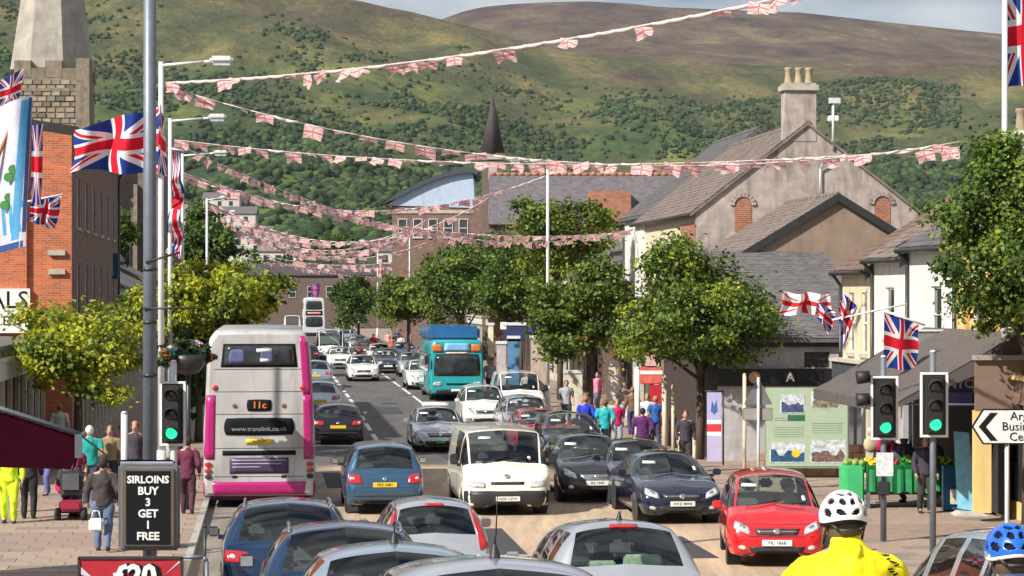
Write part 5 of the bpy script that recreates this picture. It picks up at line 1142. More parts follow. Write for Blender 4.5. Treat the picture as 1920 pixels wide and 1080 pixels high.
# tall grey pole
g=G(281,38.5,.1); gp=thing('utility_pole','tall thick grey steel pole behind the black menu board, crossing the whole view','pole',g,0)
b=bmesh.new(); cyl(b,(0,0,-.2),(0,0,12),.115,.098,16); obj('shaft',b,GALV,gp)
for z in (3.3,4.15,5.0): b=bmesh.new(); cyl(b,(0,0,z),(0,0,z+.05),.118,.118,16); obj('band',b,GUT,gp)
for z,x0,x1,dz in ((CAMZ-(578-HY)*38.5/FPX-g.z,-.1,.78,0),(CAMZ-(492-HY)*38.5/FPX-g.z,-.05,.5,.16)):
    b=bmesh.new(); tube(b,[(x0,-.12,z),(x1,-.12,z+dz)],.02,6); obj('bracket',b,GUT,gp)
# other posts on pavements
def post(label,px,Y,top,r=.045,mat=None,name='sign_post',bot=None):
    g=G(px,Y,.1); H=CAMZ-(top-HY)*Y/FPX-g.z; t=thing(name,label,'post',g,0); b=bmesh.new(); cyl(b,(0,0,-.1),(0,0,H),r,r,12); obj('shaft',b,mat or GRYP,t); obj('cap',CY((0,0,H),(0,0,H+.04),r*1.15,r*.5,12),mat or GRYP,t); return t
post('white post left of the tall grey pole behind the menu board',233,44,775,.06); post('pale round post under the tree by the shopping couple',1195,72,690,.085,RENW); post('buff shop post right of the couple under the large tree',1246,70,705,.07,RENC); post('slim buff post nearest the banner',1262,70,715,.05,RENC); post('pale wooden post in front of the info board',1396,59,703,.045,RENC)
for k,px in enumerate((1275,1290,1302)):
    post(['first short buff rail post beside the dark shop','second short buff rail post beside the dark shop','third short buff rail post beside the dark shop'][k],px,66,812,.05,RENC,name='bollard')
b_=thing('bollard','thin dark bollard at the left kerb edge right of the menu board','bollard',G(384,36,.1)); b=bmesh.new(); cyl(b,(0,0,0),(0,0,1.05),.025,.02,10); obj('shaft',b,GUT,b_); b=bmesh.new(); ball(b,Vector((0,0,1.07)),.035,1); obj('knob',b,GUT,b_)
# ---------------- traffic signals ----------------
GREEN=M('green_signal',(.02,.75,.28),.3,emit=1.4,var=.1); OFFL=M('unlit_lens',(.045,.03,.028),.2,coat=.8); VISR=M('visor_black',(.018,.018,.02),.55)
def signal(label,px,Y,top,bot,w=.52,h=None,rot=0,polex=0,pole_top=None,box_=False,side=False):
    s=FPX/Y; g=G(px+polex,Y,.1); t=thing('traffic_signal',label,'traffic light',g,rot); zt=CAMZ-(top-HY)/s-g.z; zb=CAMZ-(bot-HY)/s-g.z; h=zt-zb; x=-polex/s; zc=(zt+zb)/2
    b=bmesh.new(); cyl(b,(0,.1,-.1),(0,.1,zt+.35),.057,.057,12); obj('pole',b,GRYP if not box_ else GALV,t); obj('pole_cap',CY((0,.1,zt+.35),(0,.1,zt+.39),.065,.03,12),GRYP,t)
    b=BX(x-w/2,x+w/2,-.015,.015,zb,zt,bev=.01); bp=obj('backing_board',b,VISR,t)
    b=bmesh.new(); q=.045; box(b,x-w/2,x+w/2,-.03,-.016,zt-q,zt,bev=.004); box(b,x-w/2,x+w/2,-.03,-.016,zb,zb+q,bev=.004); box(b,x-w/2,x-w/2+q,-.029,-.016,zb+q,zt-q); box(b,x+w/2-q,x+w/2,-.029,-.016,zb+q,zt-q); obj('white_border',b,WHT,bp)
    hd=obj('signal_head',BX(x-w*.31,x+w*.31,-.17,-.03,zb+h*.06,zt-h*.06,bev=.03),VISR,t); r=min(.11,h*.115)
    for k in range(3):
        z=zc+(1-k)*h*.295; b=bmesh.new(); ball(b,Vector((x,-.168,z)),r,2,(1,.3,1)); obj('green_lamp' if k==2 else 'signal_lens',b,GREEN if k==2 else OFFL,t)
        b=bmesh.new(); n=14; A=[];B=[]
        for i in range(n+1):
            a=PI*(-.12+1.24*i/n); A.append(b.verts.new((x+math.cos(a)*(r+.02),-.165,z+math.sin(a)*(r+.02)))); B.append(b.verts.new((x+math.cos(a)*(r+.012),-.165-.21*(.35+.65*max(0,math.sin(a))),z+math.sin(a)*(r+.012)-.02)))
        for i in range(n): f=b.faces.new((A[i],A[i+1],B[i+1],B[i])); f.smooth=True
        obj('visor',b,VISR,t)
    return t
signal('green traffic light on the left beside the tall grey pole',324,44,715,836,w=.48); 
t=signal('green traffic light on the right with a second head on its left side',1658,45.2,705,825,w=.52,box_=True)
s=FPX/45.2
for k in range(2):
    b=bmesh.new(); z=3.05-k*.42+.1; cyl(b,(-.28,0,z),(-.52,0,z-.02),.115,.13,12); box(b,-.32,-.1,-.02,.02,z-.02,z+.02); obj('side_visor',b,VISR,t)
obj('push_button_box',BX(-.13,.10,-.12,.02,.92,1.18,bev=.02),PLA,t); nb=obj('notice_board',BX(-.16,.16,-.06,-.04,1.28,1.72),M('notice_paper',(.6,.62,.64),.6,var=.35,scale=12),t)
signal('green traffic light on the right with a clear green lamp, tallest at the pavement edge',1751,42.4,698,820,w=.50,box_=True)
# ---------------- direction sign ----------------
s=FPX/46.5; ds=thing('direction_sign','white arrow-shaped direction sign pointing left with black border and lettering','sign',P(1822,800,46.5),0)
L_=2.7; hh=.345; pts=[(0,0),(.22,hh),(L_,hh),(L_,-hh),(.22,-hh)]; b=bmesh.new(); prism(b,pts,'y',0,.05); obj('border_panel',b,INK,ds)
b=bmesh.new(); prism(b,[(.035,0),(.235,hh-.03),(L_-.03,hh-.03),(L_-.03,-hh+.03),(.235,-hh+.03)],'y',-.012,-.002); fp=obj('face_panel',b,M('sign_white',(.70,.70,.68),.5),ds)
b=bmesh.new(); prism(b,[(.13,0),(.36,.27),(.50,.27),(.27,0),(.50,-.27),(.36,-.27)],'y',-.02,-.013); obj('chevron',b,INK,fp)
for k,w_ in enumerate(('Argyle','Business','Centre')): text(w_,.235,INK,fp,((.74,.58,.72)[k],-.018,.20-k*.20),name='sign_lettering',align='LEFT')
b=bmesh.new(); tube(b,[(.70,.08,-3.2),(.70,.08,.3)],.045); obj('post',b,GRYP,ds)
# back of a triangular warning sign
wsn=thing('warning_sign','grey back of a triangular warning sign with a plate under it beside the info board','sign',G(1422,57,.1)); b=bmesh.new(); cyl(b,(0,0,0),(0,0,2.75),.035,.035,10); obj('post',b,GRYP,wsn)
b=bmesh.new(); prism(b,[(-.34,2.1),(.34,2.1),(0,2.75)],'y',.04,.06); obj('triangle_plate',b,M('sign_back',(.22,.22,.24),.5,.5),wsn); obj('supplementary_plate',BX(-.36,.34,.04,.06,1.72,2.02,bev=.01),M('sign_back2',(.30,.26,.24),.6),wsn)
# ---------------- info board on its low wall ----------------
lw=thing('low_wall','low wall of pale stone blocks under the green info board','wall',(*W(12.55,vY(13,62)),.08),ANG)
rr=random.Random(4); ms=[BX(-.2,.2,-.15,.15,-.095,.095,bev=.012) for k in range(3)]; mm=[]
for k,b in enumerate(ms): me=bpy.data.meshes.new('stone'); b.to_mesh(me); b.free(); me.materials.append(M(('wall_stone_buff','wall_stone_pink','wall_stone_grey')[k],[(.34,.25,.18),(.40,.24,.17),(.28,.23,.19)][k],.9,var=.25,bump=.3)); mm.append(me)
for r in range(4):
    for c in range(8):
        o=bpy.data.objects.new('stone',rr.choice(mm)); COL.objects.link(o); o.parent=lw; o.location=(.2+c*.41+(.2 if r%2 else 0),rr.uniform(-.01,.01),.1+r*.2)
s=FPX/61.5; c=P(1437,875,61.5); ib=thing('information_board','large pale green information board with four pictures beside the fruit shop','notice board',c,0); w_,h_=153/s,147/s
obj('panel',BX(0,w_,0,.07,0,h_,bev=.01),M('board_green',(.36,.45,.32),.5,var=.06),ib); obj('frame',BX(-.03,w_+.03,.02,.12,-.05,h_+.02,bev=.01),M('board_frame',(.25,.27,.22),.5),ib)
PH=[('picture_skyline',(.05,.07,.16)),('picture_hall',(.20,.18,.12)),('picture_harbour',(.02,.08,.16)),('picture_tower',(.16,.10,.09))]
for k,(x0,x1,z0,z1) in enumerate(((.42,.78,.68,.92),(.0,.0,0,0),(.04,.48,.05,.31),(.54,.97,.05,.34))):
    if k==1: x0,x1,z0,z1=.55,.9,.74,.96
    po=obj('picture',BX(x0*w_ if k else .17*w_,x1*w_ if k else .47*w_,-.008,-.001,z0*h_,z1*h_),M(('photo_paper'),(.50,.54,.58),.4,var=.6,scale=7),ib)
    X0=(x0*w_ if k else .17*w_)+.03; X1=(x1*w_ if k else .47*w_)-.03; rr=random.Random(k); b=bmesh.new(); n=8
    top=[(X0+(X1-X0)*i/n,z0*h_+.04+(z1-z0)*h_*rr.uniform(.25,.6)) for i in range(n+1)]; prism(b,[(X0,z0*h_+.03)]+top+[(X1,z0*h_+.03)],'y',-.013,-.009); obj('picture_scene',b,M(*PH[k],.5,var=.85,scale=13),po)
b=bmesh.new(); 
for z in (.50,.47,.44,.41,.38,.62,.59): box(b,w_*.10,w_*(.46 if z<.55 else .4),-.006,-.001,z*h_,z*h_+.008)
for z in (.55,.52,.49,.46,.43): box(b,w_*.56,w_*.93,-.006,-.001,z*h_,z*h_+.008)
obj('printed_text',b,M('print_grey',(.18,.22,.17)),ib,kind='stuff'); obj('title_strip',BX(w_*.26,w_*.47,-.007,-.001,.585*h_,.66*h_),M('title_green',(.03,.12,.07)),ib)
b=bmesh.new(); cyl(b,(w_*.36,-.017,.17*h_),(w_*.36,-.014,.17*h_),.11,.11,9); obj('yellow_emblem',b,M('emblem_yellow',(.75,.50,.03)),ib)
# hanging banner
s=FPX/63; bn=thing('banner','tall white and mauve banner with a red band hanging in front of the dark shop','banner',P(1339,865,63),0); w_=27/s/2
for nm_,z0,z1,cm in (('upper_cloth',78,130,(.42,.38,.62)),('white_band',48,78,(.75,.74,.74)),('lower_cloth',0,48,(.45,.40,.60))): obj(nm_,BX(-w_,w_,0,.015,z0/s,z1/s-.002),M('banner_'+nm_,cm,.7,var=.1),bn)
obj('red_band',BX(-w_,w_,-.006,-.001,56/s,70/s),M('flag_red_cloth',(.62,.03,.05),.7),bn); b=bmesh.new(); tube(b,[(-w_-.06,.0,130/s+.02),(w_+.06,0,130/s+.02)],.02); tube(b,[(w_+.05,.02,-.1),(w_+.05,.02,130/s+.05)],.025); obj('banner_frame',b,GUT,bn)
b=bmesh.new(); prism(b,[(-.09,1.3),(-.05,1.3),(0,1.22),(.05,1.3),(.09,1.3),(.06,1.6),(0,1.45),(-.06,1.6)],'y',-.006,-.001); obj('printed_emblem',b,M('emblem_blue',(.05,.12,.35)),bn)
# ---------------- fruit shop: awning, stall ----------------
s=FPX/53; aw=thing('awning','wide brown-grey shop awning sloping down over the fruit stall','awning',(*W(UF,vY(UF,49.5)),.1),ANG)
ln=7.4; AWM=M('awning_cloth',(.095,.08,.075),.85,var=.15,dirt=.3); za,zo=3.9,2.45; b=bmesh.new(); n=8
for i in range(n):
    y0=ln*i/n; y1=ln*(i+1)/n; V=[b.verts.new(p) for p in ((-.05,y0,za),(-.05,y1,za),(-2.7,y1,zo),(-2.7,y0,zo))]; b.faces.new(V); U=[b.verts.new((v.co.x,v.co.y,v.co.z-.03)) for v in V]; b.faces.new(U[::-1])
b.faces.new([b.verts.new(p) for p in ((-.05,0,za-.02),(-2.7,0,zo-.02),(-2.7,0,zo-.10),(-.05,0,za-.5))])
obj('canopy',b,AWM,aw); b=bmesh.new()
for i in range(22):
    y0=ln*i/22; box(b,-2.73,-2.71,y0+.01,y0+ln/22-.01,zo-.24,zo+.01)
obj('valance',b,AWM,aw,kind='stuff'); b=bmesh.new(); tube(b,[(-2.7,.05,zo-.02),(-2.7,ln,zo-.02)],.035); tube(b,[(-.1,.1,2.4),(-2.65,.1,zo-.03)],.02); tube(b,[(-.1,ln-.1,2.4),(-2.65,ln-.1,zo-.03)],.02); obj('awning_frame',b,GALV,aw)
obj('shop_shade_sheet',BX(-.35,-.30,.1,ln-.1,.1,2.5),M('shop_shade_black',(.025,.02,.018),.9),aw)  # flat near-black sheet painting the dimness of the shop under the awning
GRC=M('stall_green',(.01,.20,.06),.7,var=.25,scale=6); x,y=W(12.95,vY(13,52.3)); st=thing('market_stall','green-skirted fruit and vegetable stall under the brown awning','stall',(x,y,.1),ANG)
obj('table',BX(0,2.5,0,1.1,.78,.85),WOOD,st)
for xx in (.06,1.25,2.44): obj('leg',BX(xx-.04,xx+.04,.04,.10,0,.78),GALV,st)
b=bmesh.new(); n=40
for i in range(n):
    x0,x1=2.5*i/n,2.5*(i+1)/n; d0=-.03+.02*math.sin(i*1.9); d1=-.03+.02*math.sin((i+1)*1.9); zz=.36+.03*math.sin(i*1.1); b.faces.new([b.verts.new(p) for p in ((x0,d0,.86),(x1,d1,.86),(x1,d1*1.6,zz),(x0,d0*1.6,zz))])
obj('green_skirt',b,GRC,st); obj('lower_shelf',BX(0,2.5,.1,1,.3,.34),PLA,st)
FR=[('bananas','yellow',(.70,.48,.02)),('apples','red',(.45,.02,.02)),('cabbages','green',(.10,.28,.03)),('oranges','orange',(.75,.25,.01)),('pears','lime green',(.35,.40,.04)),('potatoes','brown',(.24,.14,.06))]
rr=random.Random(8)
for k,(fn,cn,cc) in enumerate(FR):
    cx=.22+(k%6)*.41; x,y=W(12.95+cx,vY(13,52.3)+.35); cr=thing('fruit_crate','green crate full of %s %s on the fruit stall'%(cn,fn),'crate',(x,y,.965),ANG)
    b=bmesh.new(); 
    for q in ((-.19,.19,-.28,-.26),(-.19,.19,.26,.28),(-.19,-.17,-.26,.26),(.17,.19,-.26,.26)): box(b,*q,0,.15)
    box(b,-.17,.17,-.26,.26,0,.02); obj('crate_box',b,GRC,cr).rotation_euler.x=.22; b=bmesh.new()
    for i in range(26): ball(b,Vector((rr.uniform(-.15,.15),rr.uniform(-.24,.24),.12+rr.uniform(0,.09)+.0)),.045,1,(1.3,1,.8) if k==0 else (1,1,1))
    obj(fn,b,M('fruit_'+fn,cc,.5,var=.25,scale=8),cr,kind='stuff').rotation_euler.x=.22
for k,(cx,cc,lb) in enumerate(((-.25,(.05,.45,.16),'bright green crate cover at the left end of the fruit stall'),)):
    x,y=W(12.95+cx,vY(13,52.3)+.2); t=thing('produce_bin',lb,'bin',(x,y,.1),ANG); obj('bin_body',BX(-.22,.22,-.2,.4,0,.95,bev=.05),M('bin_green',cc,.6),t); b=bmesh.new(); 
    for i in range(14): ball(b,Vector((rr.uniform(-.18,.18),rr.uniform(-.15,.3),1.0)),.08,1)
    obj('greens',b,M('greens',(.25,.35,.08)),t,kind='stuff')
# bags hung behind the stall
for k,(dx,z,cc,lb) in enumerate(((1.1,1.2,(.06,.05,.08),'dark sack leaning behind the fruit crates'),(1.75,1.15,(.12,.07,.04),'brown sack behind the orange fruit'),(.35,1.3,(.55,.42,.28),'cream bag hanging at the left of the stall'),(.55,1.45,(.55,.02,.12),'crimson bag hanging beside the cream bag'))):
    x,y=W(12.95+dx,vY(13,52.3)+.95); t=thing('sack',lb,'bag',(x,y,.95 if k<2 else 1.2),ANG); b=bmesh.new(); ball(b,Vector((0,0,.25)),.24 if k<2 else .16,2,(1.1,.6,1.2)); cyl(b,(0,0,.45),(0,0,.62),.06,.10,8); obj('bag_body',b,M('sack_%s'%('dark','brown','cream','crimson')[k],cc,.7,var=.3),t,smooth=True)
# A-boards and hanging shop signs
x=P(1790,960,51.5); t=thing('pavement_sign','dark blue pavement sign with white and pale panel beside the stall','pavement sign',(x.x,51.5,.1),0); obj('sign_board',BX(-.24,.24,0,.06,.05,.98,bev=.02),M('aboard_blue',(.01,.10,.24),.5),t).rotation_euler.x=-.1; obj('pale_panel',BX(-.10,.2,-.05,-.01,.18,.5),M('aboard_pale',(.55,.52,.42),.5,var=.3,scale=12),t); obj('back_leg',BX(-.2,.2,.25,.29,0,.8),GUT,t); obj('light_edge',BX(-.265,-.242,0,.07,.05,1.0),SKYB,t)
x=P(1815,960,50.8); t=thing('feather_banner','tall pale blue pavement banner on a weighted grey foot','banner',(x.x,50.8,.1),0); b=bmesh.new(); prism(b,[(-.22,.15),(.2,.08),(.02,1.75),(-.3,1.78)],'y',0,.03); obj('banner_panel',b,M('banner_cyan',(.22,.52,.68),.5,var=.25,scale=5),t); b=bmesh.new(); prism(b,[(-.35,0),(.45,0),(.2,.09),(-.2,.09)],'y',-.3,.3); obj('foot',b,M('foot_grey',(.5,.48,.45),.6),t)
x=P(1800,722,51.5); t=thing('projecting_sign','purple-blue projecting shop sign with pale lettering above the blue pavement sign','sign',x,0); s=FPX/51.5; obj('sign_panel',BX(-23/s,23/s,0,.1,-42/s,36/s,bev=.01),M('sign_indigo',(.035,.035,.16),.5),t); text('NYC',.27,M('sign_pale',(.55,.53,.62)),t,(0,-.006,0.02),name='sign_lettering',bold=.008)
obj('blue_stripe',BX(-23/s,23/s,-.004,-.001,-40/s,-14/s),M('sign_violet',(.10,.12,.42),.5),t); obj('top_stripe',BX(-.5,.25,-.02,-.001,30/s,42/s),M('sign_violet2',(.16,.10,.42),.5),t)
x=P(1732,655,55); t=thing('projecting_sign','large grey projecting sign box with pale frame above the awning','sign',x,0); s=FPX/55; obj('sign_panel',BX(-48/s,42/s,0,.15,-38/s,32/s,bev=.02),M('sign_grey',(.20,.19,.20),.5,var=.2),t); b=bmesh.new()
for q in ((-50,-47,-40,34),(42,45,-40,34),(-50,45,-43,-40),(-50,45,34,37)): box(b,q[0]/s,q[1]/s,-.03,.16,q[2]/s,q[3]/s)
obj('frame',b,GRYP,t)
obj_=thing('advertising_panel','brown shop front panel between yellow pilasters under the leafy tree','shop front',P(1857,770,49.2),0); s=FPX/49.2; obj('panel',BX(-28/s,60/s,0,.12,0,95/s),M('panel_brown',(.20,.135,.105),.6,var=.1),obj_); obj('cornice',BX(-32/s,62/s,-.1,.13,95/s,104/s),M('cornice_grey',(.33,.28,.25),.6),obj_)
for x0,x1 in ((-28,2),): obj('yellow_pier',BX(x0/s,x1/s,.01,.35,-192/s,-.005),RENY,obj_)
# red shop sign beside the trees
x=P(1222,700,80); t=thing('projecting_sign','red and white projecting shop sign with red panels below it under the trees','sign',x,0); s=FPX/80; obj('sign_panel',BX(-22/s,20/s,0,.15,-20/s,12/s,bev=.02),M('sign_coral',(.65,.13,.10),.5,var=.3),t); obj('white_cap',BX(-12/s,8/s,-.03,.1,14/s,45/s),M('sign_white2',(.65,.4,.38)),t); obj('red_panel',BX(-2/s,18/s,.05,.2,-110/s,-22/s),M('sign_red',(.5,.01,.03)),t); obj('white_strip',BX(-22/s,20/s,-.02,-.002,-2/s,5/s),PLW,t)
for k,(px,py,Y,w,h,cc,lb) in enumerate(((965,625,100,40,30,(.02,.03,.10),'dark blue shop fascia with white marks under the trees'),(963,690,100,22,110,(.08,.20,.38),'tall blue shop panel under the trees'),(940,695,99,18,100,(.42,.38,.40),'tall pale panel left of the blue one'),(1010,690,97,30,110,(.38,.30,.26),'brownish pale shop panel right of the blue one'),(1075,760,90,34,120,(.60,.56,.46),'cream shop pillar behind the people in blue'),(1148,740,88,22,110,(.62,.57,.48),'cream pillar above the woman in turquoise'),(920,640,110,10,60,(.6,.62,.4),'thin lime and white banner beside the coach'))):
    x=P(px,py+h/2,Y); s=FPX/Y; t=thing('advertising_panel',lb,'shop front',x,0); obj('panel',BX(-w/2/s,w/2/s,0,.2,0,h/s),M('shopfront_'+('navy','blue','pale','tan','cream','ivory','lime')[k],cc,.6,var=.3,scale=3),t); obj('trim',BX(-w/2/s-.04,w/2/s+.04,-.04,.22,h/s,h/s+.12),GRYP,t)
    if k==0:
        for q in (-.6,): obj('white_mark',BX(q,q+.25,-.01,-.001,.5,.8),PLW,t)
# rooftop weather mast etc handled with the gable; CCTV
t=thing('cctv_pole','thin pole with a white camera head beside the big chimney','camera pole',P(1562,270,98)+Vector((0,0,-2)),0); b=bmesh.new(); cyl(b,(0,0,-1),(0,0,2.9),.05,.045,8); obj('shaft',b,GUT,t); cb=bmesh.new(); box(cb,-.22,.22,-.25,.15,2.9,3.15,bev=.04); obj('camera_head',cb,WHT,t); obj('white_sleeve',CY((0,0,1.2),(0,0,2.2),.07,.07,10),WHT,t)
# ---------------- left: awning, menu board, £20 sign, railing ----------------
MAR=M('awning_maroon',(.030,.003,.009),.95,spec=.03,var=.12,scale=2); c0=P(150,815,30); s=FPX/30
aw=thing('awning','dark maroon shop awning at the left edge sloping over the pavement','awning',(c0.x,30,gz(30)),ANG)
def zz(py): return CAMZ-(py-HY)/s-gz(30)
b=bmesh.new(); ln=.5; a0,a1=zz(817),zz(738)
V=lambda x,y,z: b.verts.new((x,y,z))
b.faces.new([V(0,0,a0),V(0,ln,a0),V(-1.6,ln,a1),V(-1.6,0,a1)]); b.faces.new([V(0,0,a0-.02),V(-1.6,0,a1-.02),V(-1.6,0,zz(872)),V(-.12,0,zz(880)),V(-.02,0,zz(850))]); b.faces.new([V(0,0,a0-.02),V(0,ln,a0-.02),V(-.1,ln,zz(882)),V(-.1,0,zz(882))]); obj('canopy',b,MAR,aw)
b=bmesh.new(); tube(b,[(.0,-.03,a0+.02),(-1.6,-.03,a1+.03)],.03,8); tube(b,[(.02,-.02,a0),(.02,ln,a0)],.03,8); box(b,-.06,.03,-.06,-.02,zz(858),a0+.02); tube(b,[(.0,.1,a0),(.35,.3,a0-.3)],.012); obj('awning_frame',b,M('frame_greyblue',(.16,.17,.21),.4,.4),aw)
W_=P(0,700,33); lb_=thing('shop_building','shop wall carrying the maroon awning at the left edge','building',(*W(-7.0,vY(-7,24)),gz(26)),ANG); obj('street_wall',BX(-.4,0,0,14,-1,4.6),RENW,lb_); obj('shop_window',BX(.003,.03,.5,13,.6,2.6),SHOPGL,lb_)
Y=29.5; s=FPX/Y; g=G(279,Y,.1); mb=thing('menu_board','black menu board in a bronze rounded frame with white capital lettering','sign',g,0); zt,zb=CAMZ-(872-HY)/s-g.z,CAMZ-(1030-HY)/s-g.z; w_=110/s
obj('frame',BX(-w_/2,w_/2,-.05,.03,zb,zt,bev=.045),M('bronze_frame',(.16,.125,.085),.4,.4),mb); obj('outer_rim',BX(-w_/2-.015,w_/2+.02,-.02,.05,zb-.015,zt+.018,bev=.03),GALV,mb); obj('black_panel',BX(-w_/2+.09,w_/2-.09,-.06,-.051,zb+.07,zt-.07),INK,mb)
hh=zt-zb-.14
for k,(w0,sz) in enumerate((('SIRLOINS',.125),('BUY',.135),('3',.135),('GET',.135),('1',.135),('FREE',.135))): text(w0,sz,WHT,mb,(0,-.064,zt-.07-hh*(.12+k*.155)),name='menu_lettering',bold=.004)
b=bmesh.new(); cyl(b,(0,.12,0),(0,.12,zt+.02),.05,.05,10); obj('post',b,GALV,mb); obj('back_plate',BX(-w_/2-.02,w_/2-.05,.06,.1,zb+.1,zt+.06,bev=.02),M('back_plate',(.36,.37,.46),.5,.2),mb)
Y=28.6; s=FPX/Y; g=G(245,Y,.1); z1=CAMZ-(1045-HY)/s-g.z; rs=thing('price_sign','crimson and white starburst price sign reading £20 on a metal frame under the menu board','sign',g,0); w_=188/s
obj('panel',BX(-w_/2,w_/2,-.02,.02,z1-.62,z1-.02),M('sign_crimson',(.38,.012,.025),.5),rs); b=bmesh.new()
for x0,x1,zz_ in ((-w_/2-.02,w_/2+.02,z1-.02),): box(b,x0,x1,-.035,.03,zz_,zz_+.03)
box(b,-w_/2-.03,-w_/2,-.035,.03,0,z1); box(b,w_/2,w_/2+.03,-.035,.03,0,z1); obj('frame',b,GUT,rs)
b=bmesh.new(); cx=0; cz=z1-.34
for k in range(22):
    a=2*PI*k/22+.08; a2=a+.10; r0,r1=.36,.9; q=[]
    for aa,rr_ in ((a-.05,r1),(a+.05,r1),(a,r0)):
        x=max(-w_/2+.01,min(w_/2-.01,cx+math.cos(aa)*rr_*1.2)); z=max(z1-.61,min(z1-.035,cz+math.sin(aa)*rr_)); q.append((x,z))
    if abs(q[0][0]-q[1][0])+abs(q[0][1]-q[1][1])>.02: prism(b,q,'y',-.026,-.021)
obj('starburst',b,M('burst_white',(.55,.55,.62)),rs); text('£20',.36,INK,rs,(.08,-.03,z1-.24),name='price_shadow',bold=.03,ext=.002); text('£20',.34,WHT,rs,(.05,-.036,z1-.22),name='price_lettering',bold=.014)
rl=thing('guard_rail','grey tubular guard rail with a clear panel right of the price sign','railing',G(362,28.7,.1),0); b=bmesh.new(); X0,X1=-22/s,26/s; tube(b,[(X0,0,0),(X0,0,z1),(X1-.04,0,z1),(X1,0,z1-.05),(X1,0,0)],.025,8); obj('rail_frame',b,GALV,rl); obj('clear_panel',BX(X0+.03,X1-.03,.0,.01,.2,z1-.04),glass('clear_plastic',(.75,.75,.72),.1),rl)
# white/teal flower basket by the bus
fb=thing('hanging_basket','teal and dark green flower basket hanging between the traffic light and the bus','hanging basket',P(352,665,52),0)
me=crownmesh(31,.75,.6,.42,2600,.13,(LT,LD,LR,M('blossom_pale',(.5,.35,.42),.6)),(.30,.52,.12,.06),K=30); obj('flowers',me,parent=fb,kind='stuff'); b=bmesh.new(); lathe(b,[(.02,-.45),(.25,-.38),(.38,-.2),(.42,0)],14,'z'); obj('basket',b,GUT,fb); b=bmesh.new(); cyl(b,(0,.1,-3.4),(0,.1,.1),.05,.05,8); obj('support_post',b,GUT,fb)
# ---------------- flags ----------------
def jack(name,red,blue,white,tr=.25,rough=.7):
    m=bpy.data.materials.new(name); m.use_nodes=True; nt=m.node_tree; p=nt.nodes['Principled BSDF']; p.inputs['Roughness'].default_value=rough; p.inputs['Specular IOR Level'].default_value=.2
    uv=_n(nt,'ShaderNodeUVMap'); sp=_n(nt,'ShaderNodeSeparateXYZ'); nt.links.new(uv.outputs[0],sp.inputs[0])
    def mt(op,a,b=None):
        n=_n(nt,'ShaderNodeMath',operation=op)
        for i,x in enumerate((a,b)):
            if x is None: continue
            if isinstance(x,(int,float)): n.inputs[i].default_value=x
            else: nt.links.new(x,n.inputs[i])
        return n.outputs[0]
    X=mt('MULTIPLY',mt('SUBTRACT',sp.outputs[0],.5),2.0); Yy=mt('SUBTRACT',sp.outputs[1],.5)
    d1=mt('MULTIPLY',mt('SUBTRACT',Yy,mt('MULTIPLY',X,.5)),.894); d2=mt('MULTIPLY',mt('ADD',Yy,mt('MULTIPLY',X,.5)),.894)
    wd=mt('LESS_THAN',mt('MINIMUM',mt('ABSOLUTE',d1),mt('ABSOLUTE',d2)),.10)
    sg=mt('SIGN',X); r1=mt('LESS_THAN',mt('ABSOLUTE',mt('ADD',d1,mt('MULTIPLY',sg,.034))),.033); r2=mt('LESS_THAN',mt('ABSOLUTE',mt('SUBTRACT',d2,mt('MULTIPLY',sg,.034))),.033)
    rd=mt('MAXIMUM',r1,r2); wc=mt('LESS_THAN',mt('MINIMUM',mt('ABSOLUTE',X),mt('ABSOLUTE',Yy)),.167); rc=mt('LESS_THAN',mt('MINIMUM',mt('ABSOLUTE',X),mt('ABSOLUTE',Yy)),.10)
    def mix(f,a,b):
        x=_n(nt,'ShaderNodeMixRGB'); nt.links.new(f,x.inputs['Fac'])
        for k,s in ((1,a),(2,b)):
            if isinstance(s,tuple): x.inputs[k].default_value=s+(1,)
            else: nt.links.new(s,x.inputs[k])
        return x.outputs[0]
    c=mix(wd,blue,white); c=mix(rd,c,red); c=mix(wc,c,white); c=mix(rc,c,red)
    nt.links.new(c,p.inputs['Base Color']); t=_n(nt,'ShaderNodeBsdfTranslucent'); nt.links.new(c,t.inputs[0]); ms=_n(nt,'ShaderNodeMixShader'); ms.inputs[0].default_value=tr
    nt.links.new(p.outputs[0],ms.inputs[1]); nt.links.new(t.outputs[0],ms.inputs[2]); nt.links.new(ms.outputs[0],nt.nodes['Material Output'].inputs[0]); return m
UJ=jack('union_flag_cloth',(.60,.012,.03),(.015,.04,.25),(.72,.72,.74)); UJP=jack('faded_bunting_cloth',(.74,.24,.23),(.62,.42,.46),(.90,.76,.71),.4)
def cloth(name,fn,nx,ny,mat,parent=None,loc=None):
    V=[];U=[]
    for j in range(ny+1):
        for i in range(nx+1): V.append(tuple(fn(i/nx,j/ny))); U.append((i/nx,j/ny))
    F=np.array([(j*(nx+1)+i,j*(nx+1)+i+1,(j+1)*(nx+1)+i+1,(j+1)*(nx+1)+i) for j in range(ny) for i in range(nx)])
    me=npmesh(name,V,F,mat,smooth=True); ul=me.uv_layers.new(name='UVMap'); ul.data.foreach_set('uv',np.array([U[k] for k in F.ravel()],dtype=np.float32).ravel())
    return obj(name,me,parent=parent,loc=loc) if parent is not None or loc is not None else me
FGR='union flags flying along the road'
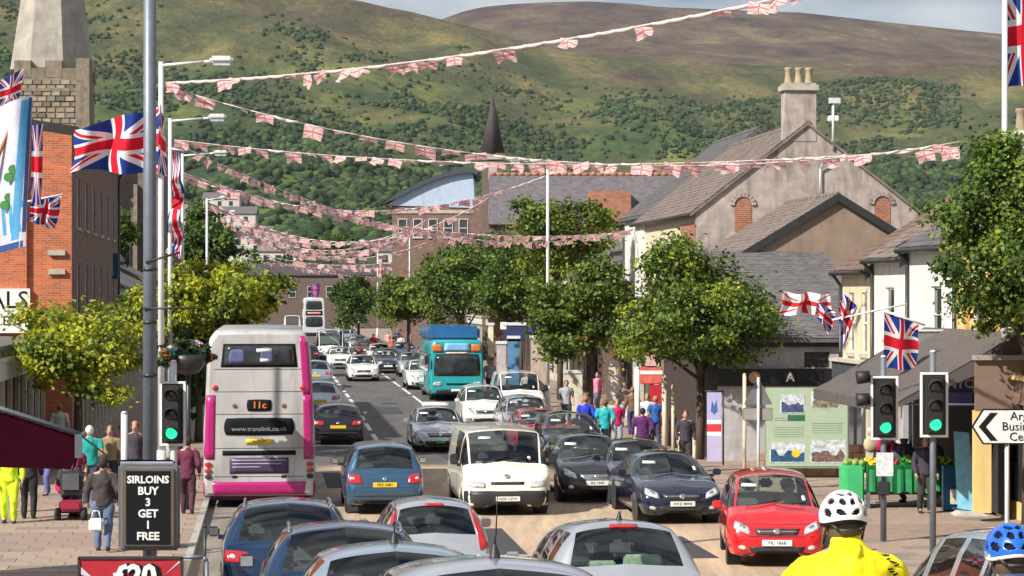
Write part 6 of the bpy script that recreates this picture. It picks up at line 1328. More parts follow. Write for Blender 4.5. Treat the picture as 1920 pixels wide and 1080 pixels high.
def flag(label,Y,corners,wave=.12,wn=1.6,mat=None,staff=None,group=FGR,tw=1.0):
    """corners: image px of hoist-bottom, hoist-top, fly-top, fly-bottom at distance Y"""
    hb,ht,ft,fb=[P(a,b,Y) for a,b in corners]; o=ht.copy(); t=thing('union_flag',label,'flag',o,0,group); L=(ft-ht).length
    def f(u,v):
        p=hb*(1-u)*(1-v)+ht*(1-u)*v+fb*u*(1-v)+ft*u*v-o; k=min(1,u*2.5)
        p.y+=wave*L*k*math.sin(u*wn*2*PI+v*1.3)*tw+.25*L*u; p.z+=.03*L*k*math.sin(u*wn*2*PI*.8+1+v*2); p.x+=.02*L*math.sin(v*7+u*5)*k; return p
    cloth('cloth',f,28,14,mat or UJ,t,loc=(0,0,0))
    if staff: b=bmesh.new(); tube(b,[P(*staff[0],Y)-o,P(*staff[1],Y)-o],.022,8); obj('staff',b,WHT,t)
    return t
flag('large union flag streaming left beside the tall grey pole',53.8,((296,325),(298,200),(132,240),(128,318)),.14,1.9)
flag('union flag folded against the first white lamp post just right of the grey pole',53.5,((296,322),(300,192),(306,225),(310,330)),.4,1.2)
flag('long union flag hanging down from the second white lamp post',70.6,((322,283),(335,283),(340,484),(309,480)),.16,2.6,staff=((318,278),(345,283)))
flag('union flag at the top left corner on a tilted staff',44,((0,205),(0,150),(44,128),(30,195)),.05,1.2,staff=((-30,215),(62,182)))
flag('narrow union flag hanging behind the blue and white pennant',50,((58,380),(60,235),(80,232),(76,385)),.15,1.0)
flag('dark crumpled union flag drooping against the orange brick wall',60,((55,415),(58,372),(112,368),(98,428)),.3,2.2,staff=((50,378),(118,364)))
flag('union flag at the top right corner on the white pole',50.3,((1880,165),(1878,-20),(1960,-50),(1965,150)),.07,1.2)
flag('union flag hanging crumpled from the cream house bracket',56,((1572,588),(1578,548),(1612,575),(1582,658)),.25,2.0,staff=((1560,600),(1700,570)))
flag('union flag hanging open in front of the grey sign box',52,((1656,690),(1658,585),(1727,607),(1722,694)),.06,1.3,staff=((1655,582),(1735,610)))
flag('red and white flag blowing left over the slate lean-to roof',57,((1560,588),(1556,552),(1470,548),(1466,590)),.30,2.4,mat=jack('red_white_flag_cloth',(.62,.02,.03),(.74,.73,.73),(.74,.73,.73)),group='red and white flags')
flag('small purple-looking flag above the distant double decker bus',230,((583,556),(583,530),(600,532),(597,556)),.1,1,mat=jack('far_flag_cloth',(.45,.05,.25),(.2,.06,.3),(.5,.3,.5)),group='far flags')
flag('mauve flag on the furthest right-hand lamp',238,((708,530),(710,490),(718,492),(716,528)),.1,1,mat=UJP,group='far flags')
flag('small crumpled union flag between the red-cross flag and the cream house bracket',56.5,((1528,590),(1532,566),(1568,585),(1556,628)),.3,1.5)
# blue, white and green pennant on an orange staff
def pennant_flag():
    Y=42; hb=P(-30,480,Y); ht=P(-4,200,Y); ft=P(60,178,Y); fb=P(50,462,Y); o=ht; t=thing('painted_flag','white and pale blue flag with green leaf emblems on an orange staff at left','flag',o,0)
    def f(u,v,off=0):
        p=hb*(1-u)*(1-v)+ht*(1-u)*v+fb*u*(1-v)+ft*u*v-o; p.y+=.10*math.sin(u*5+v*2)-off; return p
    W_=M('flag_white_cloth',(.62,.62,.72),.7,tr=.2); cloth('cloth',f,20,20,W_,t,loc=(0,0,0))
    SB=M('flag_sky_cloth',(.08,.34,.62),.7,tr=.2); DB=M('flag_navy_cloth',(.015,.06,.2),.7); GN=M('flag_green_print',(.05,.22,.06),.7)
    def sub(nm,u0,u1,v0,v1,m,sh=0): cloth(nm,lambda a,b:f(u0+(u1-u0)*a+sh*b,v0+(v1-v0)*b,.006),6,10,m,t,loc=(0,0,0))
    sub('blue_stripe',.62,.82,.06,.98,SB,.10); sub('navy_edge',.90,.99,.10,.99,DB); sub('navy_hem',.0,.93,.0,.045,DB)
    for u0 in (.40,.60,.78): sub('letter_stroke',u0,u0+.09,.11,.30,SB,-.10)
    sub('letter_bar',.66,.95,.27,.31,SB)
    for (u,v) in ((.60,.50),(.52,.32)):
        b=bmesh.new()
        for a in (90,210,330):
            q=f(u,v,.012); cyl(b,q+Vector((.09*math.cos(R(a)),0,.09*math.sin(R(a)))),q+Vector((.09*math.cos(R(a)),-.006,.09*math.sin(R(a)))),.085,.085,12)
        obj('green_leaf_emblem',b,GN,t)
    b=bmesh.new(); tube(b,[P(-25,350,Y)-o,P(36,195,Y)-o],.03,8); obj('staff',b,M('staff_orange',(.45,.12,.03),.5),t)
pennant_flag()
# ---------------- bunting ----------------
PM=[]
for k in range(6):
    rr=random.Random(k); a,b_,c=rr.uniform(.02,.07),rr.uniform(2,6),rr.uniform(-.5,.5)
    sq=[1,1,.9,.75,.45,1][k]
    PM.append(cloth('pennant',lambda u,v:((u-.5)*.54,a*math.sin(u*b_+v*3+c)*(1-v)*1.6+.05*(1-v),-(1-v)*.33*sq+.03*math.sin(u*4+c)*(1-v)),6,5,UJP)); 
TAPE=M('bunting_tape',(.55,.47,.45),.8,var=.15)
def bunting(label,A,B,sag,spacing=.9,size=1,furl=.25,seed=0,dense=False,r=.013):
    rr=random.Random(seed); A=Vector(A); B=Vector(B); L=(B-A).length; t=thing('bunting',label,'bunting',A,0,'bunting strings across the road')
    n=28; pts=[]
    pt=lambda u:(B-A)*u-Vector((0,0,4*sag*u*(1-u)))
    b=bmesh.new(); tube(b,[pt(i/n) for i in range(n+1)],r,5); obj('cord',b,TAPE,t)
    spacing*=.72; size*=.84; m=int(L/spacing); yaw=math.atan2((B-A).y,(B-A).x)
    fb=bmesh.new(); any_=False
    for i in range(m):
        u=(i+.5+rr.uniform(-.15,.15))/m; q=pt(u); slope=math.atan2((pt(min(1,u+.01))-pt(max(0,u-.01))).z,(pt(min(1,u+.01))-pt(max(0,u-.01))).xy.length)
        if rr.random()<furl: # wound round the cord
            tube(fb,[pt(max(0,u-.28/L)),pt(u)+Vector((0,0,-.03)),pt(min(1,u+.28/L))],.032,6); any_=True; continue
        o=bpy.data.objects.new('pennant',rr.choice(PM)); COL.objects.link(o); o.parent=t; o.location=q; k=size*rr.uniform(.85,1.1); o.scale=(k,k,k*rr.uniform(.75,1.1))
        o.rotation_euler=(rr.uniform(-.9,.9),-slope+rr.uniform(-.25,.25),yaw+rr.uniform(-.35,.35))
    if any_: obj('furled_flag',fb,TAPE,t,kind='stuff')
    else: fb.free()
bunting('topmost bunting string rising to the top right, mostly wound round its cord',P(314,155,54),P(1560,-25,41),.30,.62,furl=.5,seed=1,r=.020)
bunting('second bunting string from the first lamp sloping down across the tall chimney gable',P(316,163,54),P(1800,266,52),1.05,.82,furl=.15,seed=2)
bunting('third bunting string running nearly level from the second lamp to the right edge',P(328,262,70),P(1800,276,57),.55,.80,furl=.45,seed=3)
bunting('string of flags dropping from the second lamp across to the white corner pier',P(330,268,71),P(1186,430,101),1.5,.72,furl=.1,seed=4)
bunting('string of flags from the third lamp to the right-hand lamp arm',P(346,330,91),P(1022,330,95),1.35,.6,furl=.35,seed=5)
bunting('string of flags from the third lamp sagging to the corner pier under the long hall',P(345,325,91),P(1184,434,101.5),1.0,.62,furl=.1,seed=6)
for k,(a,ya,b,yb,Y,sg_) in enumerate(((392,378,915,372,118,2.1),(410,402,800,412,142,2.0),(412,408,770,440,150,1.7),(440,430,800,455,172,1.6),(445,436,760,446,190,1.7),(500,480,805,478,215,.9),(505,486,715,520,225,.4),(500,492,800,492,245,.7),(396,385,790,420,130,1.6))):
    bunting(['first faded string across the middle distance','second faded string across the middle distance just below the first','faded string sloping down to the right below the field','sixth faded string low over the road','seventh faded string low over the road by the copse','nearly level faded string above the distant bus','short faded string falling to the right above the distant bus','lowest and furthest faded string above the distant bus','faded string between the conifer and the blue panelled hall'][k],P(a,ya,Y),P(b,yb,Y*1.02),sg_,1.0 if Y>150 else .75,size=1.15 if Y<150 else 1.5,furl=.2,seed=10+k,r=.03)
# ---------------- people ----------------
SKIN=M('skin',(.42,.25,.18),.5,var=.08)
def fold(me,fn):
    n=len(me.vertices); co=np.empty(n*3,dtype=np.float32); nr=np.empty(n*3,dtype=np.float32); me.vertices.foreach_get('co',co); me.vertex_normals.foreach_get('vector',nr); co=co.reshape(-1,3); nr=nr.reshape(-1,3)
    f_=np.array([fn(c) for c in co.tolist()],dtype=np.float32)[:,None]; me.vertices.foreach_set('co',(co+nr*f_).ravel()); me.update()
def limbmesh(bm,V,E,Rr,skip=None):
    def ring(c,a,b,ra,rb,n=12): return [bm.verts.new(c+a*(math.cos(2*PI*k/n)*ra)+b*(math.sin(2*PI*k/n)*rb)) for k in range(n)]
    for i,j in E:
        p,q=Vector(V[i]),Vector(V[j]); d=q-p
        if d.length<1e-5: continue
        d.normalize(); a=Vector((1,0,0))-d*d.x
        if a.length<.35: a=Vector((0,0,1))-d*d.z
        a.normalize(); b=d.cross(a); A=ring(p,a,b,*Rr[i]); B=ring(q,a,b,*Rr[j]); n=len(A)
        for k in range(n): bm.faces.new((A[k],A[(k+1)%n],B[(k+1)%n],B[k]))
        bm.faces.new(A[::-1]); bm.faces.new(B)
    for n_,(c,(ra,rb)) in enumerate(zip(V,Rr)):
        if n_==skip: continue
        bmesh.ops.create_icosphere(bm,subdivisions=2,radius=1,matrix=Matrix.Translation(Vector(c))@Matrix.Diagonal((ra,rb,(ra+rb)/2,1)))
def skinmesh(name,verts,edges,radii,mat,parent,sub=1,root=0,vox=.02):
    """one continuous surface grown round a skeleton; thin pieces (fingers) are added after the skin is closed"""
    thin={k for k,(a,b) in enumerate(radii) if max(a,b)<.0145}
    bm=bmesh.new(); keep=[e for e in edges if e[0] not in thin and e[1] not in thin]; ids=sorted(set(range(len(verts)))-thin)
    limbmesh(bm,[verts[k] for k in ids],[(ids.index(a),ids.index(b)) for a,b in keep],[radii[k] for k in ids],0 if root==1 else None)
    me=bpy.data.meshes.new(name); bm.to_mesh(me); bm.free(); o=bpy.data.objects.new(name,me)
    md=o.modifiers.new('r','REMESH'); md.mode='VOXEL'; md.voxel_size=vox; m2=o.modifiers.new('s','SMOOTH'); m2.factor=.5; m2.iterations=5
    nm=evaluated(o); bpy.data.meshes.remove(me)
    if name in ('jacket','shirt','trousers') and mat is not SKIN:
        fold(nm,lambda c:.022*(noise.noise(Vector((c[0]*9+len(verts),c[1]*9,c[2]*6)))*.5+noise.noise(Vector((c[0]*22,c[1]*22,c[2]*13)))*.35))
    if thin:
        bm=bmesh.new(); bm.from_mesh(nm); te=[e for e in edges if e[0] in thin or e[1] in thin]
        for a,b in te: cyl(bm,verts[a],verts[b],.011,.009,6)
        bm.to_mesh(nm); bm.free()
    nm.name=name; nm.materials.clear(); return obj(name,nm,mat,parent,smooth=True)
def person(label,px,Y,face=0,h=1.72,top=(.1,.1,.1),leg=(.03,.035,.06),hair=(.05,.03,.02),pose='walk',long=.86,bare=False,skirt=False,u=None,dz=.1,build=1.0,sit=None,group='people on the pavements',shoe=(.02,.02,.02),hood=False):
    g=G(px,Y,dz) if sit is None else sit; t=thing('person',label,'person',g,face,group); k=h/1.75
    st={'walk':.16,'stand':.02,'stride':.26,'sit':0}[pose]; b=build
    cm=lambda n,c:M('cloth_%s_%02x%02x%02x'%(n,*[int(255*x) for x in c]),c,.85,var=.22,scale=7,bump=.3)
    def sc_(v): return [(x*k,y*k,z*k) for x,y,z in v]
    if pose=='sit': hip=.52; kn=[(.12,-.42,.50),(-.12,-.42,.50)]; an=[(.12,-.45,.12),(-.12,-.45,.12)]
    else: hip=.92; kn=[(.10,-.06-st*.7,.50),(-.10,-.02+st*.25,.49)]; an=[(.10,-st,.09),(-.10,.06+st,.10+st*.25)]
    dzz=hip-.92
    A=lambda x,y,z:(x,y,z+dzz)
    el=[(.25*b,.05-st*.3,1.14+dzz),(-.25*b,.05+st*.3,1.14+dzz)]; wr=[(.25*b,-.10+st*.5-(.25 if pose=='sit' else 0),.93+dzz+(.1 if pose=='sit' else 0)),(-.25*b,-.10-st*.6-(.25 if pose=='sit' else 0),.93+dzz+(.1 if pose=='sit' else 0))]
    V=[A(0,0,.96),A(0,0,1.14),A(0,0,1.33),A(0,.01,1.46),A(0,-.005,1.53),A(0,-.015,1.60),A(0,-.01,1.69)]; Rr=[(.14*b,.105),(.125*b,.095),(.15*b,.105),(.07,.06),(.052,.055),(.074,.088),(.062,.075)]; E=[(0,1),(1,2),(2,3),(3,4),(4,5),(5,6)]
    V.append(A(0,-.105,1.605)); Rr.append((.014,.018)); E.append((5,7))
    for s in (0,1):
        sg=1 if s==0 else -1; i=len(V); V+=[A(sg*.175*b,.0,1.40),el[s],wr[s],(wr[s][0],wr[s][1]-.05,wr[s][2]-.08)]; Rr+=[(.062,.06),(.045,.045),(.03,.034),(.026,.042)]; E+=[(3,i),(i,i+1),(i+1,i+2),(i+2,i+3)]
        for q in range(4): V.append((wr[s][0]-sg*.01,wr[s][1]-.085+q*.022,wr[s][2]-.155+abs(q-1.3)*.012)); Rr.append((.010,.010)); E.append((i+3,len(V)-1))
        V.append((wr[s][0]-sg*.035,wr[s][1]-.10,wr[s][2]-.09)); Rr.append((.011,.011)); E.append((i+2,len(V)-1))
        i=len(V); V+=[A(sg*.09*b,0,.88),kn[s],an[s],(an[s][0],an[s][1]-.15,an[s][2]-.05)]; Rr+=[(.09*b,.09),(.062,.062),(.042,.045),(.036,.03)]; E+=[(0,i),(i,i+1),(i+1,i+2),(i+2,i+3)]
    sub=1
    skinmesh('body',sc_(V),E,[(a*k,c*k) for a,c in Rr],SKIN,t,sub)
    # jacket or shirt
    V=[A(0,.0,long+.02),A(0,0,1.12),A(0,0,1.33),A(0,.01,1.455)]; Rr=[(.175*b,.135),(.155*b,.125),(.18*b,.135),(.085,.08)]; E=[(0,1),(1,2),(2,3)]
    for s in (0,1):
        sg=1 if s==0 else -1; i=len(V); V+=[A(sg*.18*b,.0,1.40)]; Rr+=[(.078,.075)]; E+=[(2,i)]
        if bare: V.append(((el[s][0]+sg*.18*b)/2+sg*.01,el[s][1]*.5,(el[s][2]+1.40+dzz)/2)); Rr.append((.066,.066)); E.append((i,i+1))
        else: V+=[el[s],(wr[s][0],wr[s][1]-.005,wr[s][2]+.02)]; Rr+=[(.062,.062),(.048,.05)]; E+=[(i,i+1),(i+1,i+2)]
    skinmesh('jacket' if not bare else 'shirt',sc_(V),E,[(a*k,c*k) for a,c in Rr],cm('top',top),t,sub,root=1)
    V=[A(0,0,.98)]; Rr=[(.155*b,.12)]; E=[]
    for s in (0,1):
        sg=1 if s==0 else -1; i=len(V); V+=[A(sg*.095*b,0,.86),kn[s],(an[s][0],an[s][1]+.005,an[s][2]+.02)]; Rr+=[(.105*b,.105),(.08 if not skirt else .11,.08),(.062,.064)]; E+=[(0,i),(i,i+1),(i+1,i+2)]
    skinmesh('trousers',sc_(V),E,[(a*k,c*k) for a,c in Rr],cm('leg',leg),t,sub)
    for s in (0,1):
        b_=bmesh.new(); ball(b_,Vector((an[s][0]*k,(an[s][1]-.06)*k,(an[s][2]-.045)*k)),.075*k,2,(.62,1.75,.62)); obj('shoe',b_,cm('shoe',shoe),t)
    b_=bmesh.new(); ball(b_,Vector((0,.018*k,(1.655+dzz)*k)),.108*k,2,(.88,1.0,1.02))
    bmesh.ops.delete(b_,geom=[v for v in b_.verts if v.co.y<-.035*k and v.co.z<(1.70+dzz)*k],context='VERTS'); obj('hair',b_,cm('hair',hair),t)
    for s in (1,-1):
        b_=bmesh.new(); ball(b_,Vector((s*.084*k,.0,(1.62+dzz)*k)),.026*k,1,(.4,.8,1.2)); obj('ear',b_,SKIN,t)
        b_=bmesh.new(); ball(b_,Vector((s*.030*k,-.098*k,(1.635+dzz)*k)),.009*k,1); obj('eye',b_,INK,t)
    b_=bmesh.new(); ball(b_,Vector((0,-.096*k,(1.562+dzz)*k)),.02*k,1,(1.2,.3,.35)); obj('mouth',b_,M('lips',(.3,.1,.09)),t)
    return t
AW=ANG+PI  # back to the camera
person('man in a dark grey-brown jacket and blue jeans walking away nearest the menu board',193,43.5,AW,1.74,(.05,.042,.042),(.10,.15,.26),(.03,.02,.02),'walk',.84,build=1.12)
person('man in a dark suit standing on the left pavement under the maroon awning',54,50,AW,1.75,(.028,.025,.025),(.02,.02,.02),(.05,.04,.03),'stand')
HV=(.62,.85,.02)
person('person in yellow high-visibility clothes at the left edge, nearer one',17,49,ANG,1.75,HV,HV,(.1,.06,.03),'stand',build=1.1)
person('person in yellow high-visibility clothes at the left edge, further behind',36,51.5,ANG,1.72,HV,HV,(.3,.2,.1),'stand')
person('woman in a maroon top carrying a pink bag on the left pavement',140,50.5,ANG,1.62,(.22,.02,.06),(.04,.03,.04),(.2,.1,.05),'stand',bare=True)
person('white-haired man in a teal shirt on the left pavement',168,53.5,AW,1.78,(.01,.30,.27),(.05,.05,.09),(.7,.68,.62),'walk',bare=True,build=1.15)
person('person in a khaki jacket walking behind the man in the dark jacket',206,54,ANG,1.76,(.25,.19,.09),(.02,.02,.03),(.15,.09,.05),'walk',.95)
person('ginger-haired person with white shirt front behind the tall grey pole',253,55.5,ANG,1.78,(.05,.04,.06),(.03,.03,.04),(.40,.15,.06),'stand')
person('person in a dark red coat beside the bus',352,51,AW,1.68,(.12,.02,.05),(.06,.02,.03),(.03,.02,.02),'walk',.8)
person('person in pale clothes far along the left pavement',100,80,ANG,1.7,(.5,.52,.6),(.2,.22,.3),(.1,.06,.03),'walk')
person('person in green clothes far along the left pavement',75,84,ANG,1.7,(.12,.35,.22),(.1,.1,.1),(.1,.06,.03),'walk')
person('person in dark purple jacket bending at the kerb beside the parked cars',1205,68,AW,1.60,(.09,.015,.11),(.03,.03,.05),(.02,.015,.02),'walk',.8,build=1.25)
person('woman in a turquoise jacket on the right pavement',1134,73,AW,1.68,(.02,.42,.46),(.02,.02,.03),(.15,.08,.04),'walk',.80,build=1.15)
person('person in a royal blue jacket with a ball-shaped bag left of the woman in turquoise',1098,76,AW,1.70,(.02,.05,.55),(.04,.05,.12),(.35,.15,.06),'walk',.8,build=1.1)
person('person in a crimson top right of the woman in turquoise',1157,75,ANG,1.62,(.45,.01,.12),(.3,.3,.36),(.35,.2,.1),'stand',bare=True)
person('person in pale trousers next to the crimson top',1170,88,ANG,1.66,(.3,.25,.25),(.5,.48,.5),(.2,.1,.05),'stand')
person('man in a white shirt talking beside the red shop panel',1213,77,ANG,1.75,(.62,.62,.68),(.1,.1,.14),(.25,.13,.07),'stand',bare=True)
person('person in a blue top next to the man in the white shirt',1229,76,AW,1.70,(.02,.10,.35),(.05,.05,.1),(.3,.18,.1),'stand',bare=True)
person('person in dark clothes in the shadow of the dark shop',1285,64,ANG,1.68,(.04,.035,.05),(.03,.03,.03),(.05,.03,.02),'stand')
person('person in a grey and lilac top beside the teal coach',919,110,ANG,1.72,(.35,.30,.36),(.02,.02,.03),(.04,.02,.02),'stand',build=1.15)
person('person in black beside the person in lilac near the coach',938,101,AW,1.75,(.02,.02,.02),(.02,.02,.02),(.02,.02,.02),'stand',build=1.1)
person('person in a pale pink top bending under the blue shop panel',988,99,ANG,1.62,(.62,.45,.46),(.04,.03,.04),(.5,.35,.3),'walk')
person('person in navy far along the right pavement near the trees',745,200,ANG,1.75,(.05,.06,.14),(.05,.05,.08),(.1,.06,.03),'walk')
person('person in red far along the right pavement',700,178,ANG,1.7,(.5,.02,.05),(.05,.05,.08),(.1,.06,.03),'walk')
person('person in orange-pink far along the right pavement',735,170,ANG,1.7,(.5,.14,.08),(.4,.36,.32),(.1,.06,.03),'walk')
person('person in white far along the right pavement',752,175,AW,1.7,(.6,.6,.6),(.05,.05,.08),(.1,.06,.03),'stand')
person('person in pale pink far along the right pavement under the trees',728,190,ANG,1.7,(.6,.35,.32),(.3,.3,.3),(.1,.06,.03),'stand')
person('stall keeper in a dark top behind the fruit stall',1735,51.2,ANG,1.7,(.04,.03,.05),(.03,.03,.03),(.05,.03,.02),'stand')
XP=[(88,56,'left','woman in a pale blue cardigan in the gap beyond the maroon awning',(.35,.42,.6),(.1,.12,.3)),(112,70,'left','man in a white shirt walking far behind the maroon-topped woman',(.6,.6,.58),(.08,.08,.1)),(226,66,'left','child-sized person in pink beside the khaki jacket',(.55,.15,.25),(.05,.05,.1)),(330,62,'left','person in dark green partly behind the left traffic light',(.03,.10,.05),(.03,.03,.04)),
(1062,88,'right','person in a light grey coat by the trees left of the royal blue jacket',(.35,.36,.4),(.05,.05,.07)),(1078,92,'right','person in black and white further behind the royal blue jacket',(.5,.5,.52),(.02,.02,.02)),(1120,97,'right','person in pink further back among the shoppers under the trees',(.55,.2,.3),(.15,.15,.2)),(1186,84,'right','person in a brown jacket near the red shop sign',(.16,.09,.05),(.05,.06,.12)),(1243,82,'right','person in a mustard top by the buff shop post',(.45,.27,.04),(.06,.06,.08)),
(1008,104,'right','person in a red jacket behind the parked white van',(.45,.03,.03),(.04,.04,.06)),(895,118,'right','person in blue jeans beside the rear of the coach',(.25,.25,.28),(.05,.10,.25)),(1672,53.5,'right','customer in a dark crimson coat at the left end of the fruit stall',(.28,.02,.08),(.04,.03,.04))]
for k,(px,Y,sd,lb_,tp_,lg_) in enumerate(XP): person(lb_,px,Y,ANG+(PI if k%2 else 0)+(k%3-1)*.5,1.2 if k==2 else 1.62+.03*(k%5),tp_,lg_,[(.04,.03,.02),(.25,.14,.07),(.12,.07,.03)][k%3],['walk','stand','stride'][k%3],.84,bare=k%4==0,build=1+.05*(k%3))
def bag(label,px,Y,z,c,r=.15):
    t=thing('handbag',label,'bag',G(px,Y,.1)+Vector((0,0,z)),0); b=bmesh.new(); box(b,-r,r,-.06,.06,-r,r*.8,bev=.03); tube(b,[(-r*.6,0,r*.8),(-r*.4,0,r*1.8),(r*.4,0,r*1.8),(r*.6,0,r*.8)],.012); obj('bag_body',b,M('bag_%02x%02x%02x'%tuple(int(255*x) for x in c),c,.6,var=.2),t)
bag('white carrier bag beside the leg of the man in the dark grey-brown jacket',180,43.3,.55,(.65,.65,.65),.13); bag('pale blue bag beside the woman in turquoise',1122,72.8,.55,(.35,.5,.6)); bag('brown bag beside the khaki jacket',197,53.6,.7,(.16,.08,.03)); bag('orange carrier bag beside the purple jacket',1190,67.8,.5,(.6,.2,.03))
# mobility scooter with its rider behind the dark-jacketed man
g=G(136,50,.1); ms_=thing('mobility_scooter','dark red mobility scooter seen from behind on the left pavement','scooter',g,ANG+PI)
b=bmesh.new()
for s in (1,-1): 
    wb=bmesh.new(); lathe(wb,[(.05,-.05),(.13,-.06),(.15,0),(.13,.06),(.05,.05)],16,'x',c=(s*.27,.40,.15)); obj('wheel',wb,RUB,ms_)
wb=bmesh.new(); lathe(wb,[(.05,-.05),(.12,-.05),(.14,0),(.12,.05),(.05,.05)],16,'x',c=(0,-.55,.14)); obj('wheel',wb,RUB,ms_)
obj('deck',BX(-.28,.28,-.6,.2,.16,.22,bev=.02),PLA,ms_); obj('rear_shroud',BX(-.24,.24,.1,.55,.22,.46,bev=.06),M('scooter_red',(.30,.01,.05),.35,coat=.6),ms_); obj('seat',BX(-.24,.24,.05,.45,.55,.65,bev=.04),SEAT,ms_); obj('seat_back',BX(-.22,.22,.42,.52,.62,1.05,bev=.05),SEAT,ms_); b.free(); b=bmesh.new(); tube(b,[(0,-.5,.2),(0,-.42,.95)],.03); tube(b,[(-.25,-.38,.95),(.25,-.38,.95)],.02); tube(b,[(0,.3,.4),(0,.3,.58)],.04); obj('tiller',b,PLA,ms_)
person('seated rider in dark clothes on the red mobility scooter',136,50,AW,1.6,(.05,.03,.05),(.04,.03,.04),(.1,.05,.04),'sit',1.0,sit=g+Vector((0,.0,.0))+Vector((-.02,-.2,.12)),group='riders')
t=thing('pink_bag','bright pink carrier bag held beside the woman in the maroon top','bag',G(120,50,.1)+Vector((0,0,.72)),0); b=bmesh.new(); ball(b,Vector((0,0,0)),.2,2,(1,.5,1)); tube(b,[(-.08,0,.18),(-.05,0,.34),(.05,0,.34),(.08,0,.18)],.012); obj('bag_body',b,M('bag_pink',(.60,.02,.14),.5),t,smooth=True)
# ---- cyclists ----
def cyclist(label,px,top,Y,shirt,helm,helm2,hname,off=0):
    s=FPX/Y; g=G(px,Y); hz=CAMZ-(top-HY)/s-g.z; t=thing('person',label,'person',g,AW,'cyclists'); k=hz/1.74
    V=[(0,.18,.98),(0,.12,1.14),(0,.02,1.32),(0,-.05,1.43),(0,-.09,1.47),(0,-.12,1.555),(0,-.11,1.635),(0,-.21,1.555)]; Rr=[(.15,.12),(.15,.11),(.165,.11),(.08,.07),(.058,.06),(.075,.088),(.064,.075),(.014,.018)]; E=[(0,1),(1,2),(2,3),(3,4),(4,5),(5,6),(5,7)]
    el=[(.30,-.22,1.18),(-.30,-.22,1.18)]; wr=[(.25,-.50,1.04),(-.25,-.50,1.04)]
    for q in (0,1):
        sg=1-2*q; i=len(V); V+=[(sg*.185,-.03,1.37),el[q],wr[q],(sg*.25,-.58,1.03)]; Rr+=[(.065,.065),(.048,.048),(.034,.034),(.035,.04)]; E+=[(3,i),(i,i+1),(i+1,i+2),(i+2,i+3)]
        for f_ in range(4): V.append((sg*(.20+.027*f_),-.655,1.00-abs(f_-1.5)*.004)); Rr.append((.011,.011)); E.append((i+3,len(V)-1))
        V.append((sg*.205,-.60,1.0)); Rr.append((.012,.012)); E.append((i+3,len(V)-1))
        i=len(V); zk=(.62,.78)[q]; yk=(-.22,-.26)[q]; za=(.18,.42)[q]; V+=[(sg*.10,.18,.92),(sg*.12,yk,zk),(sg*.11,-.02,za),(sg*.11,-.20,za-.05)]; Rr+=[(.095,.095),(.065,.065),(.045,.045),(.038,.03)]; E+=[(0,i),(i,i+1),(i+1,i+2),(i+2,i+3)]
    S=lambda L:[(a*k,b*k,c*k) for a,b,c in L]
    skinmesh('body',S(V),E,[(a*k,c*k) for a,c in Rr],SKIN,t,2)
    V=[(0,.20,.97),(0,.15,1.12),(0,.03,1.31),(0,-.035,1.43),(0,-.06,1.475)]; Rr=[(.175,.14),(.185,.14),(.205,.145),(.105,.095),(.078,.075)]; E=[(0,1),(1,2),(2,3),(3,4)]
    for q in (0,1):
        sg=1-2*q; i=len(V); V+=[(sg*.19,-.02,1.36),el[q],(sg*.25,-.47,1.045)]; Rr+=[(.095,.09),(.07,.07),(.05,.05)]; E+=[(2,i),(i,i+1),(i+1,i+2)]
    jk=skinmesh('jacket',S(V),E,[(a*k,c*k) for a,c in Rr],shirt,t,2,root=1,vox=.012)
    # smooth cloth folds
    fold(jk.data,lambda c:noise.noise(Vector((c[0]*7,c[1]*7,c[2]*5)))*.016+noise.noise(Vector((c[0]*16,c[1]*9,c[2]*26)))*.006)
    V=[(0,.19,.99)]; Rr=[(.155,.13)]; E=[]
    for q in (0,1):
        sg=1-2*q; i=len(V); zk=(.62,.78)[q]; yk=(-.22,-.26)[q]; V+=[(sg*.10,.18,.90),(sg*.12,yk,zk),(sg*.11,-.02,(.24,.48)[q])]; Rr+=[(.11,.11),(.08,.08),(.055,.055)]; E+=[(0,i),(i,i+1),(i+1,i+2)]
    skinmesh('cycling_tights',S(V),E,[(a*k,c*k) for a,c in Rr],M('tights',(.02,.02,.022),.7),t,1)
    for q in (0,1):
        sg=1-2*q; b=bmesh.new(); ball(b,Vector((sg*.11*k,-.10*k,((.13,.37)[q])*k)),.08*k,2,(.6,1.7,.6)); obj('shoe',b,PLA,t)
        b=bmesh.new(); ball(b,Vector((sg*.086*k,-.105*k,1.56*k)),.03*k,2,(.35,.75,1.15)); obj('ear',b,SKIN,t)
    b=bmesh.new(); ball(b,Vector((0,-.095*k,1.57*k)),.094*k,2,(.9,1.05,1.05)); bmesh.ops.delete(b,geom=[v for v in b.verts if v.co.y<-.14*k],context='VERTS'); obj('hair',b,M('short_hair',(.10,.07,.04),.8,bump=.4,scale=20),t)
    # helmet: shell ribs with vents between
    h=thing('cycle_helmet',hname,'helmet',g+Vector((0,0,0)),AW); c=Vector((0,-.115*k,1.615*k)); 
    def hp(th,ph,r=1): # th around (0 = back), ph from rim (0) to crown
        x=math.sin(th)*math.cos(ph)*.112*r; y=math.cos(th)*math.cos(ph)*.145*r; z=math.sin(ph)*.125*r; return c+Vector((x,y,z))*k
    b=bmesh.new(); N,Mh=84,20; inner=[]
    for j in range(Mh+1):
        ph=-.28+(PI/2+.28)*j/Mh; inner.append([b.verts.new(hp(2*PI*i/N,ph+(.12*math.cos(2*(2*PI*i/N))*max(0,1-j/6)),.90)) for i in range(N)])
    for j in range(Mh):
        for i in range(N):
            try: f=b.faces.new((inner[j][i],inner[j][(i+1)%N],inner[j+1][(i+1)%N],inner[j+1][i])); f.smooth=True
            except: pass
    obj('liner',b,INK,h)
    b=bmesh.new(); vid={}
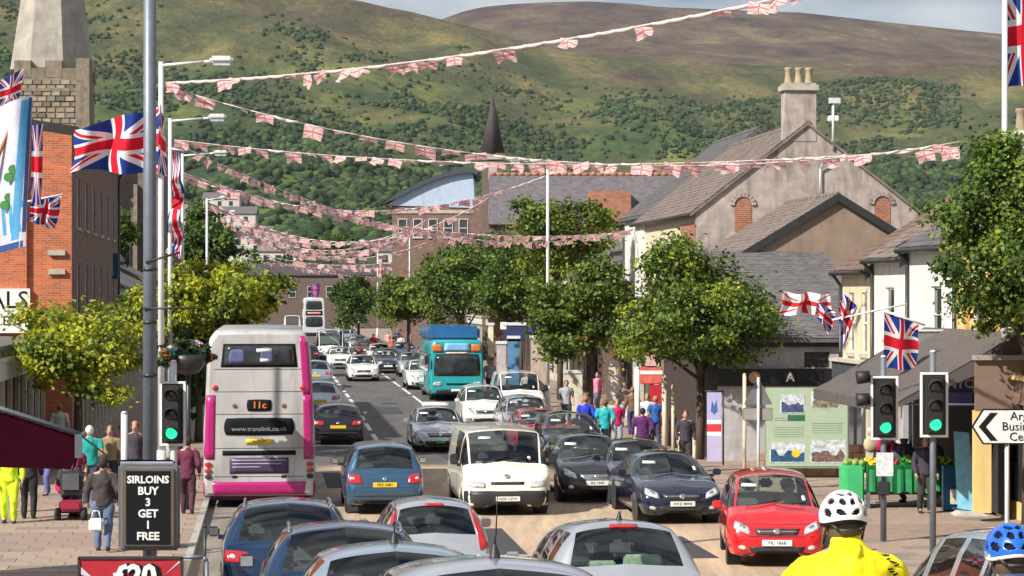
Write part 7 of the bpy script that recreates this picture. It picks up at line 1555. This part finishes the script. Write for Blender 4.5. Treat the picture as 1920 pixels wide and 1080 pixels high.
    def vt(i,j,o_): 
        kk=(i%N,j,o_)
        if kk not in vid: ph=-.26+(PI/2+.26)*j/(Mh*2); vid[kk]=b.verts.new(hp(2*PI*(i%N)/N,ph+(.12*math.cos(2*(2*PI*i/N))*(1-j/(Mh*2))),1.0 if o_ else .915))
        return vid[kk]
    VT=[(sg*a,pc,w1,h1,sk) for sg in (1,-1) for a,pc,w1,h1,sk in ((.36,.16,.22,.13,.5),(.98,.22,.24,.15,.5),(1.62,.25,.22,.16,.3),(2.3,.28,.22,.16,0),(.30,.62,.20,.17,.4),(1.0,.68,.26,.15,.4),(1.9,.70,.26,.15,0),(.5,1.05,.45,.12,.2),(2.6,1.0,.5,.12,0))]
    def solid(i,j):
        th=2*PI*(i%N)/N; th=th-2*PI if th>PI else th; ph=-.26+(PI/2+.26)*j/(Mh*2)
        for a,pc,w1,h1,sk in VT:
            dx=th-a; dy=ph-pc+sk*dx*(1 if a<0 else -1)*.6
            if (dx/w1)**2+(dy/h1)**2<1: return False
        return True
    fs=[]
    for j in range(Mh*2):
        for i in range(N):
            if solid(i,j):
                mi=1 if j<3 or (helm2 is WHT and 30<i<54) else 0
                for o_ in (1,0):
                    q=[vt(i,j,o_),vt(i+1,j,o_),vt(i+1,j+1,o_),vt(i,j+1,o_)]
                    try: f=b.faces.new(q if o_ else q[::-1]); f.smooth=True; f.material_index=mi
                    except: pass
                for (a,d,ni,nj) in (((i,j),(i,j+1),i-1,j),((i+1,j+1),(i+1,j),i+1,j),((i+1,j),(i,j),i,j-1),((i,j+1),(i+1,j+1),i,j+1)):
                    if nj<0 or nj>=Mh*2 or not solid(ni,nj):
                        try: b.faces.new((vt(*a,1),vt(*d,1),vt(*d,0),vt(*a,0)))
                        except: pass
    obj('shell',b,[helm,helm2],h); b=bmesh.new()
    for sg in (1,-1): tube(b,[hp(sg*1.1,-.15,.92),c+Vector((sg*.09,-.02,-.13))*k,c+Vector((sg*.03,-.05,-.19))*k],.007*k,6)
    tube(b,[hp(-.9,-.2,.93),c+Vector((-.05,.125,-.055))*k,c+Vector((.05,.125,-.055))*k,hp(.9,-.2,.93)],.009*k,6); obj('strap',b,PLA,h)
    # bicycle under the rider
    bk=thing('bicycle','bicycle ridden by the %s'%label,'bicycle',g,AW); b=bmesh.new()
    for yy in (.50,-.55):
        wbm=bmesh.new(); lathe(wbm,[(.315,-.012),(.34,-.016),(.345,0),(.34,.016),(.315,.012)],28,'x',c=(0,yy,.345))
        for q in range(9): a=2*PI*q/9; tube(wbm,[(0,yy,.345),(0,yy+math.cos(a)*.32,.345+math.sin(a)*.32)],.003,4)
        obj('wheel',wbm,RUB,bk)
    for p0,p1 in (((0,.50,.345),(0,.05,.28)),((0,.05,.28),(0,.20,.86)),((0,.18,.80),(0,-.42,.86)),((0,.05,.28),(0,-.44,.80)),((0,.5,.345),(0,.18,.80)),((0,-.40,.94),(0,-.55,.345)),((-.26,-.55,1.0),(.26,-.55,1.0)),((0,-.40,.94),(0,-.55,1.0))): tube(b,[p0,p1],.018,8)
    obj('frame',b,M('bike_frame',(.05,.05,.06),.35,coat=.5),bk); sb=bmesh.new(); ball(sb,Vector((0,.20,.89)),.09,2,(.8,1.4,.35)); obj('saddle',sb,PLA,bk)
    return t,k
YEL=M('jacket_yellow',(.85,.72,.0),.75,var=.06,scale=3,bump=.2); t,k=cyclist('cyclist in a bright yellow jacket seen from behind at bottom right',1592,922,11.9,YEL,WHT,INK,'white cycle helmet with black vents on the yellow-jacketed cyclist')
# print on the right shoulder
b=bmesh.new(); rr=random.Random(6)
jk=[c for c in bpy.data.objects if c.parent==t and c.name.startswith('jacket')][0]; V=bvh_of(jk)
for q in range(13):
    x=-.15-.014*(q%4)-rr.uniform(0,.02); z=(1.44-q*.013)*k; h=V.ray_cast(Vector((x*k,3,z)),Vector((0,-1,0)))
    if h[0]:
        w_=rr.uniform(.01,.022)*k; a=rr.uniform(-.8,.8); p=h[0]+h[1]*.006; bb=BX(-w_,w_,-.001,.001,-.004*k,.004*k); bmesh.ops.rotate(bb,verts=bb.verts,matrix=Matrix.Rotation(a,3,'Y')); bmesh.ops.translate(bb,verts=bb.verts,vec=p); mm=bpy.data.meshes.new('t'); bb.to_mesh(mm); bb.free(); b.from_mesh(mm)
obj('printed_emblem',b,INK,t)
cyclist('cyclist in a blue and white helmet at the bottom right corner',1908,985,10.6,M('jacket_navy',(.04,.05,.12),.7),M('helmet_blue',(.01,.12,.55),.3,coat=.8),WHT,'glossy blue and white cycle helmet at the bottom right corner')

bpy.data.scenes.remove(TMP)
